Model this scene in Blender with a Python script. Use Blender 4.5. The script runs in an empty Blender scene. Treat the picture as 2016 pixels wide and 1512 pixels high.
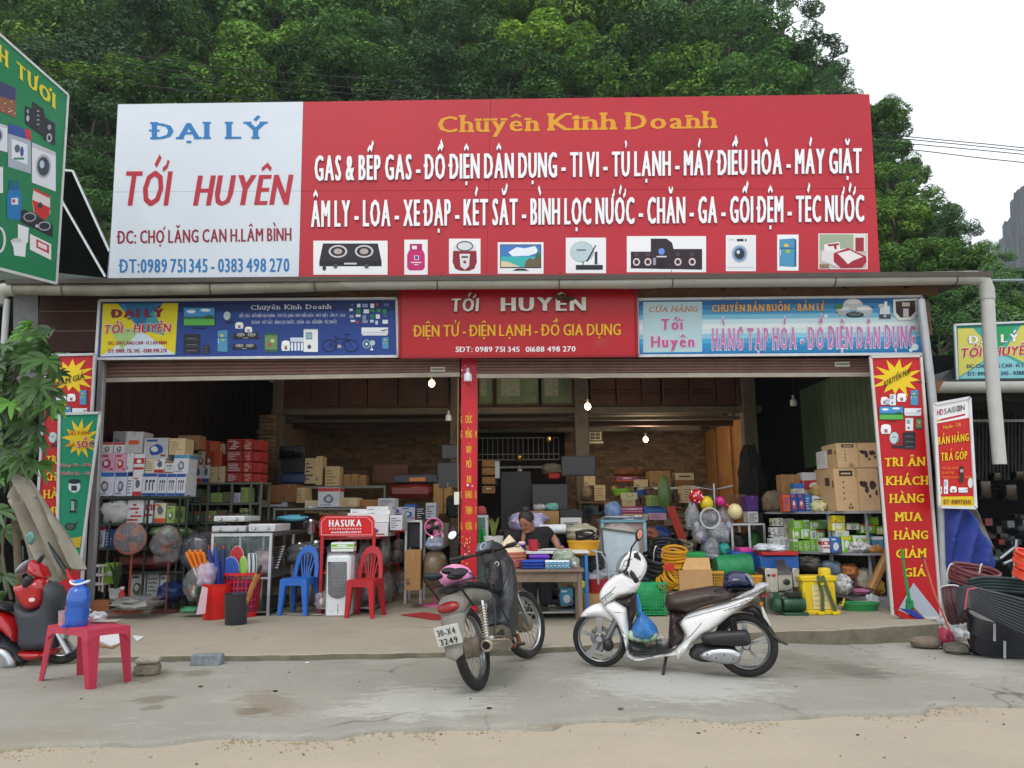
import bpy,bmesh,math,random,unicodedata
from mathutils import Vector,Matrix,geometry,noise
RN=random.Random(11)
rad=math.radians
SC=bpy.context.scene
COL=SC.collection
# ------ camera, sky, sun, exposure
CAM_H,PITCH,ROLL,FPX=1.26,9.6,0.45,1514.0
cam_data=bpy.data.cameras.new('camera')
cam_data.sensor_width=36.0
cam_data.lens=FPX/2016*36.0
cam_data.clip_end=1500
cam=bpy.data.objects.new('camera',cam_data)
CAM_M=Matrix.Translation((0,0,CAM_H))@Matrix.Rotation(rad(90+PITCH),4,'X')@Matrix.Rotation(rad(-ROLL),4,'Z')
cam.matrix_world=CAM_M
COL.objects.link(cam)
SC.camera=cam
world=bpy.data.worlds.new('World');SC.world=world;world.use_nodes=True
wn=world.node_tree;wn.nodes.clear()
SUN_EL,SUN_ROT=52,200
sky=wn.nodes.new('ShaderNodeTexSky');sky.sky_type='NISHITA';sky.sun_disc=False
sky.sun_elevation=rad(SUN_EL);sky.sun_rotation=rad(SUN_ROT);sky.dust_density=3.0;sky.altitude=300
mixw=wn.nodes.new('ShaderNodeMix');mixw.data_type='RGBA';mixw.inputs[0].default_value=0.88
mixw.inputs[7].default_value=(10.6,10.9,11.3,1)
bg=wn.nodes.new('ShaderNodeBackground');bg.inputs[1].default_value=0.128
wo=wn.nodes.new('ShaderNodeOutputWorld')
wn.links.new(sky.outputs[0],mixw.inputs[6]);wn.links.new(mixw.outputs[2],bg.inputs[0]);wn.links.new(bg.outputs[0],wo.inputs[0])
sd=bpy.data.lights.new('sun','SUN');sd.energy=0.9;sd.angle=rad(28);sd.color=(1.0,.97,.92)
sun=bpy.data.objects.new('sun',sd);COL.objects.link(sun)
_az=rad(SUN_ROT)
_d=Vector((math.sin(_az)*math.cos(rad(SUN_EL)),math.cos(_az)*math.cos(rad(SUN_EL)),math.sin(rad(SUN_EL))))
sun.rotation_euler=_d.to_track_quat('Z','Y').to_euler()
SC.view_settings.view_transform='Standard';SC.view_settings.look='None'
SC.view_settings.gamma=1.0;SC.view_settings.exposure=0.08
SC.render.engine='CYCLES'
SC.cycles.use_denoising=True
SC.cycles.max_bounces=7;SC.cycles.diffuse_bounces=4;SC.cycles.glossy_bounces=3
SC.cycles.transparent_max_bounces=12;SC.cycles.transmission_bounces=6
SC.cycles.caustics_reflective=False;SC.cycles.caustics_refractive=False
SC.cycles.sample_clamp_indirect=6.0
# ------ geometry of the place
CAM_P=Vector((0,0,CAM_H));CAM_R=CAM_M.to_3x3()
def ray(px,py):
 return(CAM_R@Vector(((px-1008)/FPX,(756-py)/FPX,-1.0)))
def P(px,py,Y):
 "point of the vertical plane at depth Y"
 d=ray(px,py);return CAM_P+d*(Y/d.y)
def G(px,py,z=0.1):
 "point of the level at height z"
 d=ray(px,py);return CAM_P+d*((z-CAM_H)/d.z)
class Pl:
 "a plane given by an origin and two directions; local coordinates (a, b, h)"
 def __init__(s,o,u,w=None):
  s.o=Vector(o);s.u=Vector(u).normalized();s.w=Vector(w or(0,0,1)).normalized()
  s.n=s.u.cross(s.w).normalized()
  if s.n.dot(CAM_P-s.o)<0:s.n=-s.n
  s.w=(s.w-s.u*s.w.dot(s.u)).normalized()
 def px(s,x,y,h=0.0):
  d=ray(x,y);o=s.o+s.n*0
  return CAM_P+d*((o-CAM_P).dot(s.n)/d.dot(s.n))+s.n*h
 def ab(s,x,y,h=0.0):
  d=ray(x,y);o=s.o+s.n*h
  q=CAM_P+d*((o-CAM_P).dot(s.n)/d.dot(s.n))-s.o
  return(q.dot(s.u),q.dot(s.w))
 def at(s,a,b,h=0.0):
  return s.o+s.u*a+s.w*b+s.n*h
def PY(Y):return Pl((0,Y,0),(1,0,0))
SLAB=0.10
def yard_z(x,y=8):
 t=max(0,min(1,(x-.4)/4.2));return.05-.125*t*t*(3-2*t)
def GY(px,py):
 p=G(px,py,0)
 for _ in range(6):p=G(px,py,yard_z(p.x,p.y))
 return p
def rect(x0,y0,x1,y1,Y):
 a=P((x0+x1)/2,y0,Y);b=P((x0+x1)/2,y1,Y);c=P(x0,(y0+y1)/2,Y);d=P(x1,(y0+y1)/2,Y)
 return c.x,d.x,b.z,a.z
def lin(c):
 if isinstance(c,str):
  c=c.lstrip('#');c=[int(c[i:i+2],16)/255 for i in(0,2,4)]
  return tuple((v/12.92 if v<=.04045 else((v+.055)/1.055)**2.4)for v in c)
 return tuple(c)
MATS={}
def mat(c,rough=.6,metal=0.,var=.10,scale=9.,bump=.0,dirt=0.,dirtc='8a7a60',alpha=1.,trans=0.,emit=0.,coat=0.,tr=0.,spec=.5,bscale=None,name=None,dscale=1.6,isl=0.):
 key=(c if isinstance(c,str)else tuple(c),rough,metal,var,scale,bump,dirt,dirtc,alpha,trans,emit,coat,tr,spec,bscale,dscale,isl)
 if key in MATS:return MATS[key]
 m=bpy.data.materials.new(name or 'surface_'+(c if isinstance(c,str)else 'tone'));MATS[key]=m
 m.use_nodes=True;t=m.node_tree;N=t.nodes;L=t.links
 b=N['Principled BSDF'];rgb=lin(c)
 b.inputs['Roughness'].default_value=rough;b.inputs['Metallic'].default_value=metal
 b.inputs['Specular IOR Level'].default_value=spec
 if coat:b.inputs['Coat Weight'].default_value=coat;b.inputs['Coat Roughness'].default_value=.08
 if trans:b.inputs['Transmission Weight'].default_value=trans
 if emit:b.inputs['Emission Color'].default_value=(*rgb,1);b.inputs['Emission Strength'].default_value=emit
 tc=N.new('ShaderNodeTexCoord')
 nz=N.new('ShaderNodeTexNoise');nz.inputs['Scale'].default_value=scale;nz.inputs['Detail'].default_value=5
 nz.inputs['Roughness'].default_value=.65
 L.new(tc.outputs['Object'],nz.inputs['Vector'])
 mx=N.new('ShaderNodeMix');mx.data_type='RGBA'
 mx.inputs[6].default_value=(*[max(0,v*(1-var))for v in rgb],1)
 mx.inputs[7].default_value=(*[min(1,v*(1+var)+.004*var)for v in rgb],1)
 mr=N.new('ShaderNodeMapRange');mr.inputs[1].default_value=.32;mr.inputs[2].default_value=.68
 L.new(nz.outputs[0],mr.inputs[0]);L.new(mr.outputs[0],mx.inputs[0])
 out=mx.outputs[2]
 if isl:
  g=N.new('ShaderNodeNewGeometry');m3=N.new('ShaderNodeMapRange')
  m3 .inputs[3].default_value=1-isl;m3 .inputs[4].default_value=1+isl
  L.new(g.outputs['Random Per Island'],m3 .inputs[0])
  vm=N.new('ShaderNodeVectorMath');vm.operation='SCALE'
  L.new(out,vm.inputs[0]);L.new(m3 .outputs[0],vm.inputs['Scale']);out=vm.outputs[0]
 if dirt:
  n2=N.new('ShaderNodeTexNoise');n2 .inputs['Scale'].default_value=dscale;n2 .inputs['Detail'].default_value=8
  n2 .inputs['Roughness'].default_value=.7
  L.new(tc.outputs['Object'],n2 .inputs['Vector'])
  m2=N.new('ShaderNodeMapRange');m2 .inputs[1].default_value=.62-.28*dirt;m2 .inputs[2].default_value=.95-.3*dirt
  m2 .inputs[4].default_value=min(1,.35+dirt*.6)
  L.new(n2 .outputs[0],m2 .inputs[0])
  x2=N.new('ShaderNodeMix');x2 .data_type='RGBA';x2 .inputs[7].default_value=(*lin(dirtc),1)
  L.new(m2 .outputs[0],x2 .inputs[0]);L.new(out,x2 .inputs[6]);out=x2 .outputs[2]
  r2=N.new('ShaderNodeMix');r2 .inputs[2].default_value=rough;r2 .inputs[3].default_value=.85
  L.new(m2 .outputs[0],r2 .inputs[0]);L.new(r2 .outputs[0],b.inputs['Roughness'])
 L.new(out,b.inputs['Base Color'])
 if bump:
  n3=N.new('ShaderNodeTexNoise');n3 .inputs['Scale'].default_value=bscale or scale*4;n3 .inputs['Detail'].default_value=6
  L.new(tc.outputs['Object'],n3 .inputs['Vector'])
  bp=N.new('ShaderNodeBump');bp.inputs['Strength'].default_value=min(1,bump);bp.inputs['Distance'].default_value=.01
  L.new(n3 .outputs[0],bp.inputs['Height']);L.new(bp.outputs[0],b.inputs['Normal'])
 if alpha<1:b.inputs['Alpha'].default_value=alpha
 if tr:
  ts=N.new('ShaderNodeBsdfTranslucent');L.new(out,ts.inputs[0])
  ms=N.new('ShaderNodeMixShader');ms.inputs[0].default_value=tr
  o=N['Material Output'];L.new(b.outputs[0],ms.inputs[1]);L.new(ts.outputs[0],ms.inputs[2]);L.new(ms.outputs[0],o.inputs[0])
 return m
def plastic(c,**k):return mat(c,**{**dict(rough=.38,var=.05,scale=5),**k})
def paint(c,**k):return mat(c,**{**dict(rough=.42,var=.07,scale=3,dirt=.12,dirtc='6b5f50'),**k})
def card(c,**k):return mat(c,**{**dict(rough=.8,var=.08,scale=12,bump=.1),**k})
def metal(c='b8bcc0',**k):return mat(c,**{**dict(rough=.35,metal=1.,var=.12,scale=20),**k})
def clearbag(c='dfe6ee',a=.38,rough=.12):return mat(c,rough=rough,alpha=a,var=.2,scale=12,bump=.9,bscale=9,spec=.9)
# ------ objects
ROOTM={}
def rootof(o):
 while o.parent:o=o.parent
 return o
def props(o,label=None,cat=None,group=None,kind=None):
 while label and len(label.split())>16 and ' the ' in label:label=label.replace(' the ',' ',1)
 if label:o['label']=label
 if cat:o['category']=cat
 if group:o['group']=group
 if kind:o['kind']=kind
 return o
def thing(name,label,cat,loc=(0,0,0),rz=0.,group=None):
 o=bpy.data.objects.new(name,None);o.empty_display_size=.1
 COL.objects.link(o);o.location=loc;o.rotation_euler=(0,0,rz)
 ROOTM[o.name]=Matrix.Translation(Vector(loc))@Matrix.Rotation(rz,4,'Z')
 return props(o,label,cat,group)
def kids(o):return KIDS.get(o.name,[])
KIDS={}
def adopt(o,parent):
 o.parent=parent;KIDS.setdefault(parent.name,[]).append(o)
def copytree(o,parent=None):
 c=o.copy();COL.objects.link(c)
 if parent:adopt(c,parent)
 for ch in kids(o):copytree(ch,c)
 return c
def dup(root,loc,rz=0.,label=None,group=None,sc=None):
 r=copytree(root);r.location=loc;r.rotation_euler=(0,0,rz)
 if sc:r.scale=(sc,sc,sc)if not hasattr(sc,'__len__')else sc
 if label:r['label']=label
 if group:r['group']=group
 return r
def sharp(me,ang=38):
 n=len(me.polygons);me.polygons.foreach_set('use_smooth',[True]*n)
 me.set_sharp_from_angle(angle=rad(ang))
class MB:
 def __init__(s):s.v=[];s.f=[];s.fm=[];s.mats=[]
 def mi(s,m):
  if m is None:m=s.mats[-1]if s.mats else mat('888888')
  if m not in s.mats:s.mats.append(m)
  return s.mats.index(m)
 def add(s,vs,fs,m=None):
  k=len(s.v);i=s.mi(m)
  s.v.extend([tuple(v)for v in vs]);s.f.extend([tuple(k+a for a in f)for f in fs]);s.fm.extend([i]*len(fs));return s
 def box(s,x0,x1,y0,y1,z0,z1,m=None,c=0.,M=None):
  x0,x1=min(x0,x1),max(x0,x1);y0,y1=min(y0,y1),max(y0,y1);z0,z1=min(z0,z1),max(z0,z1)
  if c:
   c=min(c,(x1-x0)*.45,(y1-y0)*.45,(z1-z0)*.45)
   vs=[];idx={}
   for i,X in enumerate((x0,x1)):
    for j,Y in enumerate((y0,y1)):
     for k,Z in enumerate((z0,z1)):
      sx,sy,sz=(1,-1)[i],(1,-1)[j],(1,-1)[k]
      for ax in range(3):
       idx[(i,j,k,ax)]=len(vs)
       vs.append((X+(0 if ax==0 else sx*c),Y+(0 if ax==1 else sy*c),Z+(0 if ax==2 else sz*c)))
   fs=[]
   for i in(0,1):q=[idx[(i,0,0,0)],idx[(i,1,0,0)],idx[(i,1,1,0)],idx[(i,0,1,0)]];fs.append(q if i else q[::-1])
   for j in(0,1):q=[idx[(0,j,0,1)],idx[(1,j,0,1)],idx[(1,j,1,1)],idx[(0,j,1,1)]];fs.append(q[::-1]if j else q)
   for k in(0,1):q=[idx[(0,0,k,2)],idx[(1,0,k,2)],idx[(1,1,k,2)],idx[(0,1,k,2)]];fs.append(q if k else q[::-1])
   for i in(0,1):
    for j in(0,1):
     q=[idx[(i,j,0,0)],idx[(i,j,1,0)],idx[(i,j,1,1)],idx[(i,j,0,1)]];fs.append(q if i!=j else q[::-1])
     q=[idx[(i,0,j,0)],idx[(i,1,j,0)],idx[(i,1,j,2)],idx[(i,0,j,2)]];fs.append(q if i==j else q[::-1])
     q=[idx[(0,i,j,1)],idx[(1,i,j,1)],idx[(1,i,j,2)],idx[(0,i,j,2)]];fs.append(q if i!=j else q[::-1])
     for k in(0,1):
      q=[idx[(i,j,k,0)],idx[(i,j,k,1)],idx[(i,j,k,2)]];fs.append(q if(i+j+k)%2 else q[::-1])
  else:
   vs=[(x0,y0,z0),(x1,y0,z0),(x1,y1,z0),(x0,y1,z0),(x0,y0,z1),(x1,y0,z1),(x1,y1,z1),(x0,y1,z1)]
   fs=[(0,3,2,1),(4,5,6,7),(0,1,5,4),(1,2,6,5),(2,3,7,6),(3,0,4,7)]
  if M is not None:vs=[M@Vector(v)for v in vs]
  return s.add(vs,fs,m)
 def bar(s,a,b,w,h,m=None,c=0.,up=(0,0,1)):
  a=Vector(a);b=Vector(b);d=b-a;L=d.length
  if L<1e-6:return s
  x=d/L;y=Vector(up).cross(x)
  if y.length<1e-4:y=Vector((0,1,0)).cross(x)
  y.normalize();z=x.cross(y)
  M=Matrix((x,y,z)).transposed().to_4x4();M.translation=a
  return s.box(0,L,-w/2,w/2,-h/2,h/2,m,c,M)
 def prism(s,pts,vec,m=None):
  pts=[Vector(p)for p in pts];vec=Vector(vec);n=len(pts)
  vs=pts+[p+vec for p in pts]
  nn=Vector((0,0,0))
  for i in range(n):nn+=(pts[i]-pts[0]).cross(pts[(i+1)%n]-pts[0])
  fl=nn.dot(vec)>0
  a=tuple(range(n));b=tuple(range(n,2*n))
  fs=[a[::-1]if fl else a,b if fl else b[::-1]]
  for i in range(n):
   q=(i,(i+1)%n,n+(i+1)%n,n+i);fs.append(q if fl else q[::-1])
  return s.add(vs,fs,m)
 def face(s,pts,m=None):return s.add(pts,[tuple(range(len(pts)))],m)
 def tube(s,path,r,m=None,n=8,closed=False,cap=True,flat=1.):
  path=[Vector(p)for p in path];k=len(path)
  rs=r if hasattr(r,'__len__')else[r]*k
  vs=[];fs=[];ref=None
  for i,p in enumerate(path):
   if closed:t=path[(i+1)%k]-path[i-1]
   else:t=path[min(i+1,k-1)]-path[max(i-1,0)]
   if t.length<1e-9:t=Vector((0,0,1))
   t.normalize()
   if ref is None:
    ref=Vector((0,0,1))if abs(t.z)<.9 else Vector((1,0,0))
   u=ref-t*ref.dot(t)
   if u.length<1e-5:u=Vector((0,1,0))
   u.normalize();w=t.cross(u);ref=u
   for j in range(n):
    a=2*math.pi*j/n
    vs.append(p+(u*math.cos(a)*flat+w*math.sin(a))*rs[i])
  for i in range(k if closed else k-1):
   i2=(i+1)%k
   for j in range(n):fs.append((i*n+j,i*n+(j+1)%n,i2*n+(j+1)%n,i2*n+j))
  if cap and not closed:fs+=[tuple(range(n))[::-1],tuple(range((k-1)*n,k*n))]
  return s.add(vs,fs,m)
 def lathe(s,prof,m=None,n=20,o=(0,0,0),M=None,a0=0.,a1=2*math.pi):
  o=Vector(o);vs=[];fs=[];full=abs(a1-a0-2*math.pi)<1e-6;nn=n if full else n+1
  for r,z in prof:
   for j in range(nn):
    a=a0+(a1-a0)*j/n;p=Vector((r*math.cos(a),r*math.sin(a),z))
    vs.append((M@p if M is not None else p)+o)
  for i in range(len(prof)-1):
   for j in range(n):
    j2=(j+1)%nn
    fs.append((i*nn+j,i*nn+j2,(i+1)*nn+j2,(i+1)*nn+j))
  return s.add(vs,fs,m)
 def ball(s,c,rx,ry=None,rz=None,m=None,n=14,k=9,M=None):
  ry=ry or rx;rz=rz or rx;c=Vector(c);vs=[];fs=[]
  for i in range(k+1):
   t=math.pi*i/k
   for j in range(n):
    a=2*math.pi*j/n
    p=Vector((rx*math.sin(t)*math.cos(a),ry*math.sin(t)*math.sin(a),rz*math.cos(t)))
    vs.append((M@p if M is not None else p)+c)
  for i in range(k):
   for j in range(n):fs.append((i*n+j,(i+1)*n+j,(i+1)*n+(j+1)%n,i*n+(j+1)%n))
  return s.add(vs,fs,m)
 def grid(s,fn,nu,nv,m=None):
  vs=[fn(i/nu,j/nv)for j in range(nv+1)for i in range(nu+1)]
  fs=[(j*(nu+1)+i,j*(nu+1)+i+1,(j+1)*(nu+1)+i+1,(j+1)*(nu+1)+i)for j in range(nv)for i in range(nu)]
  return s.add(vs,fs,m)
 def build(s,name,parent=None,ang=38,world=False,kind=None,label=None):
  me=bpy.data.meshes.new(name);V=s.v
  if parent is not None:
   Mi=ROOTM[rootof(parent).name].inverted();V=[Mi@Vector(v)for v in V]if not world else V
  me.from_pydata([tuple(v)for v in V],[],s.f)
  for m in s.mats:me.materials.append(m)
  if len(s.mats)>1:me.polygons.foreach_set('material_index',s.fm)
  me.update()
  if ang:sharp(me,ang)
  o=bpy.data.objects.new(name,me);COL.objects.link(o)
  if parent is not None:adopt(o,parent)
  if kind:o['kind']=kind
  if label:o['label']=label
  return o
 def local(s,name,parent,**k):return s.build(name,parent,world=True,**k)
def solo(mb,name,label,cat,group=None,kind=None,**k):
 "a thing that is one mesh: origin moved to its base"
 xs=[v[0]for v in mb.v];ys=[v[1]for v in mb.v];z0=min(v[2]for v in mb.v)
 o=Vector(((min(xs)+max(xs))/2,(min(ys)+max(ys))/2,z0))
 mb.v=[(v[0]-o.x,v[1]-o.y,v[2]-o.z)for v in mb.v]
 ob=mb.build(name,**k);ob.location=o
 return props(ob,label,cat,group,kind)
def structure(mb,name,**k):
 ob=mb.build(name,**k);ob['kind']='structure';return ob
def clean(pts):
 out=[]
 for p in pts:
  if not out or(Vector(p[:2])-Vector(out[-1][:2])).length>1e-5:out.append(p)
 return out
def spline(pts,n=4,closed=True):
 "Catmull-Rom through 2-D or 3-D points"
 k=len(pts);out=[]
 pts=[Vector(p)for p in pts]
 rng=range(k)if closed else range(k-1)
 for i in rng:
  if closed:p0,p1,p2,p3=pts[i-1],pts[i],pts[(i+1)%k],pts[(i+2)%k]
  else:p0,p1,p2,p3=pts[max(i-1,0)],pts[i],pts[i+1],pts[min(i+2,k-1)]
  for j in range(n):
   t=j/n
   out.append(.5*((2*p1)+(p2-p0)*t+(2*p0-5*p1+4*p2-p3)*t*t+(3*p1-p0-3*p2+p3)*t**3))
 if not closed:out.append(pts[-1])
 return out
def puff(mb,outline,at,W,R,m=None,step=None,both=True,back=None,shape=None):
 """a rounded solid over a 2-D outline: at(a, b, h) gives the point; the surface swells to W over R from the rim"""
 ol=[Vector(p[:2])for p in outline];n=len(ol)
 area=sum(ol[i].x*ol[(i+1)%n].y-ol[(i+1)%n].x*ol[i].y for i in range(n))
 if area<0:ol.reverse()
 segs=[]
 xs=[p.x for p in ol];ys=[p.y for p in ol]
 step=step or max(max(xs)-min(xs),max(ys)-min(ys))/22
 rim=[]
 for i in range(n):
  a,b=ol[i],ol[(i+1)%n];k=max(1,int((b-a).length/step))
  for j in range(k):rim.append(a.lerp(b,j/k))
 nr=len(rim)
 def dist(p):
  best=1e9
  for i in range(nr):
   a,b=rim[i],rim[(i+1)%nr];ab=b-a;L=ab.length_squared
   t=max(0,min(1,(p-a).dot(ab)/L))if L else 0
   d=(p-(a+ab*t)).length_squared
   if d<best:best=d
  return math.sqrt(best)
 def inside(p):
  c=False
  for i in range(nr):
   a,b=rim[i],rim[i-1]
   if(a.y>p.y)!=(b.y>p.y)and p.x<(b.x-a.x)*(p.y-a.y)/(b.y-a.y)+a.x:c=not c
  return c
 inner=[];ds=[]
 for f in(.12,.35):
  d=R*f
  for i in range(nr):
   t=(rim[(i+1)%nr]-rim[i-1]);
   if t.length<1e-9:continue
   t.normalize();q=rim[i]+Vector((-t.y,t.x))*d
   if inside(q):
    dd=dist(q)
    if dd>d*.85:inner.append(q);ds.append(dd)
 y=min(ys)+step/2;row=0
 while y<max(ys):
  x=min(xs)+step/2*(1+row%2)
  while x<max(xs):
   q=Vector((x,y))
   if inside(q):
    dd=dist(q)
    if dd>max(R*.5,step*.35):inner.append(q);ds.append(dd)
   x+=step
  y+=step*.87;row+=1
 pts=rim+inner;dd=[0]*nr+ds
 edges=[(i,(i+1)%nr)for i in range(nr)]
 ov,oe,of,vo,_,_=geometry.delaunay_2d_cdt(pts,edges,[tuple(range(nr))],1,1e-7)
 hh=[]
 for i,o in enumerate(vo):
  d=dd[o[0]]if o else 0
  t=min(d/R,1);h=math.sqrt(max(0,1-(1-t)**2))
  if shape:h*=shape(ov[i].x,ov[i].y)
  hh.append(h*W)
 fs=[tuple(f)for f in of]
 mb.add([at(p.x,p.y,h)for p,h in zip(ov,hh)],fs,m)
 if both:
  mb.add([at(p.x,p.y,-h if back is None else back)for p,h in zip(ov,hh)],[f[::-1]for f in fs],m)
 return mb
GLY={}
SERIF={'H':'blbrtltr','I':'bctc','L':'bltl','T':'bc','U':'tltr','N':'tlbltr','M':'tltrblbr','A':'blbr','Y':'tltrbc','K':'tlblbrtr','R':'tlblbr','D':'tlbl','E':'tlbl','P':'tlbl','V':'tltr','B':'tlbl','h':'tlblbr','u':'xlxrbr','y':'xlxr','n':'xlblbr','i':'xlbc','a':'br','m':'xlblbcbr'}
def need(chars,offs):
 jobs=[(c,o)for o in offs for c in sorted(set(chars))if c!=' ' and(c,o)not in GLY]
 obs=[]
 for c,o in jobs:
  cu=bpy.data.curves.new('t','FONT');cu.body=c;cu.size=1;cu.offset=o;cu.resolution_u=2;cu.fill_mode='FRONT'
  ob=bpy.data.objects.new('t',cu);COL.objects.link(ob);obs.append((c,o,cu,ob))
 dg=bpy.context.evaluated_depsgraph_get();dg.update()
 for c,o,cu,ob in obs:
  me=bpy.data.meshes.new_from_object(ob.evaluated_get(dg))
  GLY[(c,o)]=([(v.co.x,v.co.y)for v in me.vertices],[tuple(p.vertices)for p in me.polygons])
  bpy.data.meshes.remove(me);bpy.data.objects.remove(ob);bpy.data.curves.remove(cu)
def stroke(pts,w):
 "a thick polyline as quads"
 out=[]
 for(ax,ay),(bx,by)in zip(pts,pts[1:]):
  d=Vector((bx-ax,by-ay));d.normalize();n=Vector((-d.y,d.x))*w/2;d*=w*.25
  out.append(([(ax+n.x-d.x,ay+n.y-d.y),(ax-n.x-d.x,ay-n.y-d.y),(bx-n.x+d.x,by-n.y+d.y),(bx+n.x+d.x,by+n.y+d.y)],[(0,1,2,3)]))
 return out
def layout(txt,off=.02,track=.06,serif=0.,space=.27,grow=0.):
 """characters side by side, cap height 1; returns list of pieces (verts, faces) and total width"""
 o1=0.0;sh=off-o1;CH=.727+o1*2;x=0;out=[]
 dec=[(c,unicodedata.normalize('NFD',c))for c in txt]
 need([d[0].replace('Đ','D').replace('đ','d').replace('ı','i')if c!=' ' else ' ' for c,d in dec],{o1})
 ring=[(math.cos(k*math.pi/4)*grow,math.sin(k*math.pi/4)*grow)for k in range(8)]if grow else[(0,0)]
 for c,d in dec:
  if c==' ':x+=space;continue
  b=d[0].replace('Đ','D').replace('đ','d');vs,fs=GLY[(b,o1)]
  if not vs:x+=space;continue
  x0=min(v[0]for v in vs);x1=max(v[0]for v in vs);w=x1-x0+2*sh;ox=x-x0+sh
  pieces=[]
  for dx in([-sh,0,sh]if sh>.004 else[0]):pieces.append(([(v[0]+ox+dx,v[1])for v in vs],list(fs)))
  W_=.085+off*.9;low=b in 'acemnorsuvxz';top=.58 if low else.76;cx=x+w/2
  if d[0]in 'Đđ':
   y=.37 if d[0]=='Đ' else.62;xa=x-.07 if d[0]=='Đ' else x+w*.45;pieces+=stroke([(xa,y),(xa+.30,y)],.08)
  if serif:
   code=SERIF.get(b,'');hw=serif/2;sw=.045+off
   for i in range(0,len(code),2):
    yy={'b':0,'t':.727,'x':.56}[code[i]];xx={'l':x+sw,'r':x+w-sw,'c':cx}[code[i+1]]
    y0,y1=(yy-.01,yy+.085)if code[i]=='b' else(yy-.085,yy+.01)
    pieces.append(([(xx-hw,y0),(xx+hw,y0),(xx+hw,y1),(xx-hw,y1)],[(0,1,2,3)]))
  m=d[1:];hat='\u0302' in m or '\u0306' in m;q=W_*.75
  if '\u0302' in m:pieces+=stroke([(cx-.15,top+.05),(cx,top+.15),(cx+.15,top+.05)],q)
  if '\u0306' in m:pieces+=stroke([(cx-.14,top+.16),(cx-.07,top+.07),(cx+.07,top+.07),(cx+.14,top+.16)],q)
  if '\u031b' in m:pieces+=stroke([(x+w-.1,top-.04),(x+w+.02,top+.02),(x+w+.05,top+.12)],q)
  t2=top+(.10 if hat else.03);mx=cx+(.17 if hat else.02)
  if '\u0301' in m:pieces+=stroke([(mx-.03,t2+.02),(mx+.08,t2+.17)],W_)
  if '\u0300' in m:pieces+=stroke([(mx+.04,t2+.02),(mx-.09,t2+.17)],W_)
  if '\u0309' in m:pieces+=stroke([(mx,t2+.01),(mx,t2+.06),(mx+.06,t2+.1),(mx+.02,t2+.16),(mx-.05,t2+.14)],q*.8)
  if '\u0303' in m:pieces+=stroke([(cx-.15,t2+.04),(cx-.07,t2+.12),(cx+.05,t2+.05),(cx+.14,t2+.13)],q)
  if '\u0323' in m:pieces+=stroke([(cx-.055,-.13),(cx+.055,-.13)],.1)
  for V,F in pieces:
   for gx,gy in ring:out.append(([((a+gx)/CH,(b_+gy+o1)/CH)for a,b_ in V],F))
  x+=w+track
 return out,max(x-track,.01)/CH
def letters(mb,pl,txt,xl,xr,yl,yr,cap,m,off=.02,track=.06,serif=0.,h=.004,shear=0.,depth=0.,edge=None,edgew=.02,space=.27,capr=None,pix=True,side=None):
 """a line of lettering whose baseline runs between two positions of the plane, cap height in the same units"""
 def put(mb,grow,h,m,depth):
  chars,W=layout(txt,off,track,serif,space,grow)
  for k,(V,F)in enumerate(chars):
   hh=h+(k%7)*.00012
   def M(v,d=0.):
    s=v[0]/W;cp=cap if capr is None else cap+(capr-cap)*s
    X=xl+(xr-xl)*s+shear*v[1]*cp;Yb=yl+(yr-yl)*s-v[1]*cp if pix else yl+(yr-yl)*s+v[1]*cp
    return pl.px(X,Yb,hh+d)if pix else pl.at(X,Yb,hh+d)
   if depth:
    ec={}
    for f in F:
     for i in range(len(f)):
      e=tuple(sorted((f[i],f[(i+1)%len(f)])));ec[e]=ec.get(e,0)+1
    a=[M(v)for v in V];b=[M(v,depth)for v in V];n=len(V)
    mb.add(b,F,m);sf=[]
    for f in F:
     for i in range(len(f)):
      p,q=f[i],f[(i+1)%len(f)]
      if ec[tuple(sorted((p,q)))]==1:sf.append((p,q,q+n,p+n))
    mb.add(a+b,sf,side or m)
   else:mb.add([M(v)for v in V],F,m)
 if edge:put(mb,edgew,h,edge,0);h+=.0011
 put(mb,0,h,m,depth)
 return mb
class Print:
 def __init__(s,pl,h=.003):s.pl=pl;s.mb=MB();s.h=h
 def poly(s,pts,m):
  s.h+=.0004;v=[s.pl.px(x,y,s.h)for x,y in pts]
  if(v[1]-v[0]).cross(v[2]-v[0]).dot(s.pl.n)<0:v.reverse()
  s.mb.face(v,m);return s
 def rect(s,x0,y0,x1,y1,m,sk=0.):return s.poly([(x0,y0),(x1,y0-sk),(x1,y1-sk),(x0,y1)],m)
 def oval(s,cx,cy,rx,ry,m,n=18,a0=0,a1=360):
  return s.poly([(cx+rx*math.cos(rad(a0+(a1-a0)*i/n)),cy+ry*math.sin(rad(a0+(a1-a0)*i/n)))for i in range(n+(a1-a0<360))],m)
 def ring(s,cx,cy,rx,ry,w,m,n=18):
  s.h+=.0004
  for i in range(n):
   a,b=2*math.pi*i/n,2*math.pi*(i+1)/n
   s.mb.face([s.pl.px(cx+(rx-k)*math.cos(t),cy+(ry-k)*math.sin(t),s.h)for t,k in((a,0),(b,0),(b,w),(a,w))],m)
  return s
 def line(s,x0,y0,x1,y1,w,m):
  d=Vector((x1-x0,y1-y0));L=d.length or 1;n=Vector((-d.y,d.x))/L*w/2
  return s.poly([(x0+n.x,y0+n.y),(x1+n.x,y1+n.y),(x1-n.x,y1-n.y),(x0-n.x,y0-n.y)],m)
 def frame(s,x0,y0,x1,y1,w,m):
  for q in((x0,y0,x1,y0+w),(x0,y1-w,x1,y1),(x0,y0+w,x0+w,y1-w),(x1-w,y0+w,x1,y1-w)):s.rect(*q,m)
  return s
 def build(s,name,parent,**k):return s.mb.build(name,parent,ang=0,**k)
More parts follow.
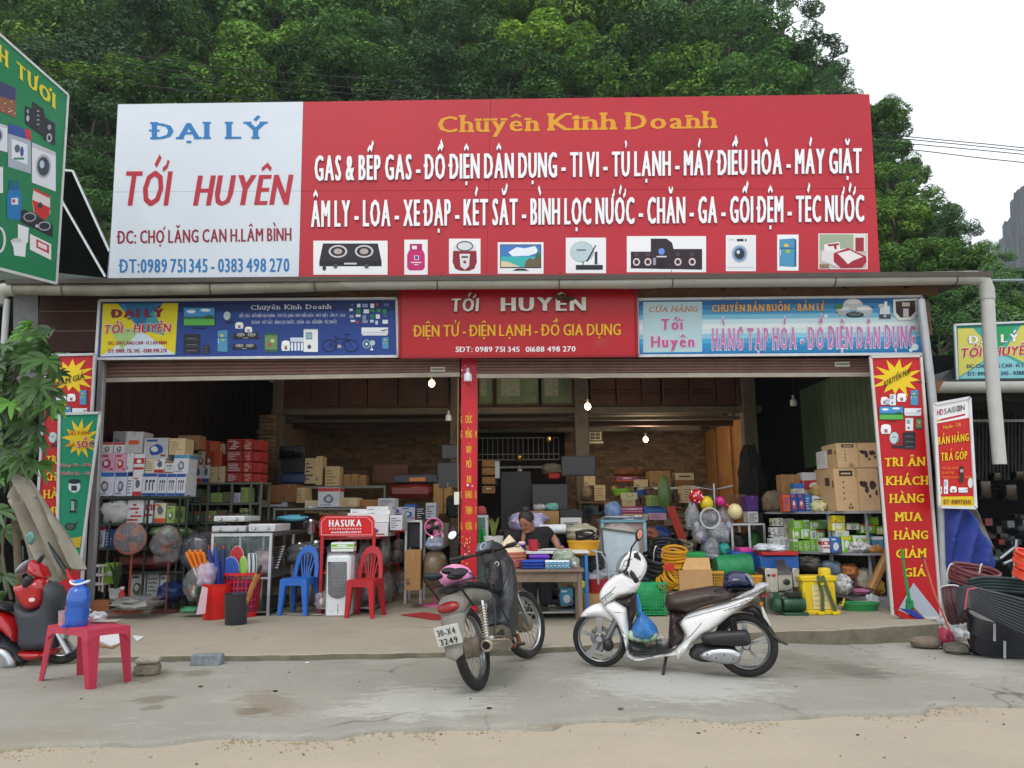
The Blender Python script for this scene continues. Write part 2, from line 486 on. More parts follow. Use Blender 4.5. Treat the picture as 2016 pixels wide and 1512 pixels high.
def ground_mat(name,base,light,dark,mud,s=1.0,mudth=.62,grit=.5,spots=(),cracks=0.):
 m=bpy.data.materials.new(name);m.use_nodes=True;t=m.node_tree;N=t.nodes;L=t.links
 b=N['Principled BSDF'];b.inputs['Roughness'].default_value=.88;b.inputs['Specular IOR Level'].default_value=.25
 tc=N.new('ShaderNodeTexCoord')
 def nz(sc,det=6,ro=.6,mp=None,dist=0.):
  n=N.new('ShaderNodeTexNoise');n.inputs['Scale'].default_value=sc;n.inputs['Detail'].default_value=det
  n.inputs['Roughness'].default_value=ro;n.inputs['Distortion'].default_value=dist
  if mp:
   q=N.new('ShaderNodeMapping');q.inputs['Scale'].default_value=mp;L.new(tc.outputs['Object'],q.inputs[0]);L.new(q.outputs[0],n.inputs[0])
  else:L.new(tc.outputs['Object'],n.inputs[0])
  return n.outputs[0]
 def rng(x,a,b_,c=0,d=1):
  r=N.new('ShaderNodeMapRange');r.inputs[1].default_value=a;r.inputs[2].default_value=b_;r.inputs[3].default_value=c;r.inputs[4].default_value=d
  L.new(x,r.inputs[0]);return r.outputs[0]
 def mix(f,a,c):
  x=N.new('ShaderNodeMix');x.data_type='RGBA';L.new(f,x.inputs[0])
  if isinstance(a,tuple):x.inputs[6].default_value=(*a,1)
  else:L.new(a,x.inputs[6])
  x.inputs[7].default_value=(*c,1);return x.outputs[2]
 c=mix(rng(nz(.7*s,4),.35,.65),lin(base),tuple(v*.86 for v in lin(base)))
 c=mix(rng(nz(1.7*s,9,.72,(1,1.8,1),.6),.54,.78,0,.62),c,lin(light))
 c=mix(rng(nz(1.1*s,9,.7,(1,2.4,1),.4),.60,.74,0,.5),c,lin(dark))
 c=mix(rng(nz(.55*s,10,.75,(1,2.8,1),1.2),mudth,mudth+.05,0,.65),c,lin(mud))
 c=mix(rng(nz(60,2),.35,.75,0,grit*.5),c,tuple(v*.6 for v in lin(base)))
 c=mix(rng(nz(17,3,.8),.66,.72,0,.45),c,lin(dark))
 for(sx,sy,rx,ry,ang,sc_,st)in spots:
  mp=N.new('ShaderNodeMapping');mp.vector_type='TEXTURE';mp.inputs[1].default_value=(sx,sy,0);mp.inputs[2].default_value=(0,0,ang);mp.inputs[3].default_value=(rx,ry,50);L.new(tc.outputs['Object'],mp.inputs[0])
  ln=N.new('ShaderNodeVectorMath');ln.operation='LENGTH';L.new(mp.outputs[0],ln.inputs[0])
  q=N.new('ShaderNodeMath');q.operation='MULTIPLY_ADD';L.new(nz(5.5,10,.72,(1,2.2,1),.8),q.inputs[0]);q.inputs[1].default_value=2.6;L.new(ln.outputs[1],q.inputs[2])
  c=mix(rng(q.outputs[0],2.25,1.9,0,st*.8),c,lin(sc_))
 if cracks:
  vo=N.new('ShaderNodeTexVoronoi');vo.feature='DISTANCE_TO_EDGE';vo.inputs['Scale'].default_value=.55
  wv=N.new('ShaderNodeVectorMath');wv.operation='MULTIPLY_ADD';n_=N.new('ShaderNodeTexNoise');n_.inputs['Scale'].default_value=2.2;n_.inputs['Detail'].default_value=7;L.new(tc.outputs['Object'],n_.inputs[0]);L.new(n_.outputs[1],wv.inputs[0]);wv.inputs[1].default_value=(.5,.5,.5);L.new(tc.outputs['Object'],wv.inputs[2]);L.new(wv.outputs[0],vo.inputs[0])
  md=N.new('ShaderNodeMath');md.operation='MULTIPLY';L.new(rng(vo.outputs[0],.012,.002),md.inputs[0]);L.new(rng(nz(.8,3),.5,.62,0,cracks),md.inputs[1]);c=mix(md.outputs[0],c,tuple(v*.5 for v in lin(dark)))
 L.new(c,b.inputs['Base Color'])
 bp=N.new('ShaderNodeBump');bp.inputs['Strength'].default_value=.55;bp.inputs['Distance'].default_value=.012
 ad=N.new('ShaderNodeMath');ad.operation='MULTIPLY_ADD';L.new(nz(9,10,.7),ad.inputs[0]);ad.inputs[1].default_value=1.;L.new(nz(70,3),ad.inputs[2])
 L.new(ad.outputs[0],bp.inputs['Height']);L.new(bp.outputs[0],b.inputs['Normal'])
 return m
def spot(px,py,wpx,hpx,col,st,ang=.15):
 a=GY(px,py);b=GY(px+wpx/2,py);c=GY(px,py-hpx/2);return(a.x,a.y,(b-a).length,max(.04,(c-a).length),ang,col,st)
SPOTS=[spot(530,1385,130,60,'857a66',.8,.5),spot(500,1402,80,26,'6f6450',.8,.3),spot(1600,1312,260,46,'77746a',.75,-.1),spot(1690,1322,130,30,'6a675e',.7,0),spot(1545,1290,110,26,'7a7568',.7),spot(300,1378,90,16,'6f6552',.75),spot(300,1393,60,12,'6f6552',.75),spot(290,1330,110,34,'77705a',.8),spot(390,1325,70,16,'6c6658',.7),spot(150,1395,200,40,'8f897c',.5),spot(840,1380,330,70,'c2c2bc',.6),spot(1330,1345,420,70,'c2c2be',.6),spot(1850,1300,260,60,'b9b8b2',.6),spot(700,1400,180,26,'bcbab2',.5),spot(350,1298,50,12,'4f4a3e',.9),spot(60,1450,360,40,'8f8672',.6),spot(1180,1425,300,26,'80745c',.7)]
M_YARD=ground_mat('yard_concrete','9c9a90','bdbbb3','7c7869','8f8470',1.2,.66,.5,SPOTS,.8)
M_SLAB=ground_mat('slab_concrete','a8a08f','b8b1a1','8a8374','93887a',1.0,.72,.5,(),.6)
M_ROAD=ground_mat('road_dust','b4a996','bdb3a2','9f9686','aaa59a',.8,.6)
M_EARTH=mat('5a5340',rough=.95,var=.3,scale=1.5,bump=.6)
ROAD_PX=[(-700,1486),(-300,1476),(0,1468),(90,1464),(175,1461),(255,1459),(350,1453),(420,1449),(520,1448),(610,1444),(690,1440),(760,1435),(860,1431),(950,1429),(1000,1424),(1055,1428),(1085,1429),(1110,1418),(1180,1413),(1240,1411),(1290,1406),(1350,1404),(1400,1413),(1440,1416),(1530,1411),(1600,1406),(1690,1402),(1760,1399),(1815,1398),(1830,1389),(1880,1382),(1950,1384),(2016,1387),(2300,1376),(2800,1360)]
edge=[]
_rp=[GY(*p)for p in ROAD_PX]
for i in range(len(_rp)-1):
 k=max(1,int((_rp[i+1]-_rp[i]).length/.045))
 for j in range(k):
  q=_rp[i].lerp(_rp[i+1],j/k)
  d=noise.fractal(Vector((q.x*2.2,3.1,0)),1.,2.,6)*.075
  edge.append((q.x,q.y+d))
edge.append((_rp[-1].x,_rp[-1].y))
mb=MB();V=[];F=[]
rows=[0,.012,.03,.07,.15,.3,.6,1.,1.5,2,2.6,3.4,5,9,20]
nx=len(edge)
for r in rows:
 for(x,y)in edge:
  z=yard_z(x)+noise.noise(Vector((x*.9,(y+r)*1.2,0)))*.006+noise.noise(Vector((x*4,(y+r)*5,2)))*.0025
  if r==0:z-=.05
  elif r==.012:z-=.014*(1+noise.noise(Vector((x*3,0,5))))
  elif r==.03:z-=.004
  V.append((x,y+r,z))
for j in range(len(rows)-1):
 for i in range(nx-1):F.append((j*nx+i,j*nx+i+1,(j+1)*nx+i+1,(j+1)*nx+i))
mb.add(V,F,M_YARD);structure(mb,'yard',ang=50)
mb=MB();V=[];F=[]
xs=[(-60+120*i/60)for i in range(61)]if False else[x for x,_ in edge[::6]]
xs=[-90,-40]+xs+[40,90]
ys=[-40,-10,0,2,3,3.8,4.4,5,5.6,6.4,7.2]
for y in ys:
 for x in xs:
  V.append((x,y,yard_z(x)-.032+noise.noise(Vector((x*.7,y*1.1,0)))*.006))
nx=len(xs)
for j in range(len(ys)-1):
 for i in range(nx-1):F.append((j*nx+i,j*nx+i+1,(j+1)*nx+i+1,(j+1)*nx+i))
mb.add(V,F,M_ROAD);structure(mb,'road',ang=50)
mb=MB();mb.face([(-500,-200,-.4),(500,-200,-.4),(500,700,-.4),(-500,700,-.4)],M_EARTH);structure(mb,'ground',ang=0)
mb=MB()
for i in range(1000):
 x,y=edge[RN.randrange(30,len(edge)-30)];x+=RN.uniform(-.03,.03)
 if abs(x)>7:continue
 y+=abs(RN.gauss(0,.10))*-1+.01;s=RN.choice((.004,.006,.006,.009,.014))*RN.uniform(.6,1.2)
 z=yard_z(x)-.030
 if noise.noise(Vector((x*1.3,0,9)))<-.12:continue
 vs=[(x+s*RN.uniform(.6,1.3)*math.cos(a),y+s*RN.uniform(.6,1.3)*math.sin(a),z-.002)for a in(0,1.2,2.4,3.7,5)]
 mb.add(vs+[(x,y,z+s*.7)],[(0,1,5),(1,2,5),(2,3,5),(3,4,5),(4,0,5)],mat('8f8168',rough=.95,var=.25,scale=3))
mb.build('gravel_crumbs',ang=0,kind='stuff')
mb=MB()
for i in range(420):
 x=RN.uniform(-6,6);y=RN.uniform(4.0,8.2);s=RN.choice((.003,.004,.006,.009))
 z=yard_z(x)+.001 if y>5.3 else yard_z(x)-.028
 mb.ball((x,y,z),s*RN.uniform(.8,1.8),s,s*.6,mat(RN.choice(('6b6455','8d8778','4a3f33')),rough=.9),5,3)
mb.build('pebbles',ang=0,kind='stuff')
SL_PX=[(-500,1304),(-60,1299),(0,1297),(150,1295),(300,1291),(420,1290),(560,1289),(700,1286),(860,1283),(1000,1279),(1130,1271),(1300,1256),(1440,1247),(1520,1243),(1620,1241),(1700,1237),(1790,1231),(1857,1227)]
_sp=[G(*p,SLAB)for p in SL_PX];sp=[]
for i in range(len(_sp)-1):
 k=max(1,int((_sp[i+1]-_sp[i]).length/.06))
 for j in range(k):
  q=_sp[i].lerp(_sp[i+1],j/k);sp.append((q.x,q.y+noise.fractal(Vector((q.x*3,0,1.7)),1.,2.,5)*.035))
sp.append((_sp[-1].x,_sp[-1].y));XR=_sp[-1].x
mb=MB();V=[];n=len(sp)
prof=[(.012,-.3),(.0,-.02),(.004,-.006),(.02,0),(.08,0),(.3,0),(.8,0),(2.2,0),(12,0)]
for r,dz in prof:
 for(x,y)in sp:
  jj=noise.noise(Vector((x*6,dz*20,3)))*.012 if dz<0 else noise.noise(Vector((x,y+r,3)))*.003
  V.append((x,y+r+(jj if dz<0 else 0),SLAB+dz+(0 if dz<0 else jj)))
F=[(j*n+i,j*n+i+1,(j+1)*n+i+1,(j+1)*n+i)for j in range(len(prof)-1)for i in range(n-1)]
mb.add(V,F[:(n-1)*2],mat('6f6a5a',rough=.95,var=.3,scale=6,bump=.8,bscale=25,dirt=.5,dirtc='4f4b40',dscale=3));k0=len(mb.v)-len(V);mb.f+=[tuple(k0+a for a in f)for f in F[(n-1)*2:]];mb.fm+=[mb.mi(M_SLAB)]*(len(F)-2*(n-1))
rx=[V[j*n+n-1]for j in range(len(prof))]
mb.face([rx[0],(rx[0][0],rx[-1][1],rx[0][2]),rx[-1]]+rx[1:-1][::-1],M_SLAB)
structure(mb,'pavement',ang=45)
# ====== HILLS
SKYR=[(1240,-260),(1350,-120),(1480,-15),(1560,30),(1600,62),(1640,120),(1672,190),(1720,200),(1765,265),(1800,335),(1862,405),(1892,450),(1950,480),(1985,520),(2040,600),(2150,700)]
def sky_y(px):
 if px<=SKYR[0][0]:return-400
 for(a,b),(c,d)in zip(SKYR,SKYR[1:]):
  if a<=px<=c:return b+(d-b)*(px-a)/(c-a)
 return 760
def slopeY(px,py):
 d=ray(px,py);t=d.z/d.y
 return min(50,max(21,(26-1-CAM_H+1.0)/max(.2,1.30-t)))
hill_m=mat('10160b',rough=1,var=.5,scale=.6,bump=0)
mb=MB();V=[];F=[]
pxs=list(range(-900,2201,60));
for px in pxs:
 top=sky_y(px)+46
 col=[]
 for k in range(14):
  py=1075+(top-1075)*k/13
  Y=slopeY(px,py)+2.6+noise.noise(Vector((px*.006,py*.008,0)))*1.6
  col.append(P(px,py,Y))
 V+=col
n=14
for i in range(len(pxs)-1):
 for k in range(13):F.append((i*n+k,(i+1)*n+k,(i+1)*n+k+1,i*n+k+1))
mb.add(V,F,hill_m);structure(mb,'hill',ang=80)
mb=MB();far=[(1850,720),(1900,640),(1935,600),(1955,560),(1962,520),(1960,500),(1966,474),(1978,462),(1975,445),(1990,425),(1990,405),(1995,382),(2010,372),(2040,352),(2120,330),(2220,420),(2400,640)]
farm=mat('111d1d',rough=1,var=.55,scale=.12,bump=0)
far=[(a+(c-a)*k/5+RN.uniform(-1.6,1.6),b+(d-b)*k/5+RN.uniform(-4,2))for(a,b),(c,d)in zip(far,far[1:])for k in range(5)]+[far[-1]]
V=[];F=[];nn=0
for j in range(9):
 for i,(a,b)in enumerate(far):
  py=b+(700-b)*j/8;V.append(P(a+RN.uniform(-2,2),py+RN.uniform(-3,3),330-j*9+RN.uniform(-5,5)))
k=len(far)
F=[(j*k+i,(j+1)*k+i,(j+1)*k+i+1,j*k+i+1)for j in range(8)for i in range(k-1)]
mb.add(V,F,farm)
structure(mb,'far_hill',ang=20)
# ------ hillside trees
def leaf_mat(c1,c2,key):
 m=bpy.data.materials.new('foliage_'+key);m.use_nodes=True;t=m.node_tree;N=t.nodes;L=t.links
 b=N['Principled BSDF'];b.inputs['Roughness'].default_value=.55;b.inputs['Specular IOR Level'].default_value=.35
 g=N.new('ShaderNodeNewGeometry');oi=N.new('ShaderNodeObjectInfo');tc=N.new('ShaderNodeTexCoord')
 n=N.new('ShaderNodeTexNoise');n.inputs['Scale'].default_value=1.1;n.inputs['Detail'].default_value=3;L.new(tc.outputs['Object'],n.inputs[0])
 a=N.new('ShaderNodeMath');a.operation='MULTIPLY_ADD';L.new(g.outputs['Random Per Island'],a.inputs[0]);a.inputs[1].default_value=.45;L.new(n.outputs[0],a.inputs[2])
 r=N.new('ShaderNodeMapRange');r.inputs[1].default_value=.4;r.inputs[2].default_value=1.05;L.new(a.outputs[0],r.inputs[0])
 x=N.new('ShaderNodeMix');x.data_type='RGBA';x.inputs[6].default_value=(*lin(c1),1);x.inputs[7].default_value=(*lin(c2),1);L.new(r.outputs[0],x.inputs[0])
 h=N.new('ShaderNodeHueSaturation');h.inputs['Saturation'].default_value=1.12;L.new(x.outputs[2],h.inputs['Color'])
 r2=N.new('ShaderNodeMapRange');r2 .inputs[3].default_value=.4;r2 .inputs[4].default_value=1.38;L.new(oi.outputs['Random'],r2 .inputs[0]);L.new(r2 .outputs[0],h.inputs['Value'])
 r3=N.new('ShaderNodeMath');r3 .operation='MULTIPLY_ADD';L.new(oi.outputs['Random'],r3 .inputs[0]);r3 .inputs[1].default_value=-.03;r3 .inputs[2].default_value=.525;L.new(r3 .outputs[0],h.inputs['Hue'])
 L.new(h.outputs[0],b.inputs['Base Color'])
 ts=N.new('ShaderNodeBsdfTranslucent');L.new(h.outputs[0],ts.inputs[0]);ms=N.new('ShaderNodeMixShader');ms.inputs[0].default_value=.22
 L.new(b.outputs[0],ms.inputs[1]);L.new(ts.outputs[0],ms.inputs[2]);L.new(ms.outputs[0],N['Material Output'].inputs[0])
 return m
LEAFM=[leaf_mat('3f6128','88ab58','a'),leaf_mat('325428','739a54','b'),leaf_mat('4a6e2e','9bba5a','c'),leaf_mat('38582f','7da06c','d')]
BARK=mat('5d5546',rough=.9,var=.3,scale=6,bump=.6)
def crown_mesh(seed,m,R=3.,nclump=46,nleaf=270,lw=.13,flat=.8):
 r=random.Random(seed);mb=MB();V=[];F=[]
 for c in range(nclump):
  while True:
   d=Vector((r.uniform(-1,1),r.uniform(-1,1),r.uniform(-.75,1)))
   if.25<d.length<1:break
  d=d.normalized()*d.length**.45
  if d.y>.45 and r.random()<.6:continue
  cc=Vector((d.x*R,d.y*R*.85,d.z*R*flat));cr=R*r.uniform(.17,.34)
  for k in range(int(nleaf*(cr/R/.25)**1.5)):
   u=Vector((r.gauss(0,1),r.gauss(0,1),r.gauss(0,1))).normalized();rr=cr*r.uniform(.55,1)**.5
   p=cc+Vector((u.x,u.y,u.z*.7))*rr
   nrm=(u*.7+Vector((0,-.1,.75))+Vector((r.uniform(-1,1),r.uniform(-1,1),r.uniform(-1,1)))*.65).normalized()
   t=nrm.cross(Vector((r.uniform(-1,1),r.uniform(-1,1),r.uniform(-1,1)))).normalized();b=nrm.cross(t)
   L_=lw*r.uniform(.6,1.35);w=L_*.42;q=len(V)
   V+=[p-t*L_,p+b*w+nrm*L_*.12,p+t*L_,p-b*w+nrm*L_*.12]
   F+=[(q,q+1,q+2),(q,q+2,q+3)]
 mb.add(V,F,m);me=bpy.data.meshes.new('crown');me.from_pydata([tuple(v)for v in V],[],F);me.materials.append(m);me.update()
 return me
CROWNS=[crown_mesh(1,LEAFM[0]),crown_mesh(2,LEAFM[1],nleaf=300,lw=.12),crown_mesh(3,LEAFM[2],nclump=38,lw=.155),crown_mesh(4,LEAFM[3],flat=1.1,nclump=54,lw=.105,nleaf=320),crown_mesh(5,LEAFM[0],flat=.62,nclump=40),crown_mesh(6,LEAFM[1],flat=1.25,nclump=50,lw=.13)]
def trunk_mesh(seed):
 r=random.Random(seed);mb=MB()
 mb.tube([(0,0,-4.2),(.1,0,-2.5),(-.1,.1,-1),(.05,0,.6),(.1,0,1.6)],[.2,.17,.14,.09,.03],BARK,7)
 for k in range(6):
  a=r.uniform(0,6.28);z=r.uniform(-1.5,.3);mb.tube([(0,0,z),(math.cos(a)*.8,math.sin(a)*.8,z+.7),(math.cos(a)*1.9,math.sin(a)*1.9,z+1.3)],[.07,.05,.02],BARK,5)
 me=bpy.data.meshes.new('trunk');me.from_pydata(mb.v,[],mb.f);me.materials.append(BARK);me.update();sharp(me);return me
TRUNKS=[trunk_mesh(1),trunk_mesh(2)]
kinds=['deep green leafy tree','dense dark fine-leaved tree','yellow-green broad-leaved tree','tall dull green tree','flat-topped green tree','tall narrow dark tree']
def hill_tree(px,py,rp,where,kk=None,dy=0.):
 k=kk if kk is not None else RN.randrange(6)
 Y=slopeY(px,py)+dy;p=P(px,py,Y);dist=(p-CAM_P).length;s=rp*dist/FPX/3.0
 t=thing('hillside_tree',kinds[k]+' '+where,'tree',p,RN.uniform(-.7,.7),'trees crowding the steep hillside')
 s*=RN.uniform(.95,1.15);t.scale=(s*RN.uniform(.9,1.15),s,s*RN.uniform(.9,1.1))
 for nm,me in(('crown',CROWNS[k]),('trunk',TRUNKS[RN.randrange(2)])):
  o=bpy.data.objects.new(nm,me);COL.objects.link(o);adopt(o,t)
 return t
ANCH=['above the green corner sign','above the dark awning','above the blue words ĐẠI LÝ','above the white panel edge','above the first panel seam','left of the word Chuyên','above the word Chuyên','above the word Kinh','above the letters Do of Doanh','above the end of the word Doanh','right of the word Doanh','above the words ĐIỀU HÒA','above the words MÁY GIẶT','by the open sky']
rowsT=[(-38,'in the top hillside row'),(52,'in the second hillside row'),(138,'in the third hillside row'),(212,'just behind the billboard')]
for ri,(ry,rn)in enumerate(rowsT):
 for ci in range(14):
  px=20+ci*128+(64 if ri%2 else 0)+RN.uniform(-18,18);py=ry+RN.uniform(-16,16)
  if py<sky_y(px)+58 or py<sky_y(px+88)+30:continue
  if ci==13:continue
  hill_tree(px,py,RN.uniform(82,112),rn+', '+ANCH[ci],dy=RN.uniform(-1.5,1.5))
for(px,py,rp,w,k)in((60,250,80,'behind the green corner sign top',1),(178,290,85,'between green sign and white panel, upper',3),(205,380,75,'between awning and white panel, middle',1),(215,470,70,'between awning and white panel, lowest',5),(150,215,80,'beyond the tip of the green sign',0)):
 hill_tree(px,py,rp,w,k)
for(px,py,rp,w,k)in((1540,62,62,'on the ridge against the sky, top',3),(1608,128,50,'on the ridge above the letters MÁY',5),(1640,190,45,'on the ridge over the billboard corner',3),(1700,250,60,'behind the billboard upper right corner',4),(1745,235,34,'round-topped, standing out beyond the billboard corner',3),(1740,320,55,'beside the billboard, level with MÁY GIẶT',1),(1770,385,52,'beside the billboard, level with the panel seam',0),(1760,450,60,'beside the billboard, level with TÉC NƯỚC',2),(1830,440,50,'on the falling ridge right of the billboard',1),(1872,478,44,'on the ridge above the drainpipe elbow',3),(1800,520,60,'above the gutter right of the billboard',4),(1880,540,55,'behind the gutter end',2),(1945,525,38,'small, low on the ridge beyond the drainpipe',3),(1990,565,40,'at the foot of the ridge near the far hill',1),(1700,590,60,'behind the right blue sign',0),(1860,610,62,'between the right post and the drainpipe',1),(1940,620,60,'behind the drainpipe over the neighbouring sign',3),(2010,640,60,'above the neighbouring sign',4),(1850,700,60,'low, left of the neighbouring sign',5),(1960,700,60,'low, behind the neighbouring sign',1),(1470,-60,70,'beyond the top edge, over the last letters',1)):
 hill_tree(px,py,rp,w,k)
V=[];F=[];r=random.Random(5)
for i in range(90000):
 px=r.uniform(-60,2050)if r.random()<.7 else r.choice((r.uniform(-520,-60),r.uniform(2050,2350)));py=r.uniform(-60,300)if r.random()<.6 else r.uniform(180,800)
 if py>250 and 240<px<1690:continue
 if py<sky_y(px)+20:continue
 p=P(px,py,slopeY(px,py)+1.2+noise.noise(Vector((px*.02,py*.02,0)))*1.4+r.uniform(-.3,.5))
 nrm=Vector((r.uniform(-1,1),r.uniform(-1.2,.4),r.uniform(0,1.3))).normalized()
 t=nrm.cross(Vector((r.uniform(-1,1),r.uniform(-1,1),r.uniform(-1,1)))).normalized();b=nrm.cross(t)
 L_=.2*r.uniform(.6,1.4);w=L_*.4;q=len(V)
 V+=[p-t*L_,p+b*w,p+t*L_,p-b*w];F+=[(q,q+1,q+2),(q,q+2,q+3)]
me=bpy.data.meshes.new('undergrowth');me.from_pydata([tuple(v)for v in V],[],F);me.materials.append(LEAFM[1]);me.update()
o=bpy.data.objects.new('undergrowth',me);COL.objects.link(o);o['kind']='stuff'
hz_m=bpy.data.materials.new('haze_air');hz_m.use_nodes=True;hn=hz_m.node_tree;hn.nodes.clear()
pv=hn.nodes.new('ShaderNodeVolumePrincipled');pv.inputs['Color'].default_value=(.86,.92,1,1);pv.inputs['Density'].default_value=.0006
ho=hn.nodes.new('ShaderNodeOutputMaterial');hn.links.new(pv.outputs[0],ho.inputs[1])
mb=MB();mb.box(-75,345,-25,350,-1.4,125,hz_m);mb.build('haze',ang=0,kind='stuff')
# ====== THE SHOP BUILDING
Y0=9.4
WOOD=mat('4a2e22',rough=.75,var=.25,scale=4,bump=.2,dirt=.2)
BROWNSHEET=mat('3a241f',rough=.7,spec=.25,var=.2,scale=2,dirt=.3,dirtc='5a4a40')
CONC=mat('6d665c',rough=.9,var=.2,scale=5,bump=.4,dirt=.25,dirtc='4a443c')
BRICKM=mat('7f6850',rough=.9,var=.3,scale=9,bump=.3,isl=.35)
PLAST=mat('6e5c48',rough=.95,var=.25,scale=2,bump=.3)
STEEL=mat('8d9296',rough=.5,metal=.6,var=.15,scale=6,dirt=.25,dirtc='6e5540')
GALV=mat('a9adb0',rough=.45,metal=.5,var=.12,scale=6,dirt=.15)
shop=thing('shop_building','long open-fronted shop building with dark beamed interior and brick back room','building',(0,Y0,SLAB))
XL,XRW,ZR=-5.55,5.25,4.05
def shop_part(mb,name,**k):return mb.build(name,shop,**k)
YH=13.2
YB=16.6
mb=MB();mb.box(XL-.12,XL,Y0+.25,18,SLAB,4.3,BROWNSHEET)
for k in range(26):mb.box(XL,XL+.012,Y0+.4+k*.33,Y0+.43+k*.33,SLAB,4.25,BROWNSHEET)
shop_part(mb,'side_wall')
GREENSH=mat('4f6b52',rough=.6,var=.15,scale=3,dirt=.3,dirtc='6a6250')
a=P(1722,800,Y0+.3);
mb=MB()
for k in range(40):
 y=Y0+.3+k*.09;mb.box(XRW-.2-.02,XRW-.2-(0 if k%2 else.025),y,y+.09,2.0,3.35,GREENSH)
shop_part(mb,'green_sheet')
mb=MB();mb.box(XRW-.16,XRW-.06,Y0+.2,18,SLAB,4.3,mat('201f1e',rough=.9,spec=.1));shop_part(mb,'side_wall')
ROOFM=mat('4b4540',rough=.7,var=.2,scale=2)
mb=MB();mb.prism([(XL-.5,Y0-.55,4.02),(XL-.5,18.2,5.0),(XL-.5,18.2,5.06),(XL-.5,Y0-.55,4.08)],(XRW-XL+1.0,0,0),ROOFM);shop_part(mb,'roof')
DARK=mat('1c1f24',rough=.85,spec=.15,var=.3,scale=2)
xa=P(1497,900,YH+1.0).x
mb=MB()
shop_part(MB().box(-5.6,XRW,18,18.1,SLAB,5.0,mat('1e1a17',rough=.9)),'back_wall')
for k in range(13):
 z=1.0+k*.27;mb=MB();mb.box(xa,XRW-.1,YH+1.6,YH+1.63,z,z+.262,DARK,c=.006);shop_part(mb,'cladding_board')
def col_px(x0,x1,y,z0=SLAB,z1=4.3,d=.22,m=CONC,name='column'):
 a=P(x0,860,y).x;b=P(x1,860,y).x;mb=MB();mb.box(a,b,y,y+d,z0,z1,m,c=.012);return shop_part(mb,name)
for x0,x1 in((533,553),(886,903),(1133,1160),(1466,1493)):col_px(x0,x1,YH)
def beam_px(x0,x1,y0,y1,y,d=.2,m=CONC,name='beam'):
 X0,X1,Z0,Z1=rect(x0,y0,x1,y1,y);mb=MB();mb.box(X0,X1,y,y+d,Z0,Z1,m,c=.008);return shop_part(mb,name)
beam_px(553,1133,803,815,YH+.03);beam_px(1160,1500,800,812,YH+.03)
beam_px(560,1480,828,840,YH+1.1,name='joist',m=WOOD);beam_px(560,1480,822,828,YH+.6,name='joist',m=CONC)
beam_px(630,1380,836,850,YH+2.2,name='joist',m=CONC)
X0,X1,Z0,Z1=rect(540,800,1490,812,YH)
zc_=Z1
mb=MB();mb.box(P(535,850,YH).x,P(1492,850,YH).x,YH+.1,YB+.2,zc_,zc_+.08,mat('5a5045',rough=.9));shop_part(mb,'ceiling')
PANM=mat('4a2a1e',rough=.55,var=.3,scale=3,dirt=.2,dirtc='5a4636')
def panel_px(x0,y0,x1,y1,Y,m=PANM,name='wall_panel',d=.03,c=.01):
 X0,X1,Z0,Z1=rect(x0,y0,x1,y1,Y);mb=MB();mb.box(X0,X1,Y,Y+d,Z0,Z1,m,c=c);return shop_part(mb,name)
for x0,x1 in((553,610),(612,665),(667,722),(724,782),(784,840),(842,884)):panel_px(x0,735,x1,801,YH+.05)
for x0,x1 in((1162,1212),(1214,1262),(1264,1300),(1304,1356),(1358,1410),(1412,1448),(1450,1465)):panel_px(x0,735,x1,798,YH+.05)
mb=MB()
for(x0,x1)in((1166,1210),(1218,1258),(1268,1296),(1308,1352),(1362,1406)):
 for yy in(766,772):
  X0,X1,Z0,Z1=rect(x0,yy,x1,yy+3,YH+.04);mb.box(X0,X1,YH+.045,YH+.05,Z0,Z1,mat('35180f',rough=.8))
shop_part(mb,'faded_lettering',kind='stuff')
GLASS=mat('6f7f66',rough=.18,var=.25,scale=3,spec=.8)
for i,(x0,x1)in enumerate(((943,970),(978,1060),(1066,1126))):
 X0,X1,Z0,Z1=rect(x0,735,x1,795,YH+.06);f=MB();w=.045
 f.box(X0-w,X0,YH+.03,YH+.09,Z0-w,Z1+w,WOOD);f.box(X1,X1+w,YH+.03,YH+.09,Z0-w,Z1+w,WOOD);f.box(X0,X1,YH+.03,YH+.09,Z0-w,Z0,WOOD)
 win=shop_part(f,'window')
 g=MB();g.box(X0,X1,YH+.055,YH+.06,Z0,Z1,GLASS);g.build('pane',win)
 g=MB();xs0=X0+(X1-X0)*.1;xs1=X0+(X1-X0)*.55
 g.box(xs0,xs1,YH+.048,YH+.052,Z0+(Z1-Z0)*.25,Z1,mat('8b9280',rough=.6,var=.3,scale=20));g.box(X1-(X1-X0)*.35,X1-.02,YH+.048,YH+.052,Z0+.02,Z0+(Z1-Z0)*.25,mat('667a5a',rough=.6,var=.3,scale=20));g.build('paper_sheet',win)
def brick_wall(x0,x1,y,z0,z1,name='back_wall',holes=()):
 mb=MB();mb.box(x0,x1,y+.02,y+.16,z0,z1,mat('7a6048',rough=.95,var=.2,scale=4));w=shop_part(mb,name)
 b=MB();r=random.Random(3);z=z0;row=0
 while z<z1-.03:
  x=x0-(.11 if row%2 else 0)
  while x<x1-.02:
   a,c=max(x,x0),min(x+.208,x1)
   if c-a>.03 and not any(h[0]<(a+c)/2<h[1]and h[2]<z<h[3]for h in holes):
    o=r.uniform(-.004,.004);b.box(a+.003,c-.003,y+o,y+.022,z+.004,min(z+.06,z1),BRICKM)
   x+=.214
  z+=.068;row+=1
 b.build('brick',w,kind='stuff',ang=0)
 return w
xb0=P(538,870,YH).x;xb1=P(1485,870,YH).x
brick_wall(P(500,870,YB).x,P(940,870,YB).x,YB,1.0,zc_)
brick_wall(P(1112,870,YB).x,P(1480,870,YB).x,YB,.9,zc_)
X0,X1,Z0,Z1=rect(508,817,536,960,YH-.3)
mb=MB();r=random.Random(8);z=SLAB;row=0
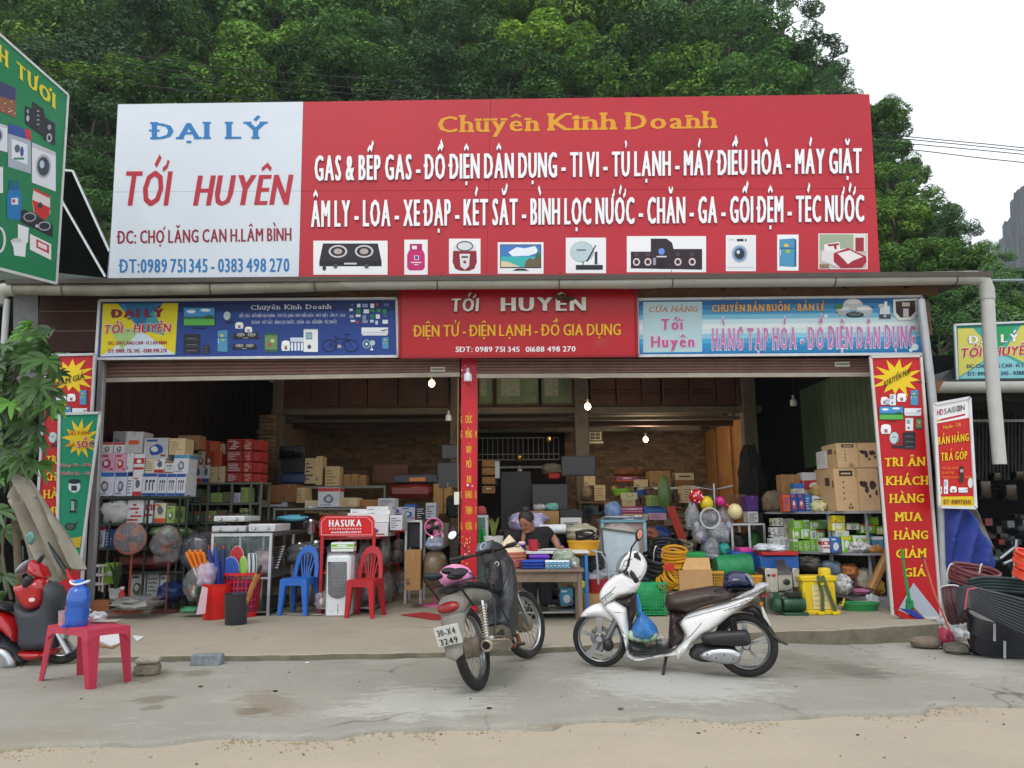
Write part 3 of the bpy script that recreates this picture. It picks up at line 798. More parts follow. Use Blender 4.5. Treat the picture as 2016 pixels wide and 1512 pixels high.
while z<Z1:
 for k in range(2):
  a=X0+k*(X1-X0)/2;o=r.uniform(-.004,.004)
  mb.box(a+.004,a+(X1-X0)/2-.004,YH-.3+o,YH-.1,z+.004,z+.06,BRICKM)
 z+=.068
shop_part(mb,'pier',kind='stuff',ang=0)
mb=MB();mb.prism([(xb0-.1,YH+.1,SLAB),(xb0-.1,YB,SLAB),(xb0-.1,YB,zc_),(xb0-.1,YH+.1,zc_)],(.1,0,0),PLAST);shop_part(mb,'side_wall')
mb=MB();mb.box(xb1-.0,xb1+.1,YH+.1,YB,SLAB,zc_,mat('8a5a34',rough=.9,var=.25,scale=3,bump=.2));shop_part(mb,'side_wall')
for k,(a,b)in enumerate(((.3,1.1),(1.35,2.3),(2.5,3.2))):
 mb=MB();mb.box(xb1-.03,xb1,YH+a,YH+b,1.0,zc_-.12,mat('a8743f',rough=.8,var=.2,scale=3),c=.006);shop_part(mb,'wall_panel')
mb=MB();mb.box(xb1-.15,xb1,YH+.2,YB,zc_-.14,zc_,CONC);shop_part(mb,'beam')
mb=MB();mb.box(xb0,xb0+.15,YH+.2,YB,zc_-.14,zc_,CONC);shop_part(mb,'beam')
BAR=mat('9a9a96',rough=.5,metal=.4)
yb=YB-.15
X0,X1,Z0,Z1=rect(940,862,1100,905,yb)
g=MB();g.bar((X0,yb,Z0),(X1,yb,Z0),.02,.02,BAR);g.bar((X0,yb,Z1),(X1,yb,Z1),.02,.02,BAR);g.bar((X0,yb,Z0+(Z1-Z0)*.25),(X1,yb,Z0+(Z1-Z0)*.25),.015,.015,BAR)
gr=shop_part(g,'window_grille')
for k in range(17):
 x=X0+(X1-X0)*k/16;mb=MB();mb.bar((x,yb,Z0),(x,yb,Z1),.012,.012,BAR);mb.build('bar',gr)
X0,X1,Z0,Z1=rect(940,906,1112,1050,YB-.1)
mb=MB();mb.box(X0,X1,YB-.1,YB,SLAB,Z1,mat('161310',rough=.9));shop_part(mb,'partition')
beam_px(985,1110,917,922,YB-.3,.03,BAR,'rail')
mb=MB();a,b,c,d=rect(190,575,1818,720,Y0+.12);mb.box(a,b,Y0+.12,Y0+.2,c,4.03,BROWNSHEET);shop_part(mb,'fascia')
a,b,c,d=rect(75,575,192,692,Y0+.05)
mb=MB();mb.box(a,b,Y0+.05,Y0+.09,c,4.05,BROWNSHEET)
for q in(.35,.7):mb.box(a,b,Y0+.04,Y0+.05,c+(4.05-c)*q,c+(4.05-c)*q+.012,mat('6b564c',rough=.6))
shop_part(mb,'fascia_panel')
for x0,x1,ya,yc in((640,790,566,588),(1250,1846,560,586)):
 p=[P(x0,ya,Y0-.12),P(x1,ya-(6 if x1>1500 else 0),Y0-.12),P(x1,yc-(6 if x1>1500 else 0),Y0-.12),P(x0,yc,Y0-.12)]
 mb=MB();mb.prism(p,(0,.05,0),mat('6d5137',rough=.8,var=.25,scale=5));shop_part(mb,'soffit_board')
for x in range(700,1800,120):
 if 790<x<1250:continue
 mb=MB();a=P(x,580,Y0-.1);mb.box(a.x,a.x+.05,Y0-.5,Y0+.1,4.0,4.05,WOOD);shop_part(mb,'rafter')
SLATM=mat('7d5f57',rough=.5,var=.15,scale=5,dirt=.25,dirtc='57443c')
RAILM=mat('a9a294',rough=.5,var=.15,dirt=.3,scale=4)
def shutter(x0,x1,yl,yr,label):
 s=thing('roller_shutter',label,'shutter',(P((x0+x1)/2,740,Y0).x,Y0,2.9))
 ytop=705;n=5
 for k in range(n):
  f0,f1=k/n,(k+1)/n
  q=[P(x0,ytop+(yl-8-ytop)*f0,Y0),P(x1,ytop+(yr-8-ytop)*f0,Y0),P(x1,ytop+(yr-8-ytop)*f1,Y0),P(x0,ytop+(yl-8-ytop)*f1,Y0)]
  mb=MB();up,lo=[q[0],q[1]],[q[3],q[2]]
  N=5;V=[]
  for j in range(N+1):
   t=j/N;b=.016*math.sin(math.pi*t)**.6
   for e in(0,1):p=up[e].lerp(lo[e],t*.94);V.append((p.x,p.y-b,p.z))
  F=[(2*j,2*j+2,2*j+3,2*j+1)for j in range(N)]
  mb.add(V,F,SLATM)
  p0,p1=lo[0].lerp(up[0],.06),lo[1].lerp(up[1],.06)
  mb.add([(p0 .x,p0 .y+.01,p0 .z),(p1 .x,p1 .y+.01,p1 .z),(p1 .x,p1 .y+.01,p1 .z-.02),(p0 .x,p0 .y+.01,p0 .z-.02)],[(0,1,2,3)],SLATM)
  mb.build('slat',s)
 mb=MB();q=[P(x0,yl-8,Y0-.02),P(x1,yr-8,Y0-.02),P(x1,yr,Y0-.02),P(x0,yl,Y0-.02)]
 mb.prism(q,(0,.05,0),RAILM);mb.build('bottom_rail',s)
 return s
s1=shutter(205,905,752,741,'left brown roller shutter, rolled up over the left half of the shop front')
s2=shutter(938,1712,744,741,'right brown roller shutter, rolled up over the right half of the shop front')
for s,x,y in((s1,862,727),(s2,1658,717)):
 mb=MB();p=P(x,y,Y0-.03);mb.box(p.x-.09,p.x+.09,Y0-.035,Y0-.02,p.z-.03,p.z+.03,mat('c8c8be',rough=.5));mb.box(p.x-.08,p.x+.08,Y0-.038,Y0-.035,p.z-.012,p.z+.012,mat('6f7a5e',rough=.5));mb.build('maker_plate',s)
def post(x0,y0,x1,y1,w,Y,label,m=GALV):
 a=P(x0,y0,Y);b=P(x1,y1,Y);mb=MB();k=(b-a).normalized()
 mb.bar(a,b,w,.07,m,c=.006,up=(0,1,0));t=solo(mb,'steel_post',label,'post');return t
post(203,700,176,1196,.075,Y0-.06,'grey steel guide post at the left end of the shop front')
post(1728,700,1757,1212,.07,Y0-.02,'grey steel guide post hidden behind the tall red banner',GALV)
mb=MB();pts=[P(1812,590,Y0-.35),P(1833,760,Y0-.35),P(1850,930,Y0-.35),P(1862,1232,Y0-.35)]
mb.tube(pts,.048,GALV,12)
pr=solo(mb,'pipe_post','tall grey pipe post between the red banner and the instalment sign','post')
mb=MB();p=P(1838,757,Y0-.35)
mb.prism([p+Vector((-.2,0,.05)),p+Vector((.16,0,.05)),p+Vector((.12,0,.03)),p+Vector((.02,0,-.12)),p+Vector((-.02,0,-.12)),p+Vector((-.05,0,.03)),p+Vector((-.2,0,.03))],(0,.02,0),mat('6e4a3a',rough=.9,var=.3,bump=.3))
o=solo(mb,'rusty_bracket','rusty steel bracket on the pipe post by the red banner','bracket')
mb=MB();p=P(1822,600,Y0-.3);q=P(1838,640,Y0-.3)
mb.box(p.x-.03,p.x+.05,Y0-.3,Y0-.2,q.z-.12,p.z+.05,mat('5a4036',rough=.9,var=.3));solo(mb,'rusty_plate','rusty plate at the top of the pipe post beside the right blue sign','bracket')
GP=mat('a2a29c',rough=.6,var=.15,scale=3,dirt=.35,dirtc='6c675c',dscale=3)
gut=thing('gutter_pipe','long grey round gutter pipe under the big billboard, bending down at both ends','pipe',(0,Y0-.45,4.0))
Yg=Y0-.45
def gp(x,y,dy=0):return P(x,y,Yg+dy)
mb=MB();mb.tube([gp(22,569),gp(200,571),gp(420,568),gp(600,563),gp(690,560)],.075,mat('8f8c82',rough=.7,var=.2,scale=3,dirt=.5,dirtc='5f594c',dscale=4),14);mb.build('left_pipe',gut)
mb=MB();mb.tube([gp(672,559),gp(900,557),gp(1130,556),gp(1235,556)],.079,GP,14);mb.build('middle_pipe',gut)
mb=MB();mb.tube([gp(1225,556),gp(1330,553),gp(1640,551),gp(1905,547)],.083,GP,14);mb.build('right_pipe',gut)
mb=MB();mb.tube([gp(1895,547),gp(1922,547),gp(1936,553),gp(1942,568),gp(1944,590)],.085,plastic('a9aaa6',dirt=.2),14);mb.build('elbow',gut)
mb=MB();mb.tube([gp(1944,585),gp(1950,700),gp(1968,914)],.075,plastic('b4b5b2',dirt=.2),16)
mb.build('down_pipe',gut)
mb=MB();mb.tube([gp(30,569),gp(10,571),gp(0,582),gp(-2,600)],.085,plastic('b0b2b0',dirt=.25),14);mb.build('elbow',gut)
mb=MB();mb.tube([gp(14,590),gp(7,690)],.035,plastic('b9bdc0',dirt=.2),10);mb.build('down_pipe',gut)
for x,y in((128,570),(418,568),(622,562),(862,557),(1100,556),(1322,553),(1640,551),(1878,548)):
 mb=MB();c=gp(x,y);mb.tube([c+Vector((0,.088*math.cos(a),.088*math.sin(a)))for a in[i*math.pi/8 for i in range(16)]],.006,mat('3b352e',rough=.7),5,closed=True)
 mb.bar(c+Vector((0,.05,.08)),c+Vector((.05,.2,.2)),.006,.006,mat('3b352e',rough=.7));mb.build('wire_strap',gut)
WHT=lin('ffffff');
def signcol(c,**k):return mat(c,**{**dict(rough=.5,var=.03,scale=1.2,spec=.35),**k})
WH=signcol('e6e8ea');BK=signcol('1a1a20');
# ---- billboard
Yb_=Y0-.12;pb=PY(Yb_)
bil=thing('billboard','huge billboard across the shop roof, white left panel and long red right panel','billboard',(0,Yb_,4.1))
WPAN=signcol('d3dbe6',var=.03,dirt=.1,dirtc='b4b8ba',dscale=.9);RPAN=signcol('b5182c',var=.07,rough=.42,scale=.6,spec=.45,dirt=.1,dirtc='9a3444',dscale=.9)
def Lx(y):return 232+(213-232)*(y-205)/(557-205)
def Mx(y):return 597+(588-597)*(y-201)/(552-201)
def Rx(y):return 1712+(1733-1712)*(y-185)/(540-185)
def Ty(x):return 205+(185-205)*(x-232)/(1712-232)
def My(x):return 378+(371-378)*(x-222)/(1722-222)
def By(x):return 560+(543-560)*(x-213)/(1733-213)
def Sx(y):return 966+(958-966)*(y-190)/(550-190)
def panel(f0,f1,g0,g1,m,name):
 e=.8
 q=[]
 for(fx,gy,ex,ey)in((f0,g0,e,e),(f1,g0,-e,e),(f1,g1,-e,-e),(f0,g1,e,-e)):
  x=fx(300);
  for _ in range(4):y=gy(x);x=fx(y)
  q.append(pb.px(x+ex*.35,y+ey*.35))
 mb=MB();mb.prism(q,(0,.035,0),m);return mb.build(name,bil)
for(a,b)in((Ty,My),(My,By)):
 panel(Lx,Mx,a,b,WPAN,'white_panel');panel(Mx,Sx,a,b,RPAN,'red_panel');panel(Sx,Rx,a,b,RPAN,'red_panel')
mb=MB()
for x in range(240,1720,145):a=P(x,215,Yb_+.06);mb.box(a.x,a.x+.04,Yb_+.04,Yb_+.09,4.1,a.z,STEEL);mb.bar((a.x,Yb_+.07,a.z-.3),(a.x,Yb_+1.3,4.2),.035,.035,STEEL)
mb.build('support_frame',bil)
BLUEL=signcol('2278b8');REDL=signcol('b32a3c');DRED=signcol('8f2038');GOLD=signcol('d99a26');OW=mat('eef0f4',rough=.35,var=.02);LS=signcol('9aa0b8')
def bl(txt,*a,name='lettering',par=None,**k):
 mb=MB();letters(mb,k.pop('pl',pb),txt,*a,**k);return mb.build(name,par or bil,ang=0)
bl('ĐẠI LÝ',299,524,274,273,33,BLUEL,off=.035,serif=.26,track=.12,space=.42)
bl('TỚI',240,331,405,405,72,REDL,off=.045,shear=.14,track=.10)
bl('HUYÊN',380,568,405,403,63,REDL,off=.045,shear=.17,track=.08)
bl('ĐC: CHỢ LĂNG CAN H.LÂM BÌNH',232,574,480,474,27,DRED,off=.035,track=.09)
bl('ĐT:0989 751 345 - 0383 498 270',236,570,537,535,28,BLUEL,off=.03,track=.08,space=.2)
bl('Chuyên',862,1060,261,258,33,GOLD,off=.028,serif=.24,track=.11)
bl('Kinh',1080,1212,257,255,33,GOLD,off=.028,serif=.24,track=.11)
bl('Doanh',1232,1410,255,252,33,GOLD,off=.028,serif=.24,track=.11)
kw=dict(off=.058,track=.085,depth=.02,side=LS,h=.001,space=.27)
bl('GAS & BẾP GAS - ĐỒ ĐIỆN DÂN DỤNG - TI VI - TỦ LẠNH - MÁY ĐIỀU HÒA - MÁY GIẶT',620,1695,357,342,52,OW,**kw)
bl('ÂM LY - LOA - XE ĐẠP - KÉT SẮT - BÌNH LỌC NƯỚC - CHĂN - GA - GỐI ĐỆM - TÉC NƯỚC',613,1700,448,437,55,OW,**kw)
# ---- small pictures of goods, as printed on the signs
C_={}
def K(c):
 if c not in C_:C_[c]=signcol(c)
 return C_[c]
def icon(pr,kind,x0,y0,x1,y1):
 w,h=x1-x0,y1-y0
 def X(a):return x0+a*w
 def Yy(b):return y0+b*h
 def R_(a,b,c,d,m,sk=0):pr.rect(X(a),Yy(b),X(c),Yy(d),K(m))
 def O_(a,b,c,d,m):pr.oval(X(a),Yy(b),c*w,d*h,K(m))
 def Q(pts,m):pr.poly([(X(a),Yy(b))for a,b in pts],K(m))
 if kind=='tv':
  R_(0,0,1,.86,'20262c');R_(.02,.03,.98,.5,'3f8fd0');R_(.02,.42,.98,.55,'2d6a5c');R_(.02,.55,.98,.83,'58b04a');O_(.25,.2,.14,.08,'dfeefa');O_(.7,.14,.16,.07,'dfeefa');O_(.8,.45,.15,.09,'1f5a32');R_(.3,.93,.7,.98,'15181c')
 elif kind=='beach':
  R_(0,.02,1,.86,'2c3040');R_(.02,.05,.98,.45,'3f78c0');Q([(.2,.3),(.4,.12),(.6,.16),(.85,.08),(.95,.3),(.7,.42),(.3,.44)],'e2ecf6');R_(.02,.45,.98,.82,'35b0b0');Q([(.02,.6),(.2,.64),(.5,.82),(.02,.82)],'d8c8a8');Q([(.6,.82),(.62,.62),(.72,.5),(.8,.56),(.88,.46),(.98,.52),(.98,.82)],'6a5a3e');Q([(.85,.5),(.92,.2),(.98,.5)],'3a6a34');Q([(.3,.95),(.7,.95),(.6,.88),(.4,.88)],'20242c')
 elif kind=='fridge':
  Q([(0,.04),(.85,0),(1,.05),(1,.97),(.86,1),(0,.97)],'4a90b8');Q([(.88,.03),(1,.05),(1,.97),(.88,1)],'2c5f80');R_(0,.33,.88,.36,'24485e');O_(.4,.25,.14,.06,'e0c040');O_(.5,.46,.16,.06,'8fc040');R_(.04,.4,.09,.6,'c8d8e0')
 elif kind=='safe':
  R_(0,0,1,1,'22262c')
  for b in(.3,.62,.92):R_(.05,b,.95,b+.015,'5a626a');R_(.2,b-.08,.8,b-.06,'8a929a')
 elif kind=='stove':
  Q([(.06,0),(.94,0),(1,.62),(0,.62)],'2a2430');R_(0,.62,1,.8,'14141a');O_(.08,.86,.03,.1,'26262c');O_(.3,.28,.15,.22,'c8ccd0');O_(.3,.28,.12,.17,'2a2430');O_(.3,.28,.07,.1,'b0a8a0');O_(.72,.28,.15,.22,'c8ccd0');O_(.72,.28,.12,.17,'2a2430');O_(.72,.28,.07,.1,'b0a8a0');R_(.4,.68,.6,.74,'c8ccd0');O_(.26,.8,.035,.08,'4a4a50');O_(.76,.8,.035,.08,'4a4a50')
 elif kind=='cooker':
  Q([(.06,.3),(.94,.3),(.96,.7),(.86,.93),(.66,1),(.34,1),(.14,.93),(.04,.7)],'8a1f2c');Q([(.06,.32),(.1,.14),(.3,.04),(.7,.04),(.9,.14),(.94,.32)],'d6dade');pr.ring(X(.5),Yy(.16),.32*w,.18*h,.05*w,K('555a60'));Q([(.3,.42),(.7,.42),(.66,.85),(.5,.96),(.34,.85)],'d8dade');R_(.38,.5,.62,.56,'3a3a40');O_(.5,.7,.06,.05,'8a1f2c')
 elif kind=='cooker2':
  Q([(.08,.2),(.92,.2),(1,.6),(.9,.95),(.1,.95),(0,.6)],'e4e8ec');O_(.5,.22,.44,.2,'f2f4f6');R_(.36,.5,.64,.84,'3a4660');O_(.5,.62,.08,.1,'e08030')
 elif kind=='cyl':
  Q([(.1,.25),(.9,.25),(1,.42),(1,.9),(.85,1),(.15,1),(0,.9),(0,.42)],'c0206a');Q([(.15,.0),(.85,.0),(.85,.25),(.15,.25)],'a81a5c');R_(.28,.07,.55,.2,'e8e0ea');R_(.4,.44,.66,.6,'e8e8ee');R_(.44,.46,.62,.58,'30408a');R_(.22,.68,.8,.72,'eedde6');R_(.4,.77,.64,.8,'eedde6')
 elif kind=='bcyl':
  Q([(.1,.25),(.9,.25),(1,.42),(1,.9),(.85,1),(.15,1),(0,.9),(0,.42)],'1a78b8');Q([(.15,.0),(.4,.0),(.4,.12),(.65,.12),(.65,0),(.85,0),(.85,.25),(.15,.25)],'1a5f92');R_(.3,.45,.75,.62,'d8e4ee');O_(.45,.53,.1,.05,'c03038')
 elif kind=='dish':
  pr.oval(X(.38),Yy(.38),.36*w,.36*h,K('9fb8c0'));pr.oval(X(.36),Yy(.36),.33*w,.33*h,K('b8ccd2'));Q([(.5,.7),(.78,.15),(.81,.17),(.55,.72)],'2a2a30');R_(.4,.7,.43,.84,'2a2a30');R_(.2,.82,1,.98,'22222a');R_(.76,.38,.84,.8,'33333a');R_(.22,.3,.5,.34,'4a5a60')
 elif kind=='speakers':
  Q([(.0,.42),(.28,.42),(.28,.02),(.5,.02),(.58,.15),(.6,.34),(1,.34),(1,.98),(.0,.94)],'2a2028')
  for a in(.08,.24,.66,.86):O_(a,.74,.05,.12,'d8c8c8');O_(a,.74,.03,.07,'3a2028');O_(a,.5,.035,.07,'4a3a44')
  O_(.43,.42,.045,.1,'6a90e0');O_(.43,.8,.06,.13,'15101a');R_(.36,.56,.5,.6,'d8d8e0');R_(.31,.62,.35,.84,'9a98a8')
 elif kind=='speaker3':
  Q([(0,.1),(.25,.16),(.25,0),(.6,.16),(.68,.36),(1,.5),(1,1),(.62,.86),(.62,.8),(0,.5)],'26262c');O_(.8,.82,.09,.1,'b8bcc2');O_(.8,.82,.05,.06,'26262c');O_(.8,.58,.06,.06,'9a9ea4');O_(.08,.22,.04,.05,'9a9ea4');O_(.08,.38,.05,.07,'b8bcc2')
  for b in(.2,.3,.4,.5):R_(.38,b,.46,b+.03,'a0a4aa')
 elif kind=='washer':
  R_(0,0,1,1,'dfe3e8');R_(.35,.06,.6,.14,'2a3038');O_(.68,.1,.04,.04,'606870');R_(.05,.08,.25,.1,'a8aeb4');O_(.45,.52,.3,.28,'b0b8c0');O_(.45,.52,.25,.23,'6a90b8');O_(.45,.52,.18,.17,'26303c');O_(.4,.47,.06,.06,'c8d8e8');R_(.0,.93,1,.94,'b8bec4')
 elif kind=='washer2':
  Q([(0,.02),(1,.22),(1,1),(0,.82)],'dfe3e8');Q([(0,.02),(1,.22),(1,.3),(0,.12)],'c0c6cc');O_(.48,.5,.32,.24,'a8b0b8');O_(.48,.5,.25,.19,'3a4650');O_(.42,.46,.1,.08,'b8ccd8')
 elif kind=='ac':
  R_(0,0,1,.8,'e4e8ee');R_(.02,.55,.98,.68,'b8c0ca');Q([(.7,.38),(.98,.2),(.98,.34),(.8,.46)],'26303c');R_(.03,.8,.97,1,'c8ced6')
 elif kind=='acred':
  Q([(0,0),(1,.4),(1,1),(0,.6)],'e8e8ea');Q([(.3,.2),(.9,.44),(.9,.76),(.3,.52)],'c02830');Q([(.38,.3),(.8,.46),(.8,.64),(.38,.48)],'ecdcdc')
 elif kind=='bed':
  R_(0,0,1,1,'b8b4a8');R_(0,0,1,.45,'9aa890');R_(.72,0,.98,.5,'d8d8d8');R_(.76,.1,.94,.5,'9a2838');Q([(.1,.3),(.42,.22),(.45,.5),(.2,.62),(.1,.5)],'e4e0e0');Q([(.16,.3),(.4,.26),(.42,.32),(.36,.33),(.37,.44),(.32,.44),(.3,.34),(.2,.36)],'a02038');Q([(.05,.5),(.3,.48),(.6,.4),(.98,.62),(1,.8),(.9,.98),(.45,1),(.2,.85),(.04,.78)],'dcd6d8');Q([(.3,.56),(.6,.4),(.98,.64),(1,.8),(.9,.98),(.45,1),(.3,.8)],'a01c34');Q([(.38,.56),(.64,.47),(.92,.66),(.7,.78),(.6,.88),(.5,.72)],'e4dede');R_(0,.88,.2,1,'8a7058')
 elif kind=='toilet':
  Q([(.4,0),(1,.12),(.95,.55),(.85,.6),(.8,1),(.2,.95),(.15,.7),(0,.5),(.4,.45)],'e8ecee');O_(.35,.5,.3,.07,'c8ced2')
 elif kind=='cooker3':
  Q([(.1,.0),(1,.25),(1,.8),(.7,1),(.1,.75),(0,.4)],'dcd6d4');Q([(0,.36),(1,.62),(.95,.85),(.7,1),(.15,.78)],'c82c28');O_(.45,.55,.14,.1,'3a3030');Q([(.1,0),(1,.25),(.96,.32),(.1,.08)],'c82c28')
 elif kind=='stove3':
  Q([(0,.05),(.12,0),(1,.55),(1,1),(0,.45)],'202228');pr.ring(X(.28),Yy(.28),.2*w,.17*h,.04*w,K('a0a4a8'));pr.ring(X(.74),Yy(.6),.2*w,.17*h,.04*w,K('a0a4a8'));O_(.5,.6,.05,.06,'c0c4c8')
 elif kind=='poster':
  Q([(0,.0),(1,.3),(1,1),(0,.7)],'3a3c68');Q([(0,.4),(1,.6),(1,1),(0,.7)],'8a5a40');
  r=random.Random(4)
  for k in range(26):a=r.random();b=.45+a*.2+r.random()*.3*1;O_(a,min(.95,b),.02,.015,r.choice(('e8c890','f0e0b0','d88850')))
 elif kind=='box':
  Q([(0,0),(1,.14),(1,1),(0,.86)],'a8b4c0');Q([(0,0),(1,.14),(1,.34),(0,.2)],'30509a');Q([(.7,.1),(1,.14),(1,.36),(.8,.3)],'c83038');Q([(.15,.3),(.85,.42),(.85,.82),(.15,.7)],'e0e6ea');O_(.4,.5,.12,.08,'5a6068');O_(.6,.56,.08,.1,'3a5a9a');R_(.25,.68,.7,.72,'2a8a6a')
 elif kind=='freezer':
  R_(0,0,1,1,'e2e6ea');R_(.15,.15,.6,.45,'2a3a44');R_(.18,.18,.57,.42,'8ab0c0');O_(.4,.78,.14,.1,'4a5a66');R_(0,0,1,.04,'b8c0c6')
 elif kind=='purifier':
  R_(0,.3,1,1,'3a5a9a')
  for a in(.05,.3,.55,.8):R_(a,.5,a+.16,.95,'dce6f2')
  R_(0,.2,1,.45,'c8d4e2')
 elif kind=='screen':
  R_(0,0,1,1,'2c5a50');R_(.08,.12,.92,.85,'6a8a5a');O_(.4,.6,.1,.1,'c03830');O_(.6,.4,.14,.1,'c8c090')
 elif kind=='bike':
  pr.ring(X(.2),Yy(.66),.2*w,.32*h,.02*w,K('14161c'));pr.ring(X(.8),Yy(.66),.2*w,.32*h,.02*w,K('14161c'))
  for q in((.2,.66,.42,.3),(.42,.3,.68,.32),(.68,.32,.8,.66),(.2,.66,.48,.7),(.48,.7,.68,.32),(.48,.7,.36,.2),(.68,.32,.66,.08),(.6,.06,.78,.1),(.3,.16,.42,.18)):pr.line(X(q[0]),Yy(q[1]),X(q[2]),Yy(q[3]),1.1,K('14161c'))
  O_(.48,.7,.06,.09,'9aa2aa')
 elif kind=='fan':
  O_(.3,.4,.3,.36,'9ab8c8');O_(.3,.4,.24,.3,'3a5a7a');O_(.3,.4,.1,.12,'d0dce4');O_(.75,.3,.2,.22,'a8c0cc');R_(.66,.4,.72,.9,'b8c8d0');O_(.7,.85,.12,.07,'e8eef2')
 elif kind=='kettle':
  Q([(.25,.0),(.7,.0),(.9,.12),(.86,.7),(.78,.72),(.8,.16),(.66,.14),(.72,.9),(.2,.9)],'1a2a28');Q([(.3,.14),(.6,.14),(.6,.84),(.28,.84)],'8ab0a8');R_(.1,.9,.85,1,'14201e')
 elif kind=='pan':
  O_(.42,.62,.42,.38,'1a2422');O_(.42,.6,.33,.28,'44544e');Q([(.74,.36),(.98,.0),(1,.06),(.8,.45)],'1a2422')
 elif kind=='pots':
  O_(.45,.3,.26,.3,'b8bec4');O_(.45,.16,.2,.1,'dce0e4');O_(.2,.6,.2,.26,'a0a8ae');O_(.2,.5,.18,.1,'d0d6da');O_(.75,.6,.22,.28,'b0b8be');O_(.75,.5,.2,.1,'e0e4e8');O_(.5,.8,.24,.14,'22262a');O_(.5,.78,.18,.09,'5a6268');O_(.08,.4,.1,.14,'3a7a3c');R_(.9,.42,1,.46,'202428');R_(0,.66,.06,.7,'202428')
 elif kind=='blender':
  R_(.2,.3,.9,.75,'d8dee2');O_(.3,.3,.22,.12,'c0c8ce');R_(.5,.05,.7,.5,'e8ecee');R_(.15,.75,.95,1,'40484e');O_(.55,.85,.1,.08,'b0b8be')
def icbox(pr,x0,y0,x1,y1,kind,ins=.08,m='e9ebee',bot=None):
 pr.rect(x0,y0,x1,y1,K(m));w,h=x1-x0,y1-y0
 icon(pr,kind,x0+w*ins,y0+h*ins,x1-w*ins,y1-h*ins)
def pics(t,pl,items,h=.004):
 for k,a in enumerate(items):
  pr=Print(pl,h+(k%3)*.0001);icon(pr,*a);pr.build('picture',t)
def pic(x0,y0,x1,y1,kind,ins=.08):
 pr=Print(pb,.002);icbox(pr,x0,y0,x1,y1,kind,ins);pr.build('goods_picture',bil)
for a in((617,474,763,541,'stove'),(796,472,842,541,'cyl',.12),(884,470,946,539,'cooker'),(980,477,1070,539,'beach',.05),(1114,468,1193,538,'dish'),(1234,465,1390,536,'speakers',.05),(1429,463,1488,534,'washer',.05),(1530,462,1572,533,'fridge',.1),(1611,460,1708,530,'bed',.02)):pic(*a)
# ---- a generic framed sign board
def board(name,label,cat,pl,q,m,frame=None,fw=3,d=.05,base=None):
 pts=[pl.px(*p)for p in q]
 c=sum(pts,Vector())/4
 t=thing(name,label,cat,(c.x,c.y,min(p.z for p in pts)))
 mb=MB();mb.prism(pts,-pl.n*d,m);mb.build('board',t)
 if frame:
  mb=MB()
  for i in range(4):
   a,b=pts[i]+pl.n*.008,pts[(i+1)%4]+pl.n*.008
   mb.bar(a,b,.03,.03*fw/3,frame,up=pl.n)
  mb.build('frame',t)
 return t
ps=PY(Y0-.16);FRW=mat('c9ccd0',rough=.5,var=.1,dirt=.2)
BL1=signcol('1f3f8a');BLD=signcol('142a62')
t=board('shop_sign','long blue sign with yellow panel and pictures of goods over the left shutter','sign',ps,((197,592),(781,588),(784,702),(190,707)),BL1,FRW)
pr=Print(ps,.002);pr.poly([(200,595),(778,591),(778,612),(199,616)],BLD)
pr.poly([(203,598),(351,597),(345,698),(197,702)],K('2f86b8'))
YEL=K('d8c81e')
pr.poly([(203,598),(232,598),(276,650),(198,702)],YEL);pr.poly([(322,597),(351,597),(345,698),(276,650)],YEL);pr.poly([(198,702),(276,650),(345,698)],K('c8d8e6'));pr.poly([(212,640),(276,650),(240,690)],K('9fc27a'));pr.poly([(276,650),(300,606),(325,660)],K('3f9aa8'));pr.poly([(245,598),(310,598),(276,650)],K('2a6a9a'))
pr.build('printed_panel',t)
pics(t,ps,(('tv',361,605,424,648),('dish',440,613,460,637),('cooker2',463,634,480,648),('cooker2',482,643,497,655),('safe',362,658,394,696),('safe',399,680,413,696),('fridge',429,650,450,693),('stove',459,655,510,670),('stove',457,677,506,690),('screen',520,656,548,694),('cooker2',554,670,572,692),('purifier',572,658,598,692),('freezer',598,648,626,693),('bike',634,655,706,694),('ac',712,645,764,661),('fan',714,668,740,692),('fridge',753,664,766,687)),.006)
pr=Print(ps,.006)
r=random.Random(2)
for j in range(4):
 for i in range(6):
  x=689+i*13+r.uniform(-2,2);y=598+j*11+r.uniform(-1,1);
  pr.rect(x,y,x+r.uniform(5,11),y+r.uniform(4,9),K(r.choice(('c8d4e4','5a6a90','a03848','2a8a50','dfe6ee','8a98b8'))))
pr.frame(201,594,776,701,.8,K('b8c4dc'))if False else None
pr.build('goods_pictures',t)
LREDO=K('c41e34');W2=K('e4e6ea')
def tl(par,pl,txt,xl,xr,yl,yr,cap,m,name='lettering',**k):
 mb=MB();letters(mb,pl,txt,xl,xr,yl,yr,cap,m,**k);return mb.build(name,par,ang=0)
tl(t,ps,'ĐẠI LÝ',221,322,625,624,16,K('8a1838'),off=.06,track=.14,h=.008,edge=K('3a1a4a'),edgew=.03)
tl(t,ps,'TỚI - HUYÊN',204,336,657,654,18,LREDO,off=.04,shear=.15,track=.09,h=.008,edge=W2,edgew=.035)
tl(t,ps,'ĐC: CHỢ LĂNG CAN - H. LÂM BÌNH',214,329,679,678,7,K('a01838'),off=.05,h=.008)
tl(t,ps,'ĐT: 0989. 751. 345 - 0388.498.270',214,329,695,694,8,K('a01838'),off=.05,h=.008)
tl(t,ps,'Chuyên Kinh Doanh',494,652,610,608,9,K('c8ccd8'),off=.015,serif=.22,track=.12,h=.008,space=.4)
tl(t,ps,'BẾP, GAS - ĐỒ ĐIỆN GIA DỤNG - TIVI TỦ LẠNH - MÁY ĐIỀU HÒA - MÁY GIẶT - ÂM LY - LOA',472,680,625,624,6.5,K('b8c2da'),off=.04,h=.008)
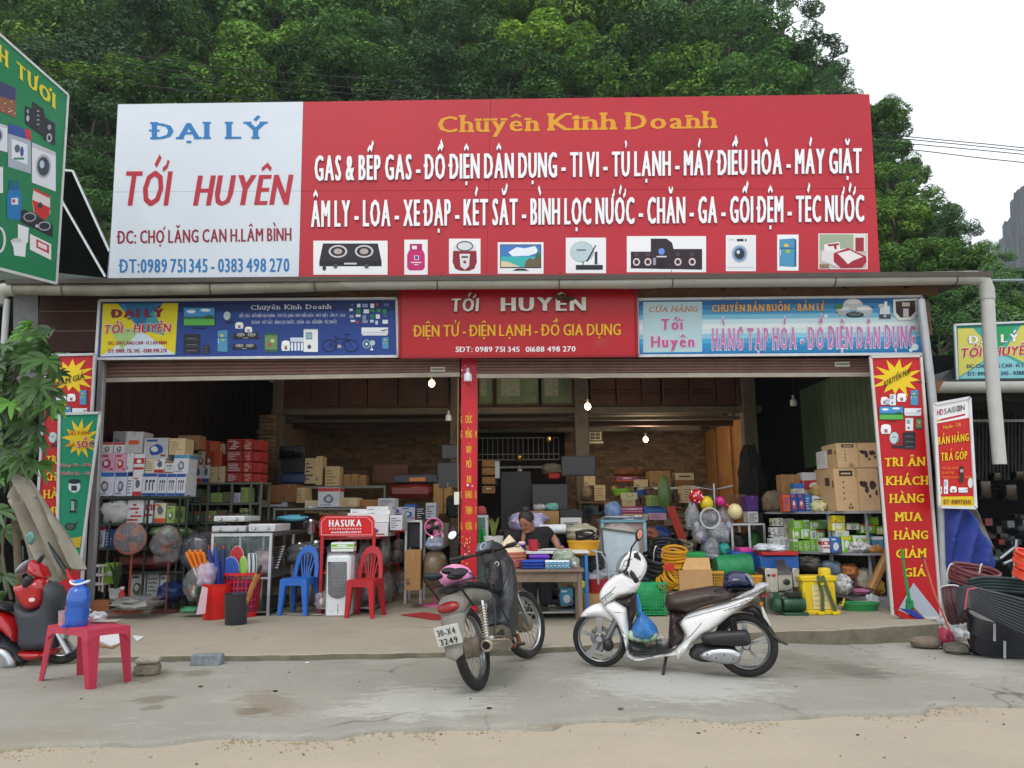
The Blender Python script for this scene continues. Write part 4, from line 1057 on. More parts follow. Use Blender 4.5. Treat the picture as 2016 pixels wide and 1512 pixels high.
tl(t,ps,'XE ĐẠP - KÉT SẮT - BÌNH LỌC NƯỚC - CHĂN - GA - GỐI ĐỆM - TÉC NƯỚC',495,664,638,637,6.5,K('b8c2da'),off=.04,h=.008)
ps=PY(Y0-.22)
t=board('shop_sign','red centre sign with silver name letters and yellow lettering, over the red pillar','sign',ps,((787,566),(1252,563),(1254,701),(787,704)),signcol('a8101c',var=.1,rough=.35,dirt=.1),signcol('8f1018'),d=.08)
tl(t,ps,'TỚI',888,942,615,614,27,mat('c9c6bb',rough=.4,var=.15,scale=8,dirt=.3),off=.05,track=.12,depth=.035,side=mat('77736b',rough=.5),shear=.06,name='raised_letters')
tl(t,ps,'HUYÊN',986,1153,614,613,28,mat('c9c6bb',rough=.4,var=.15,scale=8,dirt=.3),off=.05,track=.14,depth=.035,side=mat('77736b',rough=.5),name='raised_letters')
YLT=K('dca31c')
tl(t,ps,'ĐIỆN TỬ - ĐIỆN LẠNH - ĐỒ GIA DỤNG',815,1222,663,660,24,YLT,off=.03,track=.08,space=.24,edge=K('5a0c10'),edgew=.018)
tl(t,ps,'SĐT: 0989 751 345',897,1023,693,693,11,W2,off=.02,track=.07)
tl(t,ps,'01688 498 270',1035,1133,693,692,11,W2,off=.02,track=.07)
mb=MB();c=ps.px(1114,590,.05)
for k in range(9):mb.ball(c+Vector((RN.uniform(-.12,.1),RN.uniform(-.01,.02),RN.uniform(-.02,.05))),.035,.02,.025,mat('4a3020',rough=.95,bump=.5,var=.3),7,5)
solo(mb,'mud_nest','brown mud nest stuck on the raised letter Ê of the centre sign','nest')
ps=PY(Y0-.16)
t=board('shop_sign','light blue banner sign with pink household-goods lettering over the right shutter','sign',ps,((1254,590),(1813,584),(1818,697),(1256,701)),signcol('2a7fb5',dirt=.15),FRW)
pr=Print(ps,.002)
for i,c in enumerate(('1d5f96','2a7ab2','3c93c4','76b6d2','bcd6dd','d5e0e0','c2d8de','86bfd8','45a0cc','2389c0','1c7ab4')):
 y=593+i*9.4;pr.poly([(1258,y),(1812,y-6),(1813,y+3.6),(1258,y+9.6)],K(c))
pr.rect(1266,595,1382,694,K('a9c6cd'),sk=1)
for a in(('pots',1645,588,1720,628),('blender',1726,592,1754,628)):icon(pr,*a)
pr.poly([(1757,590),(1805,588),(1806,618),(1796,630),(1768,632),(1758,620)],K('d8dcda'));pr.poly([(1762,594),(1801,592),(1801,614),(1792,624),(1772,626),(1763,616)],K('3a2622'));pr.rect(1775,596,1790,604,K('c8c0b0'));pr.rect(1777,608,1788,624,K('c8ccd0'))
for q in((1625,623,4),(1800,684,7),(1792,690,4)):pr.oval(q[0],q[1],q[2],q[2],K('cfe0e6'),8)
pr.build('printed_face',t)
tl(t,ps,'CỬA HÀNG',1276,1372,615,614,11,K('b97a55'),off=.01,serif=.2,shear=.25,track=.12,h=.012)
tl(t,ps,'Tới',1301,1344,650,649,23,K('b5508a'),off=.055,h=.012,edge=K('dfe0e6'),edgew=.03,track=.12)
tl(t,ps,'Huyên',1281,1367,684,683,23,K('b5508a'),off=.055,h=.012,edge=K('dfe0e6'),edgew=.03,track=.12)
tl(t,ps,'CHUYÊN BÁN BUÔN - BÁN LẺ',1401,1623,615,612,15,K('dba24c'),off=.05,h=.012,edge=K('5a3a50'),edgew=.025,track=.12)
tl(t,ps,'HÀNG TẠP HÓA - ĐỒ ĐIỆN DÂN DỤNG',1401,1801,689,684,45,K('b779ad'),off=.06,h=.012,edge=K('e8e4ee'),edgew=.035,track=.16,space=.3)
# ---- the tall red banners
def burst(pr,cx,cy,rx,ry,m,n=13,seed=1):
 r=random.Random(seed);p=[]
 for i in range(n*2):
  a=2*math.pi*i/(2*n)+.1;k=(1.0+r.uniform(-.12,.25))if i%2==0 else.56+r.uniform(-.06,.06)
  p.append((cx+rx*k*math.cos(a),cy+ry*k*math.sin(a)))
 h=pr.h+.0004;pr.h=h
 V=[pr.pl.px(cx,cy,h)]+[pr.pl.px(x,y,h)for x,y in p]
 pr.mb.add(V,[(0,1+i,1+(i+1)%(2*n))for i in range(2*n)],m)
REDB=signcol('b8111c',var=.05,rough=.4);YB=K('e3c51c')
u=P(1850,1218,9.0)-P(1757,1214,9.1)
Yr=9.06
ps=PY(Yr)
t=board('red_banner','tall red sale banner with yellow starburst and yellow thank-you lettering at right end','banner',ps,((1713,703),(1812,701),(1852,1216),(1757,1217)),REDB,mat('c8c6c4',rough=.6,var=.08),fw=2.6,d=.02)
pr=Print(ps,.002);burst(pr,1766,745,46,36,YB,12,3)
pr.build('starburst',t)if pr.mb.v else None
pics(t,pr.pl,(('cooker2',1733,781,1748,798),('purifier',1742,782,1752,797),('freezer',1751,776,1763,798),('cooker2',1765,774,1784,792),('fridge',1792,768,1808,798),('tv',1730,800,1778,831),('ac',1780,804,1813,819),('freezer',1782,823,1797,848),('screen',1802,823,1814,845),('cooker2',1733,835,1754,855),('dish',1750,850,1776,883),('safe',1777,851,1802,884)),.008)
tl(t,ps,'KHUYẾN MẠI',1740,1791,762,735,11,K('3a2a10'),off=.03,serif=.2,h=.012,track=.1)
for txt,x0,x1,y in(('TRI ÂN',1741,1820,918),('KHÁCH',1744,1826,955),('HÀNG',1751,1818,990),('MUA',1762,1814,1026),('HÀNG',1760,1826,1062),('GIẢM',1763,1822,1098),('GIÁ',1779,1821,1135)):
 tl(t,ps,txt,x0,x1,y,y-1,17,YB,off=.035,serif=.26,h=.01,track=.12,space=.4,edge=K('d8902c'),edgew=.012)
pr=Print(ps,.014);pr.poly([(1797,1147),(1851,1215),(1766,1216),(1767,1200)],K('aab4c0'));pr.build('torn_patch',t)
Yl=9.12;ps=PY(Yl)
t=board('red_banner','tall red sale banner at left end, partly covered by the tree and the green banner','banner',ps,((93,700),(188,698),(160,1196),(64,1196)),REDB,mat('b8bcc2',rough=.6,var=.08),fw=3,d=.02)
pr=Print(ps,.002);burst(pr,139,740,44,34,YB,12,5)
pr.build('starburst',t)if pr.mb.v else None
pics(t,pr.pl,(('purifier',108,780,120,797),('freezer',120,777,131,798),('cooker2',132,775,150,791),('fridge',158,768,172,797),('tv',100,800,141,830),('ac',143,804,172,818),('dish',96,850,120,880),('safe',120,850,142,884)),.008)
tl(t,ps,'GIẢM GIÁ',106,167,763,745,11,K('2a2410'),off=.03,serif=.2,h=.012,track=.1)
for txt,x0,x1,y in(('TRI ÂN',92,150,913),('KHÁCH',88,152,946),('HÀNG',87,146,981),('MUA',92,140,1014),('HÀNG',82,140,1050),('GIẢM',80,136,1086)):
 tl(t,ps,txt,x0,x1,y,y-1,16,YB,off=.035,serif=.26,h=.01,track=.12,space=.4)
ps=PY(9.0)
t=board('green_banner','narrow green banner with kettle and cookware pictures in front of the left red banner','banner',ps,((118,815),(198,813),(160,1104),(113,1104)),signcol('0f8a68',var=.05),mat('c8ccd0',rough=.6),fw=1.6,d=.012)
pr=Print(ps,.003);burst(pr,158,865,36,38,YB,12,7)
for a in(('kettle',134,983,155,1009),('pan',128,1025,154,1044)):icon(pr,*a)
pr.oval(147,958,12,12,K('cdd8d8'));pr.oval(147,948,12,5,K('16242a'));pr.rect(141,956,152,966,K('22324a'));
pr.poly([(140,1060),(162,1056),(158,1078),(138,1078)],K('c8a828'))
pr.build('printed_pictures',t)
tl(t,ps,'GIỜ VÀNG',135,180,857,855,8,K('a83424'),off=.03,h=.02,track=.1)
tl(t,ps,'GIÁ',134,149,881,880,9,K('a83424'),off=.03,h=.02,track=.1)
tl(t,ps,'SỐC',153,188,882,880,14,K('b01c3a'),off=.06,h=.02,track=.12,edge=W2,edgew=.03)
tl(t,ps,'Sáng 9h - 10h',119,181,919,918,6,K('b03a4a'),off=.03,h=.02,edge=W2,edgew=.03,serif=.15)
tl(t,ps,'Chiều 3h - 4h',119,179,935,935,6,K('b03a4a'),off=.03,h=.02,edge=W2,edgew=.03,serif=.15)
# ---- red centre pillar with its greeting strip
X0,X1,Z0,Z1=rect(907,715,939,1170,Y0-.02)
PILR=signcol('c01c2c',rough=.3,var=.08)
t=thing('red_pillar','square centre pillar between the shutters wrapped in red new-year greeting strips','pillar',((X0+X1)/2,Y0,SLAB))
mb=MB();mb.box(X0,X1,Y0-.02,Y0+.2,SLAB,3.4,PILR,c=.004);mb.build('shaft',t)
ps=PY(Y0-.02);YL2=K('e6c020')
for txt,y in(('CHÚC',833),('MỪNG',862),('NĂM',892),('MỚI',921),('AN',951),('KHANG',981),('THỊNH',1012),('VƯỢNG',1043)):
 w=4.6 if len(txt)<4 else 6.6
 tl(t,ps,txt,923-w,923+w,y,y,16,YL2,off=.02,h=.003)
for txt,y in(('G',833),('G',862),('G',981),('G',1043)):tl(t,ps,txt,907.3,909.6,y,y,15,YL2,off=.02,h=.003)
for txt,y in(('M',862),('K',981),('T',1012),('V',1043)):tl(t,ps,txt,935.6,938.4,y,y,15,YL2,off=.02,h=.003)
pr=Print(ps,.003)
r=random.Random(4)
for k in range(26):pr.oval(r.uniform(909,937),r.uniform(716,760)*1.,r.uniform(.8,2),r.uniform(.8,2),K(r.choice(('e8c8dc','6a2a6a','d070a8','f0d8e4'))),7)
for k in range(18):pr.oval(r.uniform(910,926),r.uniform(1055,1110),r.uniform(.8,1.8),r.uniform(1,2.4),K(r.choice(('e8c040','d88830','9ac040','f0b8b8'))),7)
pr.oval(921,955,2.2,2.6,K('e8e0e4'),8);pr.oval(930,957,2,2,K('e0a8b8'),8)
pr.build('printed_blossoms',t)
mb=MB();mb.tube([P(902,745,Y0-.06),P(901,900,Y0-.06),P(902,960,Y0-.05),P(903,1060,Y0-.05)],.005,mat('b8784a',rough=.5),5);mb.box(*(lambda a:(a.x-.035,a.x+.025))(P(900,982,Y0-.07)),Y0-.1,Y0-.05,P(900,994,Y0).z,P(900,969,Y0).z,plastic('d8d8cc'),c=.004)
solo(mb,'wall_switch','cream switch on an orange wire hanging along the left edge of the red pillar','switch')
# ---- instalment sign on the right
pl_=PY(8.85)
t=board('payment_sign','narrow red and white instalment-sale sign on the pipe post','sign',pl_,((1838,796),(1908,783),(1920,1000),(1849,998)),signcol('c01c1c',rough=.4),mat('d0d4d8',rough=.5),fw=2.4,d=.03)
pr=Print(pl_,.002);pr.poly([(1839,797),(1907,785),(1909,822),(1841,834)],K('e6e6e8'));pr.poly([(1843,827),(1900,814),(1900,818),(1843,831)],K('b8203a'));pr.poly([(1843,827),(1852,825),(1852,829),(1843,831)],K('d8a030'))
pr.poly([(1848,978),(1918,977),(1919,998),(1849,996)],K('dcc01c'))
for a in(('freezer',1858,944,1866,972),('washer',1848,958,1854,972),('cooker2',1869,957,1883,970),('ac',1886,960,1904,970)):icon(pr,*a)
pr.oval(1909,951,5,10,K('d8d0d4'));pr.rect(1888,918,1896,950,K('3a2a2a'));pr.rect(1889,924,1895,930,K('a8a0a8'))
pr.build('printed_face',t)
tl(t,pl_,'HD',1844,1856,818,816,12,K('a01c4a'),off=.02,h=.012);tl(t,pl_,'SAISON',1858,1898,816,807,12,K('3a3a44'),off=.0,h=.012,track=.09)
pr=Print(pl_,.014);pr.ring(1888,804,4.2,5.4,1.2,K('3a3a44'));pr.oval(1888,804,1.6,2,K('c04050'),8);pr.build('emblem',t)
tl(t,pl_,'Huyên - Tới',1856,1890,845,839,7,K('d8b828'),off=.01,h=.012)
tl(t,pl_,'BÁN HÀNG',1845,1906,876,868,16,YL2,off=.05,h=.012,track=.12,edge=K('8a0c10'),edgew=.02)
tl(t,pl_,'TRẢ GÓP',1851,1903,908,904,17,YL2,off=.05,h=.012,track=.12,edge=K('8a0c10'),edgew=.02)
for txt,x1,y in(('Thủ tục nhanh',1886,924),('Lãi suất thấp',1876,933),('Thanh toán hàng tháng',1912,942)):tl(t,pl_,txt,1853,x1,y,y-1,5,K('d88828'),off=.01,h=.012);
tl(t,pl_,'ĐT: 0989751345',1857,1911,993,993,10,K('7a1c1c'),off=.03,h=.012)
# ---- neighbouring sign at the right edge
pl_=PY(11.2)
t=board('dealer_sign','green-framed yellow and teal dealer sign above the neighbouring stall','sign',pl_,((1879,640),(2075,632),(2078,750),(1884,750)),signcol('11776a'),mat('c8ced0',rough=.5),fw=2.6)
pr=Print(pl_,.002);pr.poly([(1885,647),(2068,640),(2071,744),(1888,746)],K('3aa39a'));pr.poly([(1885,647),(1915,646),(1960,694),(1888,742)],K('cfc95a'));pr.poly([(2010,641),(2068,640),(2071,740),(1975,694)],K('cfc95a'));pr.poly([(1888,745),(1965,694),(2060,744)],K('86c7cf'));pr.poly([(1930,646),(2000,642),(1965,694)],K('1f9a5a'))
pr.build('printed_panel',t)
tl(t,pl_,'ĐẠI LÝ',1907,2005,677,673,17,K('e6ece8'),off=.06,track=.14,h=.008,edge=K('16202a'),edgew=.02)
tl(t,pl_,'TỚI - HUYÊN',1890,2034,704,698,19,K('c01c30'),off=.04,track=.09,shear=.12,h=.008,edge=W2,edgew=.035)
tl(t,pl_,'ĐC: CHỢ LĂNG CAN - H. LÂM BÌNH',1903,2052,725,722,8,K('1f3a6a'),off=.05,h=.008)
tl(t,pl_,'ĐT: 0989. 751. 345 - 0388.498.270',1905,2054,740,737,8,K('1f3a6a'),off=.05,h=.008)
# ---- green corner sign at the left
A=P(110,558,8.6);xf=P(133,187,8.6);
def zat(px,py,Y):return P(px,py,Y).z
best=min((abs(zat(0,70,8.6-k*.02)-xf.z),8.6-k*.02)for k in range(160))[1]
Bn=P(0,70,best);u=Vector((xf.x-Bn.x,8.6-best,0));
o=Vector((xf.x,8.6,0));pg=Pl(o,u)
t=board('corner_sign','large green corner sign with pictures of appliances at the upper left','sign',pg,((-260,-160),(133,187),(110,558),(-230,470)),signcol('0b7d4c',rough=.4),mat('d0d4d4',rough=.5),fw=1.2,d=.06)
tl(t,pg,'ÁNH TƯƠI',-52,108,76,214,34,K('d9cf2c'),off=.055,serif=.25,track=.13,h=.004,capr=27,edge=K('b09a20'),edgew=.012,space=.5)
pics(t,pg,(('poster',-30,148,30,232),('speaker3',49,200,108,287),('box',15,243,60,342),('washer2',62,278,109,377),('washer2',-30,233,14,300),('freezer',-30,328,5,380),('bcyl',13,355,42,432),('cooker3',62,370,98,433),('stove3',40,412,103,467),('toilet',20,441,56,506),('acred',58,460,100,512)))
pr=Print(pg,.004)
pr.ring(-2,472,13,26,5,K('d8dce0'));pr.build('printed_pictures',t)
# ====== GOODS: helpers
ORD=['first','second','third','fourth','fifth','sixth','seventh','eighth','ninth','tenth','eleventh','twelfth','thirteenth','fourteenth','fifteenth','sixteenth','seventeenth','eighteenth']
def place(mb,name,label,cat,loc,rz=0.,group=None,kind=None,ang=38):
 ob=mb.build(name,ang=ang);ob.location=loc;ob.rotation_euler=(0,0,rz);return props(ob,label,cat,group,kind)
TAPE=mat('b09464',rough=.3,var=.05)
def carton(x0,y0,x1,y1,Y,dep,c,des='plain',c2='2a3a7a',label='',group=None,jit=.04,side=None,name='carton',cat='box'):
 X0,X1,Z0,Z1=rect(x0,y0,x1,y1,Y);w,h=(X1-X0),(Z1-Z0);mb=MB()
 B=card(c,rough=.62 if des!='plain' else.8);mb.box(-w/2,w/2,0,dep,0,h,B,c=min(.004,h*.05))
 r=random.Random(int(x0*7+y0));e=.0015
 def Rr(a,b,cc,d,col,f=0,k=0):
  m=card(col,rough=.6,bump=0);y=-e-k*.0006
  if f==0:mb.add([(-w/2+w*a,y,h*b),(-w/2+w*cc,y,h*b),(-w/2+w*cc,y,h*d),(-w/2+w*a,y,h*d)],[(0,1,2,3)],m)
  else:
   x=(w/2+e+k*.0006)*f;q=[(x,dep*a,h*b),(x,dep*cc,h*b),(x,dep*cc,h*d),(x,dep*a,h*d)]
   mb.add(q if f>0 else q[::-1],[(0,1,2,3)],m)
 def Oo(a,b,ra,rb,col,k=1,n=9):
  y=-e-k*.0006;mb.add([(-w/2+w*(a+ra*math.cos(t)*r.uniform(.8,1.1)),y,h*(b+rb*math.sin(t)*r.uniform(.8,1.1)))for t in[2*math.pi*i/n for i in range(n)]],[tuple(range(n))],card(col,rough=.6,bump=0))
 f=1 if X0<0 else-1
 if des=='top':Rr(.02,.8,.98,.98,c2);Rr(.02,.8,.98,.98,c2,f);Oo(.5,.4,.24,.26,'6a6f78');Oo(.5,.42,.12,.13,'c0c4ca',2);Rr(.1,.08,.6,.14,'8a8f98')
 elif des=='bot':Rr(.02,.02,.98,.24,c2);Rr(.02,.02,.98,.24,c2,f);Oo(.5,.62,.28,.24,'5a6070');Rr(.1,.86,.5,.93,c2)
 elif des=='A':
  Rr(.02,.02,.98,.14,c2);Rr(.02,.84,.98,.98,c2,0,1)
  for a in(.22,.46,.68):Rr(a,.25,a+.07,.7,'20242c',0,1);Rr(a+.07,.6,a+.16,.7,'20242c',0,2)
 elif des=='pic':Rr(.1,.82,.55,.92,c2);Oo(.5,.42,.32,.28,c2);Oo(.45,.46,.16,.14,'d8dade',2);Rr(.7,.1,.92,.2,'a02838');Rr(.1,.3,.8,.7,c2,f)
 elif des=='stripe':Rr(.02,.55,.98,.8,c2);Rr(.02,.3,.98,.4,c2);Oo(.5,.66,.25,.09,'e8e8e8',1);Rr(.02,.55,.98,.8,c2,f)
 elif des=='bars':
  for k in range(5):Rr(.1,.15+k*.15,r.uniform(.4,.9),.2+k*.15,c2,0,k)
 elif des=='tissue':Oo(.52,.5,.26,.3,'d8e4dc',2);Rr(.02,.8,.98,.98,c2,0,1);Rr(.05,.1,.2,.9,'e8f0e0')
 elif des=='red':
  for k in range(5):Rr(.05+r.random()*.5,.1+k*.16,.5+r.random()*.45,.18+k*.16,c2,0,k)
  Rr(.1,.2,.9,.5,c2,f)
 elif des=='map':
  Rr(.12,.82,.42,.95,'1c1a18');Rr(.16,.86,.38,.9,'c8a880',0,1)
  for(a,b,ra,rb)in((.66,.62,.1,.08),(.72,.5,.05,.1),(.86,.6,.08,.12),(.93,.42,.03,.08),(.78,.34,.03,.05),(.6,.66,.05,.05)):Oo(a,b,ra,rb,'3a2c22')
  for k in range(4):Oo(.2,.68-k*.13,.018,.025,'1c1a18')
  Rr(.06,.55,.14,.72,'4a3220',-1);Rr(.3,.6,.6,.8,'4a3220',-1)
  Rr(.515,0,.53,1,'a8864e',0,3)
  mb.add([(-w/2+w*a,-.004,h*b)for a,b in((.27,.06),(.39,.06),(.33,.2))],[(0,1,2)],card('1c1a18',bump=0));mb.add([(-w/2+w*a,-.0045,h*b)for a,b in((.295,.085),(.365,.085),(.33,.165))],[(0,1,2)],card(c,bump=0))
 elif des=='logo':Rr(.2,.4,.8,.6,c2)
 if des in('plain','map','logo'):
  mb.add([(-w*.03,0,h+e),(w*.03,0,h+e),(w*.03,dep,h+e),(-w*.03,dep,h+e)],[(0,1,2,3)],TAPE)
  if h>.12:mb.add([(-w*.03,-.0045,h*.8),(w*.03,-.0045,h*.8),(w*.03,-.0045,h),(-w*.03,-.0045,h)],[(0,1,2,3)],TAPE)
  if des=='plain':Rr(.1,.15,.35,.22,'5a4630');Rr(.1,.25,.28,.3,'5a4630',0,1)
 return place(mb,name,label,cat,((X0+X1)/2,Y,Z0),r.uniform(-jit,jit),group)
COLN={'c9ccd6':'white','d6d8dc':'white','cfd6e4':'bluish white','b8b9bc':'grey','cdb98f':'beige','a07a4c':'brown','8a5f38':'dark brown','b32a26':'red','9b2420':'dark red','d4a0bc':'pink','244a9a':'blue','2a6ab8':'bright blue','c8c6a8':'cream','8fb05a':'light green','7ab82a':'lime green','c8542a':'orange','1c1c20':'black','5a2f86':'purple','d8c81c':'yellow','c8a880':'tan','5c6b52':'dull green','e0e2e4':'white','3f8fb0':'teal','a03060':'magenta'}
DESN={'top':'{}-topped carton','bot':'{}-bottomed carton','A':'carton with curved black marks','pic':'carton with {} picture','stripe':'{}-striped carton','bars':'carton with {} print','plain':'carton','tissue':'tissue box with white oval','red':'carton with {} lettering','logo':'carton with {} mark','map':'carton with black map print'}
def stockrow(where,items,Y,dep,group,dY=0.):
 "items: (x0, y0, x1, y1, colour, design, colour2)"
 n=len(items)
 for i,it in enumerate(items):
  x0,y0,x1,y1,c,des,c2=it
  d=DESN[des].format(COLN.get(c2,'dark').replace(' ','-'))
  pos=ORD[i]+' from left' if n>1 else 'alone'
  carton(x0,y0,x1,y1,Y+i*dY,dep,c,des,c2,'%s %s, %s %s'%(COLN.get(c,'pale').replace(' ','-'),d,pos,where),group)
def boxthing(name,label,cat,q,Y,dep,m,c=.006,group=None,rz=0.):
 X0,X1,Z0,Z1=rect(*q,Y);mb=MB();w=X1-X0;mb.box(-w/2,w/2,0,dep,0,Z1-Z0,m,c=c)
 return place(mb,name,label,cat,((X0+X1)/2,Y,Z0),rz,group)
def blob(mb,q,Y,dep,m,seed=1,wrinkle=.18,top=.0,n=22,k=14,flat=True,sq=2.6):
 "a soft lumpy volume that fills the photo rectangle q at depth Y"
 X0,X1,Z0,Z1=rect(*q,Y);cx,cz=(X0+X1)/2,(Z0+Z1)/2;rx,rz_=(X1-X0)/2,(Z1-Z0)/2;V=[];F=[]
 for i in range(k+1):
  t=math.pi*i/k
  for j in range(n):
   a=2*math.pi*j/n
   sx,sy,sz=math.sin(t)*math.cos(a),math.sin(t)*math.sin(a),math.cos(t)
   g=(abs(sx)**sq+abs(sy)**sq+abs(sz)**sq)**(-1/sq)
   d=1+wrinkle*(noise.fractal(Vector((sx*2.2+seed*7.3,sy*2.2,sz*2.2)),.9,2.,4)-.1)
   d+=wrinkle*.35*abs(noise.noise(Vector((sx*7+seed,sy*7,sz*4))))
   x,y,z=sx*g*d,sy*g*d,sz*g*d
   if top and z>0:x*=1-top*z;y*=1-top*z
   z=max(z,-1)
   V.append((cx+x*rx,Y+dep/2+y*dep/2,cz+z*rz_))
 for i in range(k):
  for j in range(n):F.append((i*n+j,(i+1)*n+j,(i+1)*n+(j+1)%n,i*n+(j+1)%n))
 return mb.add(V,F,m)
BAGC=clearbag('e6eaf0',.16);BAGW=clearbag('eef0f2',.55,.25);BAGG=clearbag('aab0b8',.38);FILM=clearbag('e6eaf0',.17)
def bag(name,label,cat,q,Y,dep,m,seed=1,inner=None,wr=.25,top=0.,group=None):
 t=thing(name,label,cat,(P((q[0]+q[2])/2,q[3],Y).x,Y+dep/2,P((q[0]+q[2])/2,q[3],Y).z),0,group)
 mb=MB();blob(mb,q,Y,dep,m,seed,wr,top);mb.build('plastic_film',t,ang=70)
 if inner:
  w,h=q[2]-q[0],q[3]-q[1];mb=MB();r=random.Random(seed)
  for k,c in enumerate(inner):
   a=q[0]+w*(.12+.76*r.random()*.8);b=q[1]+h*(.2+.5*r.random())
   blob(mb,(a,b,min(a+w*.42,q[2]-w*.08),min(b+h*.4,q[3]-h*.05)),Y+dep*.25,dep*.5,plastic(c),seed+k,.12,n=12,k=8)
  mb.build('contents',t,kind='stuff')
 return t
def legs4(mb,X0,X1,Ya,Yb2,z0,z1,w,m):
 for x in(X0,X1-w):
  for y in(Ya,Yb2-w):mb.box(x,x+w,y,y+w,z0,z1,m)
def rack(name,label,q,Y,dep,levels,posts,m,w=.03,shelfm=None,group=None):
 X0,X1,Z0,Z1=rect(*q,Y);t=thing(name,label,'rack',((X0+X1)/2,Y+dep/2,SLAB),0,group)
 for px in posts:
  x=P(px,(q[1]+q[3])/2,Y).x
  for y in(Y,Y+dep-w):mb=MB();mb.box(x-w/2,x+w/2,y,y+w,SLAB,Z1,m);mb.build('post',t)
 for py in levels:
  z=P((q[0]+q[2])/2,py,Y).z;mb=MB();mb.box(X0,X1,Y-.004,Y+dep+.004,z-.028,z,shelfm or m,c=.003);mb.build('shelf',t)
 return t
def bulb(px,py,Y,lit,label,r=.05,e=14.):
 c=P(px,py,Y);t=thing('hanging_bulb',label,'light bulb',(c.x,c.y,c.z))
 mb=MB();mb.tube([c+Vector((0,0,.11)),c+Vector((.01,0,.3)),c+Vector((-.01,0,.7))],.004,mat('1c1a18'),5);mb.build('wire',t)
 mb=MB();mb.lathe([(.0,.115),(.018,.11),(.02,.06),(.017,.05)],plastic('2a2622' if lit else 'b8bcc0'),12,c);mb.build('socket',t)
 mb=MB()
 if lit:mb.ball(c,r,r,r*1.15,mat('ffdf98',emit=4.,rough=.5),16,10)
 else:mb.lathe([(.018,.055),(.03,.045),(.048,.03),(.05,-.04),(.044,-.055),(0,-.058)],plastic('dfe3ea'),16,c)
 mb.build('bulb',t)
 if lit:
  ld=bpy.data.lights.new('bulb_light','POINT');ld.energy=e;ld.color=(1.,.85,.6);ld.shadow_soft_size=.05
  o=bpy.data.objects.new('bulb_light',ld);COL.objects.link(o);o.location=c+Vector((0,-.09,-.03));ROOTM[t.name]
  o.parent=t;o.location=Vector((0,-.10,-.04))
 return t
bulb(850,755,11.3,True,'glowing warm bulb hanging just under the left shutter',e=30)
bulb(1157,800,11.8,True,'glowing warm bulb hanging by the middle column',e=34)
bulb(1271,865,14.6,True,'glowing warm bulb farther back, over the brick wall',e=34)
bulb(921,742,Y0-.14,False,'white unlit lamp hanging in front of the red pillar')
bulb(1562,792,11.6,False,'small white unlit lamp in the dark right bay')
bulb(883,822,12.4,False,'small unlit lamp left of the pillar')
bulb(1023,928,15.0,False,'small unlit lamp far back above the black cabinet')
# ====== LEFT SIDE RACKS
GRN=paint('26352e',dirt=.15);GRY=paint('6d7268')
YA,YBk=10.0,11.3
rack('metal_rack','dark green metal rack at the left edge, loaded with appliance cartons',(186,975,366,1190),YA,.42,(978,1030,1078,1125,1180),(192,212,285,348,364),GRN,.022,group='metal racks along the left wall')
rack('metal_rack','grey metal rack behind the green one, red cartons on its top',(358,948,512,1150),YBk,.42,(950,990,1028,1065,1105),(360,405,452,490,510),GRY,.03,group='metal racks along the left wall')
W1,W2_,W3='c9ccd6','d6d8dc','cfd6e4'
G1='appliance cartons piled on the left rack'
stockrow('in the lowest row atop the green rack',[(188,929,225,977,W3,'top','2a6ab8'),(226,929,249,977,W3,'top','244a9a'),(250,938,261,977,W2_,'bars','244a9a'),(262,938,279,977,W2_,'bot','b32a26'),(280,931,309,977,W1,'A','244a9a'),(310,932,328,977,W1,'A','244a9a'),(329,932,346,977,W1,'A','244a9a'),(347,932,365,977,W1,'A','244a9a')],YA+.03,.34,G1)
stockrow('in the middle row atop the green rack',[(195,893,226,929,'d4a0bc','pic','a03060'),(227,893,248,929,'d4a0bc','pic','b32a26'),(249,892,262,929,W2_,'plain','244a9a'),(263,893,284,938,W2_,'stripe','b32a26'),(286,903,304,931,'c8c6a8','bars','8a5f38'),(304,903,324,931,W2_,'bot','b32a26'),(325,908,341,932,W2_,'A','8a5f38'),(342,895,371,932,W1,'top','3f8fb0')],YA+.07,.3,G1)
stockrow('in the top row atop the green rack',[(200,871,222,893,W2_,'top','b32a26'),(224,871,246,893,W2_,'top','b32a26'),(247,850,281,892,'b8b9bc','logo','c8542a'),(283,862,331,903,'b8b9bc','pic','244a9a'),(333,863,364,895,'cdb98f','bars','a07a4c')],YA+.1,.3,G1)
stockrow('behind the pile atop the green rack',[(222,849,262,872,'b8b9bc','plain','8a5f38'),(350,857,392,885,'8a5f38','bars','244a9a')],YA+.45,.25,G1)
stockrow('on the second shelf of the green rack',[(250,984,282,1030,W2_,'red','b32a26'),(286,984,300,1030,W2_,'stripe','b32a26'),(304,990,326,1030,'c8c6a8','bot','c8542a'),(328,996,344,1030,'8fb05a','pic','5c6b52')],YA+.05,.3,G1)
stockrow('on the third shelf of the green rack',[(190,1036,206,1078,W2_,'top','b32a26'),(207,1042,222,1078,'244a9a','bars','d6d8dc')],YA+.05,.3,G1)
stockrow('on the lowest shelf of the green rack',[(256,1130,285,1180,W2_,'pic','5c6b52'),(289,1128,312,1180,'b8b9bc','bars','5c6b52'),(315,1132,332,1180,W2_,'pic','5c6b52')],YA+.1,.28,G1)
r=random.Random(21)
cs=['c8542a',W2_,'cdb98f',W2_,'b8b9bc','b32a26','c8c6a8','cdb98f']
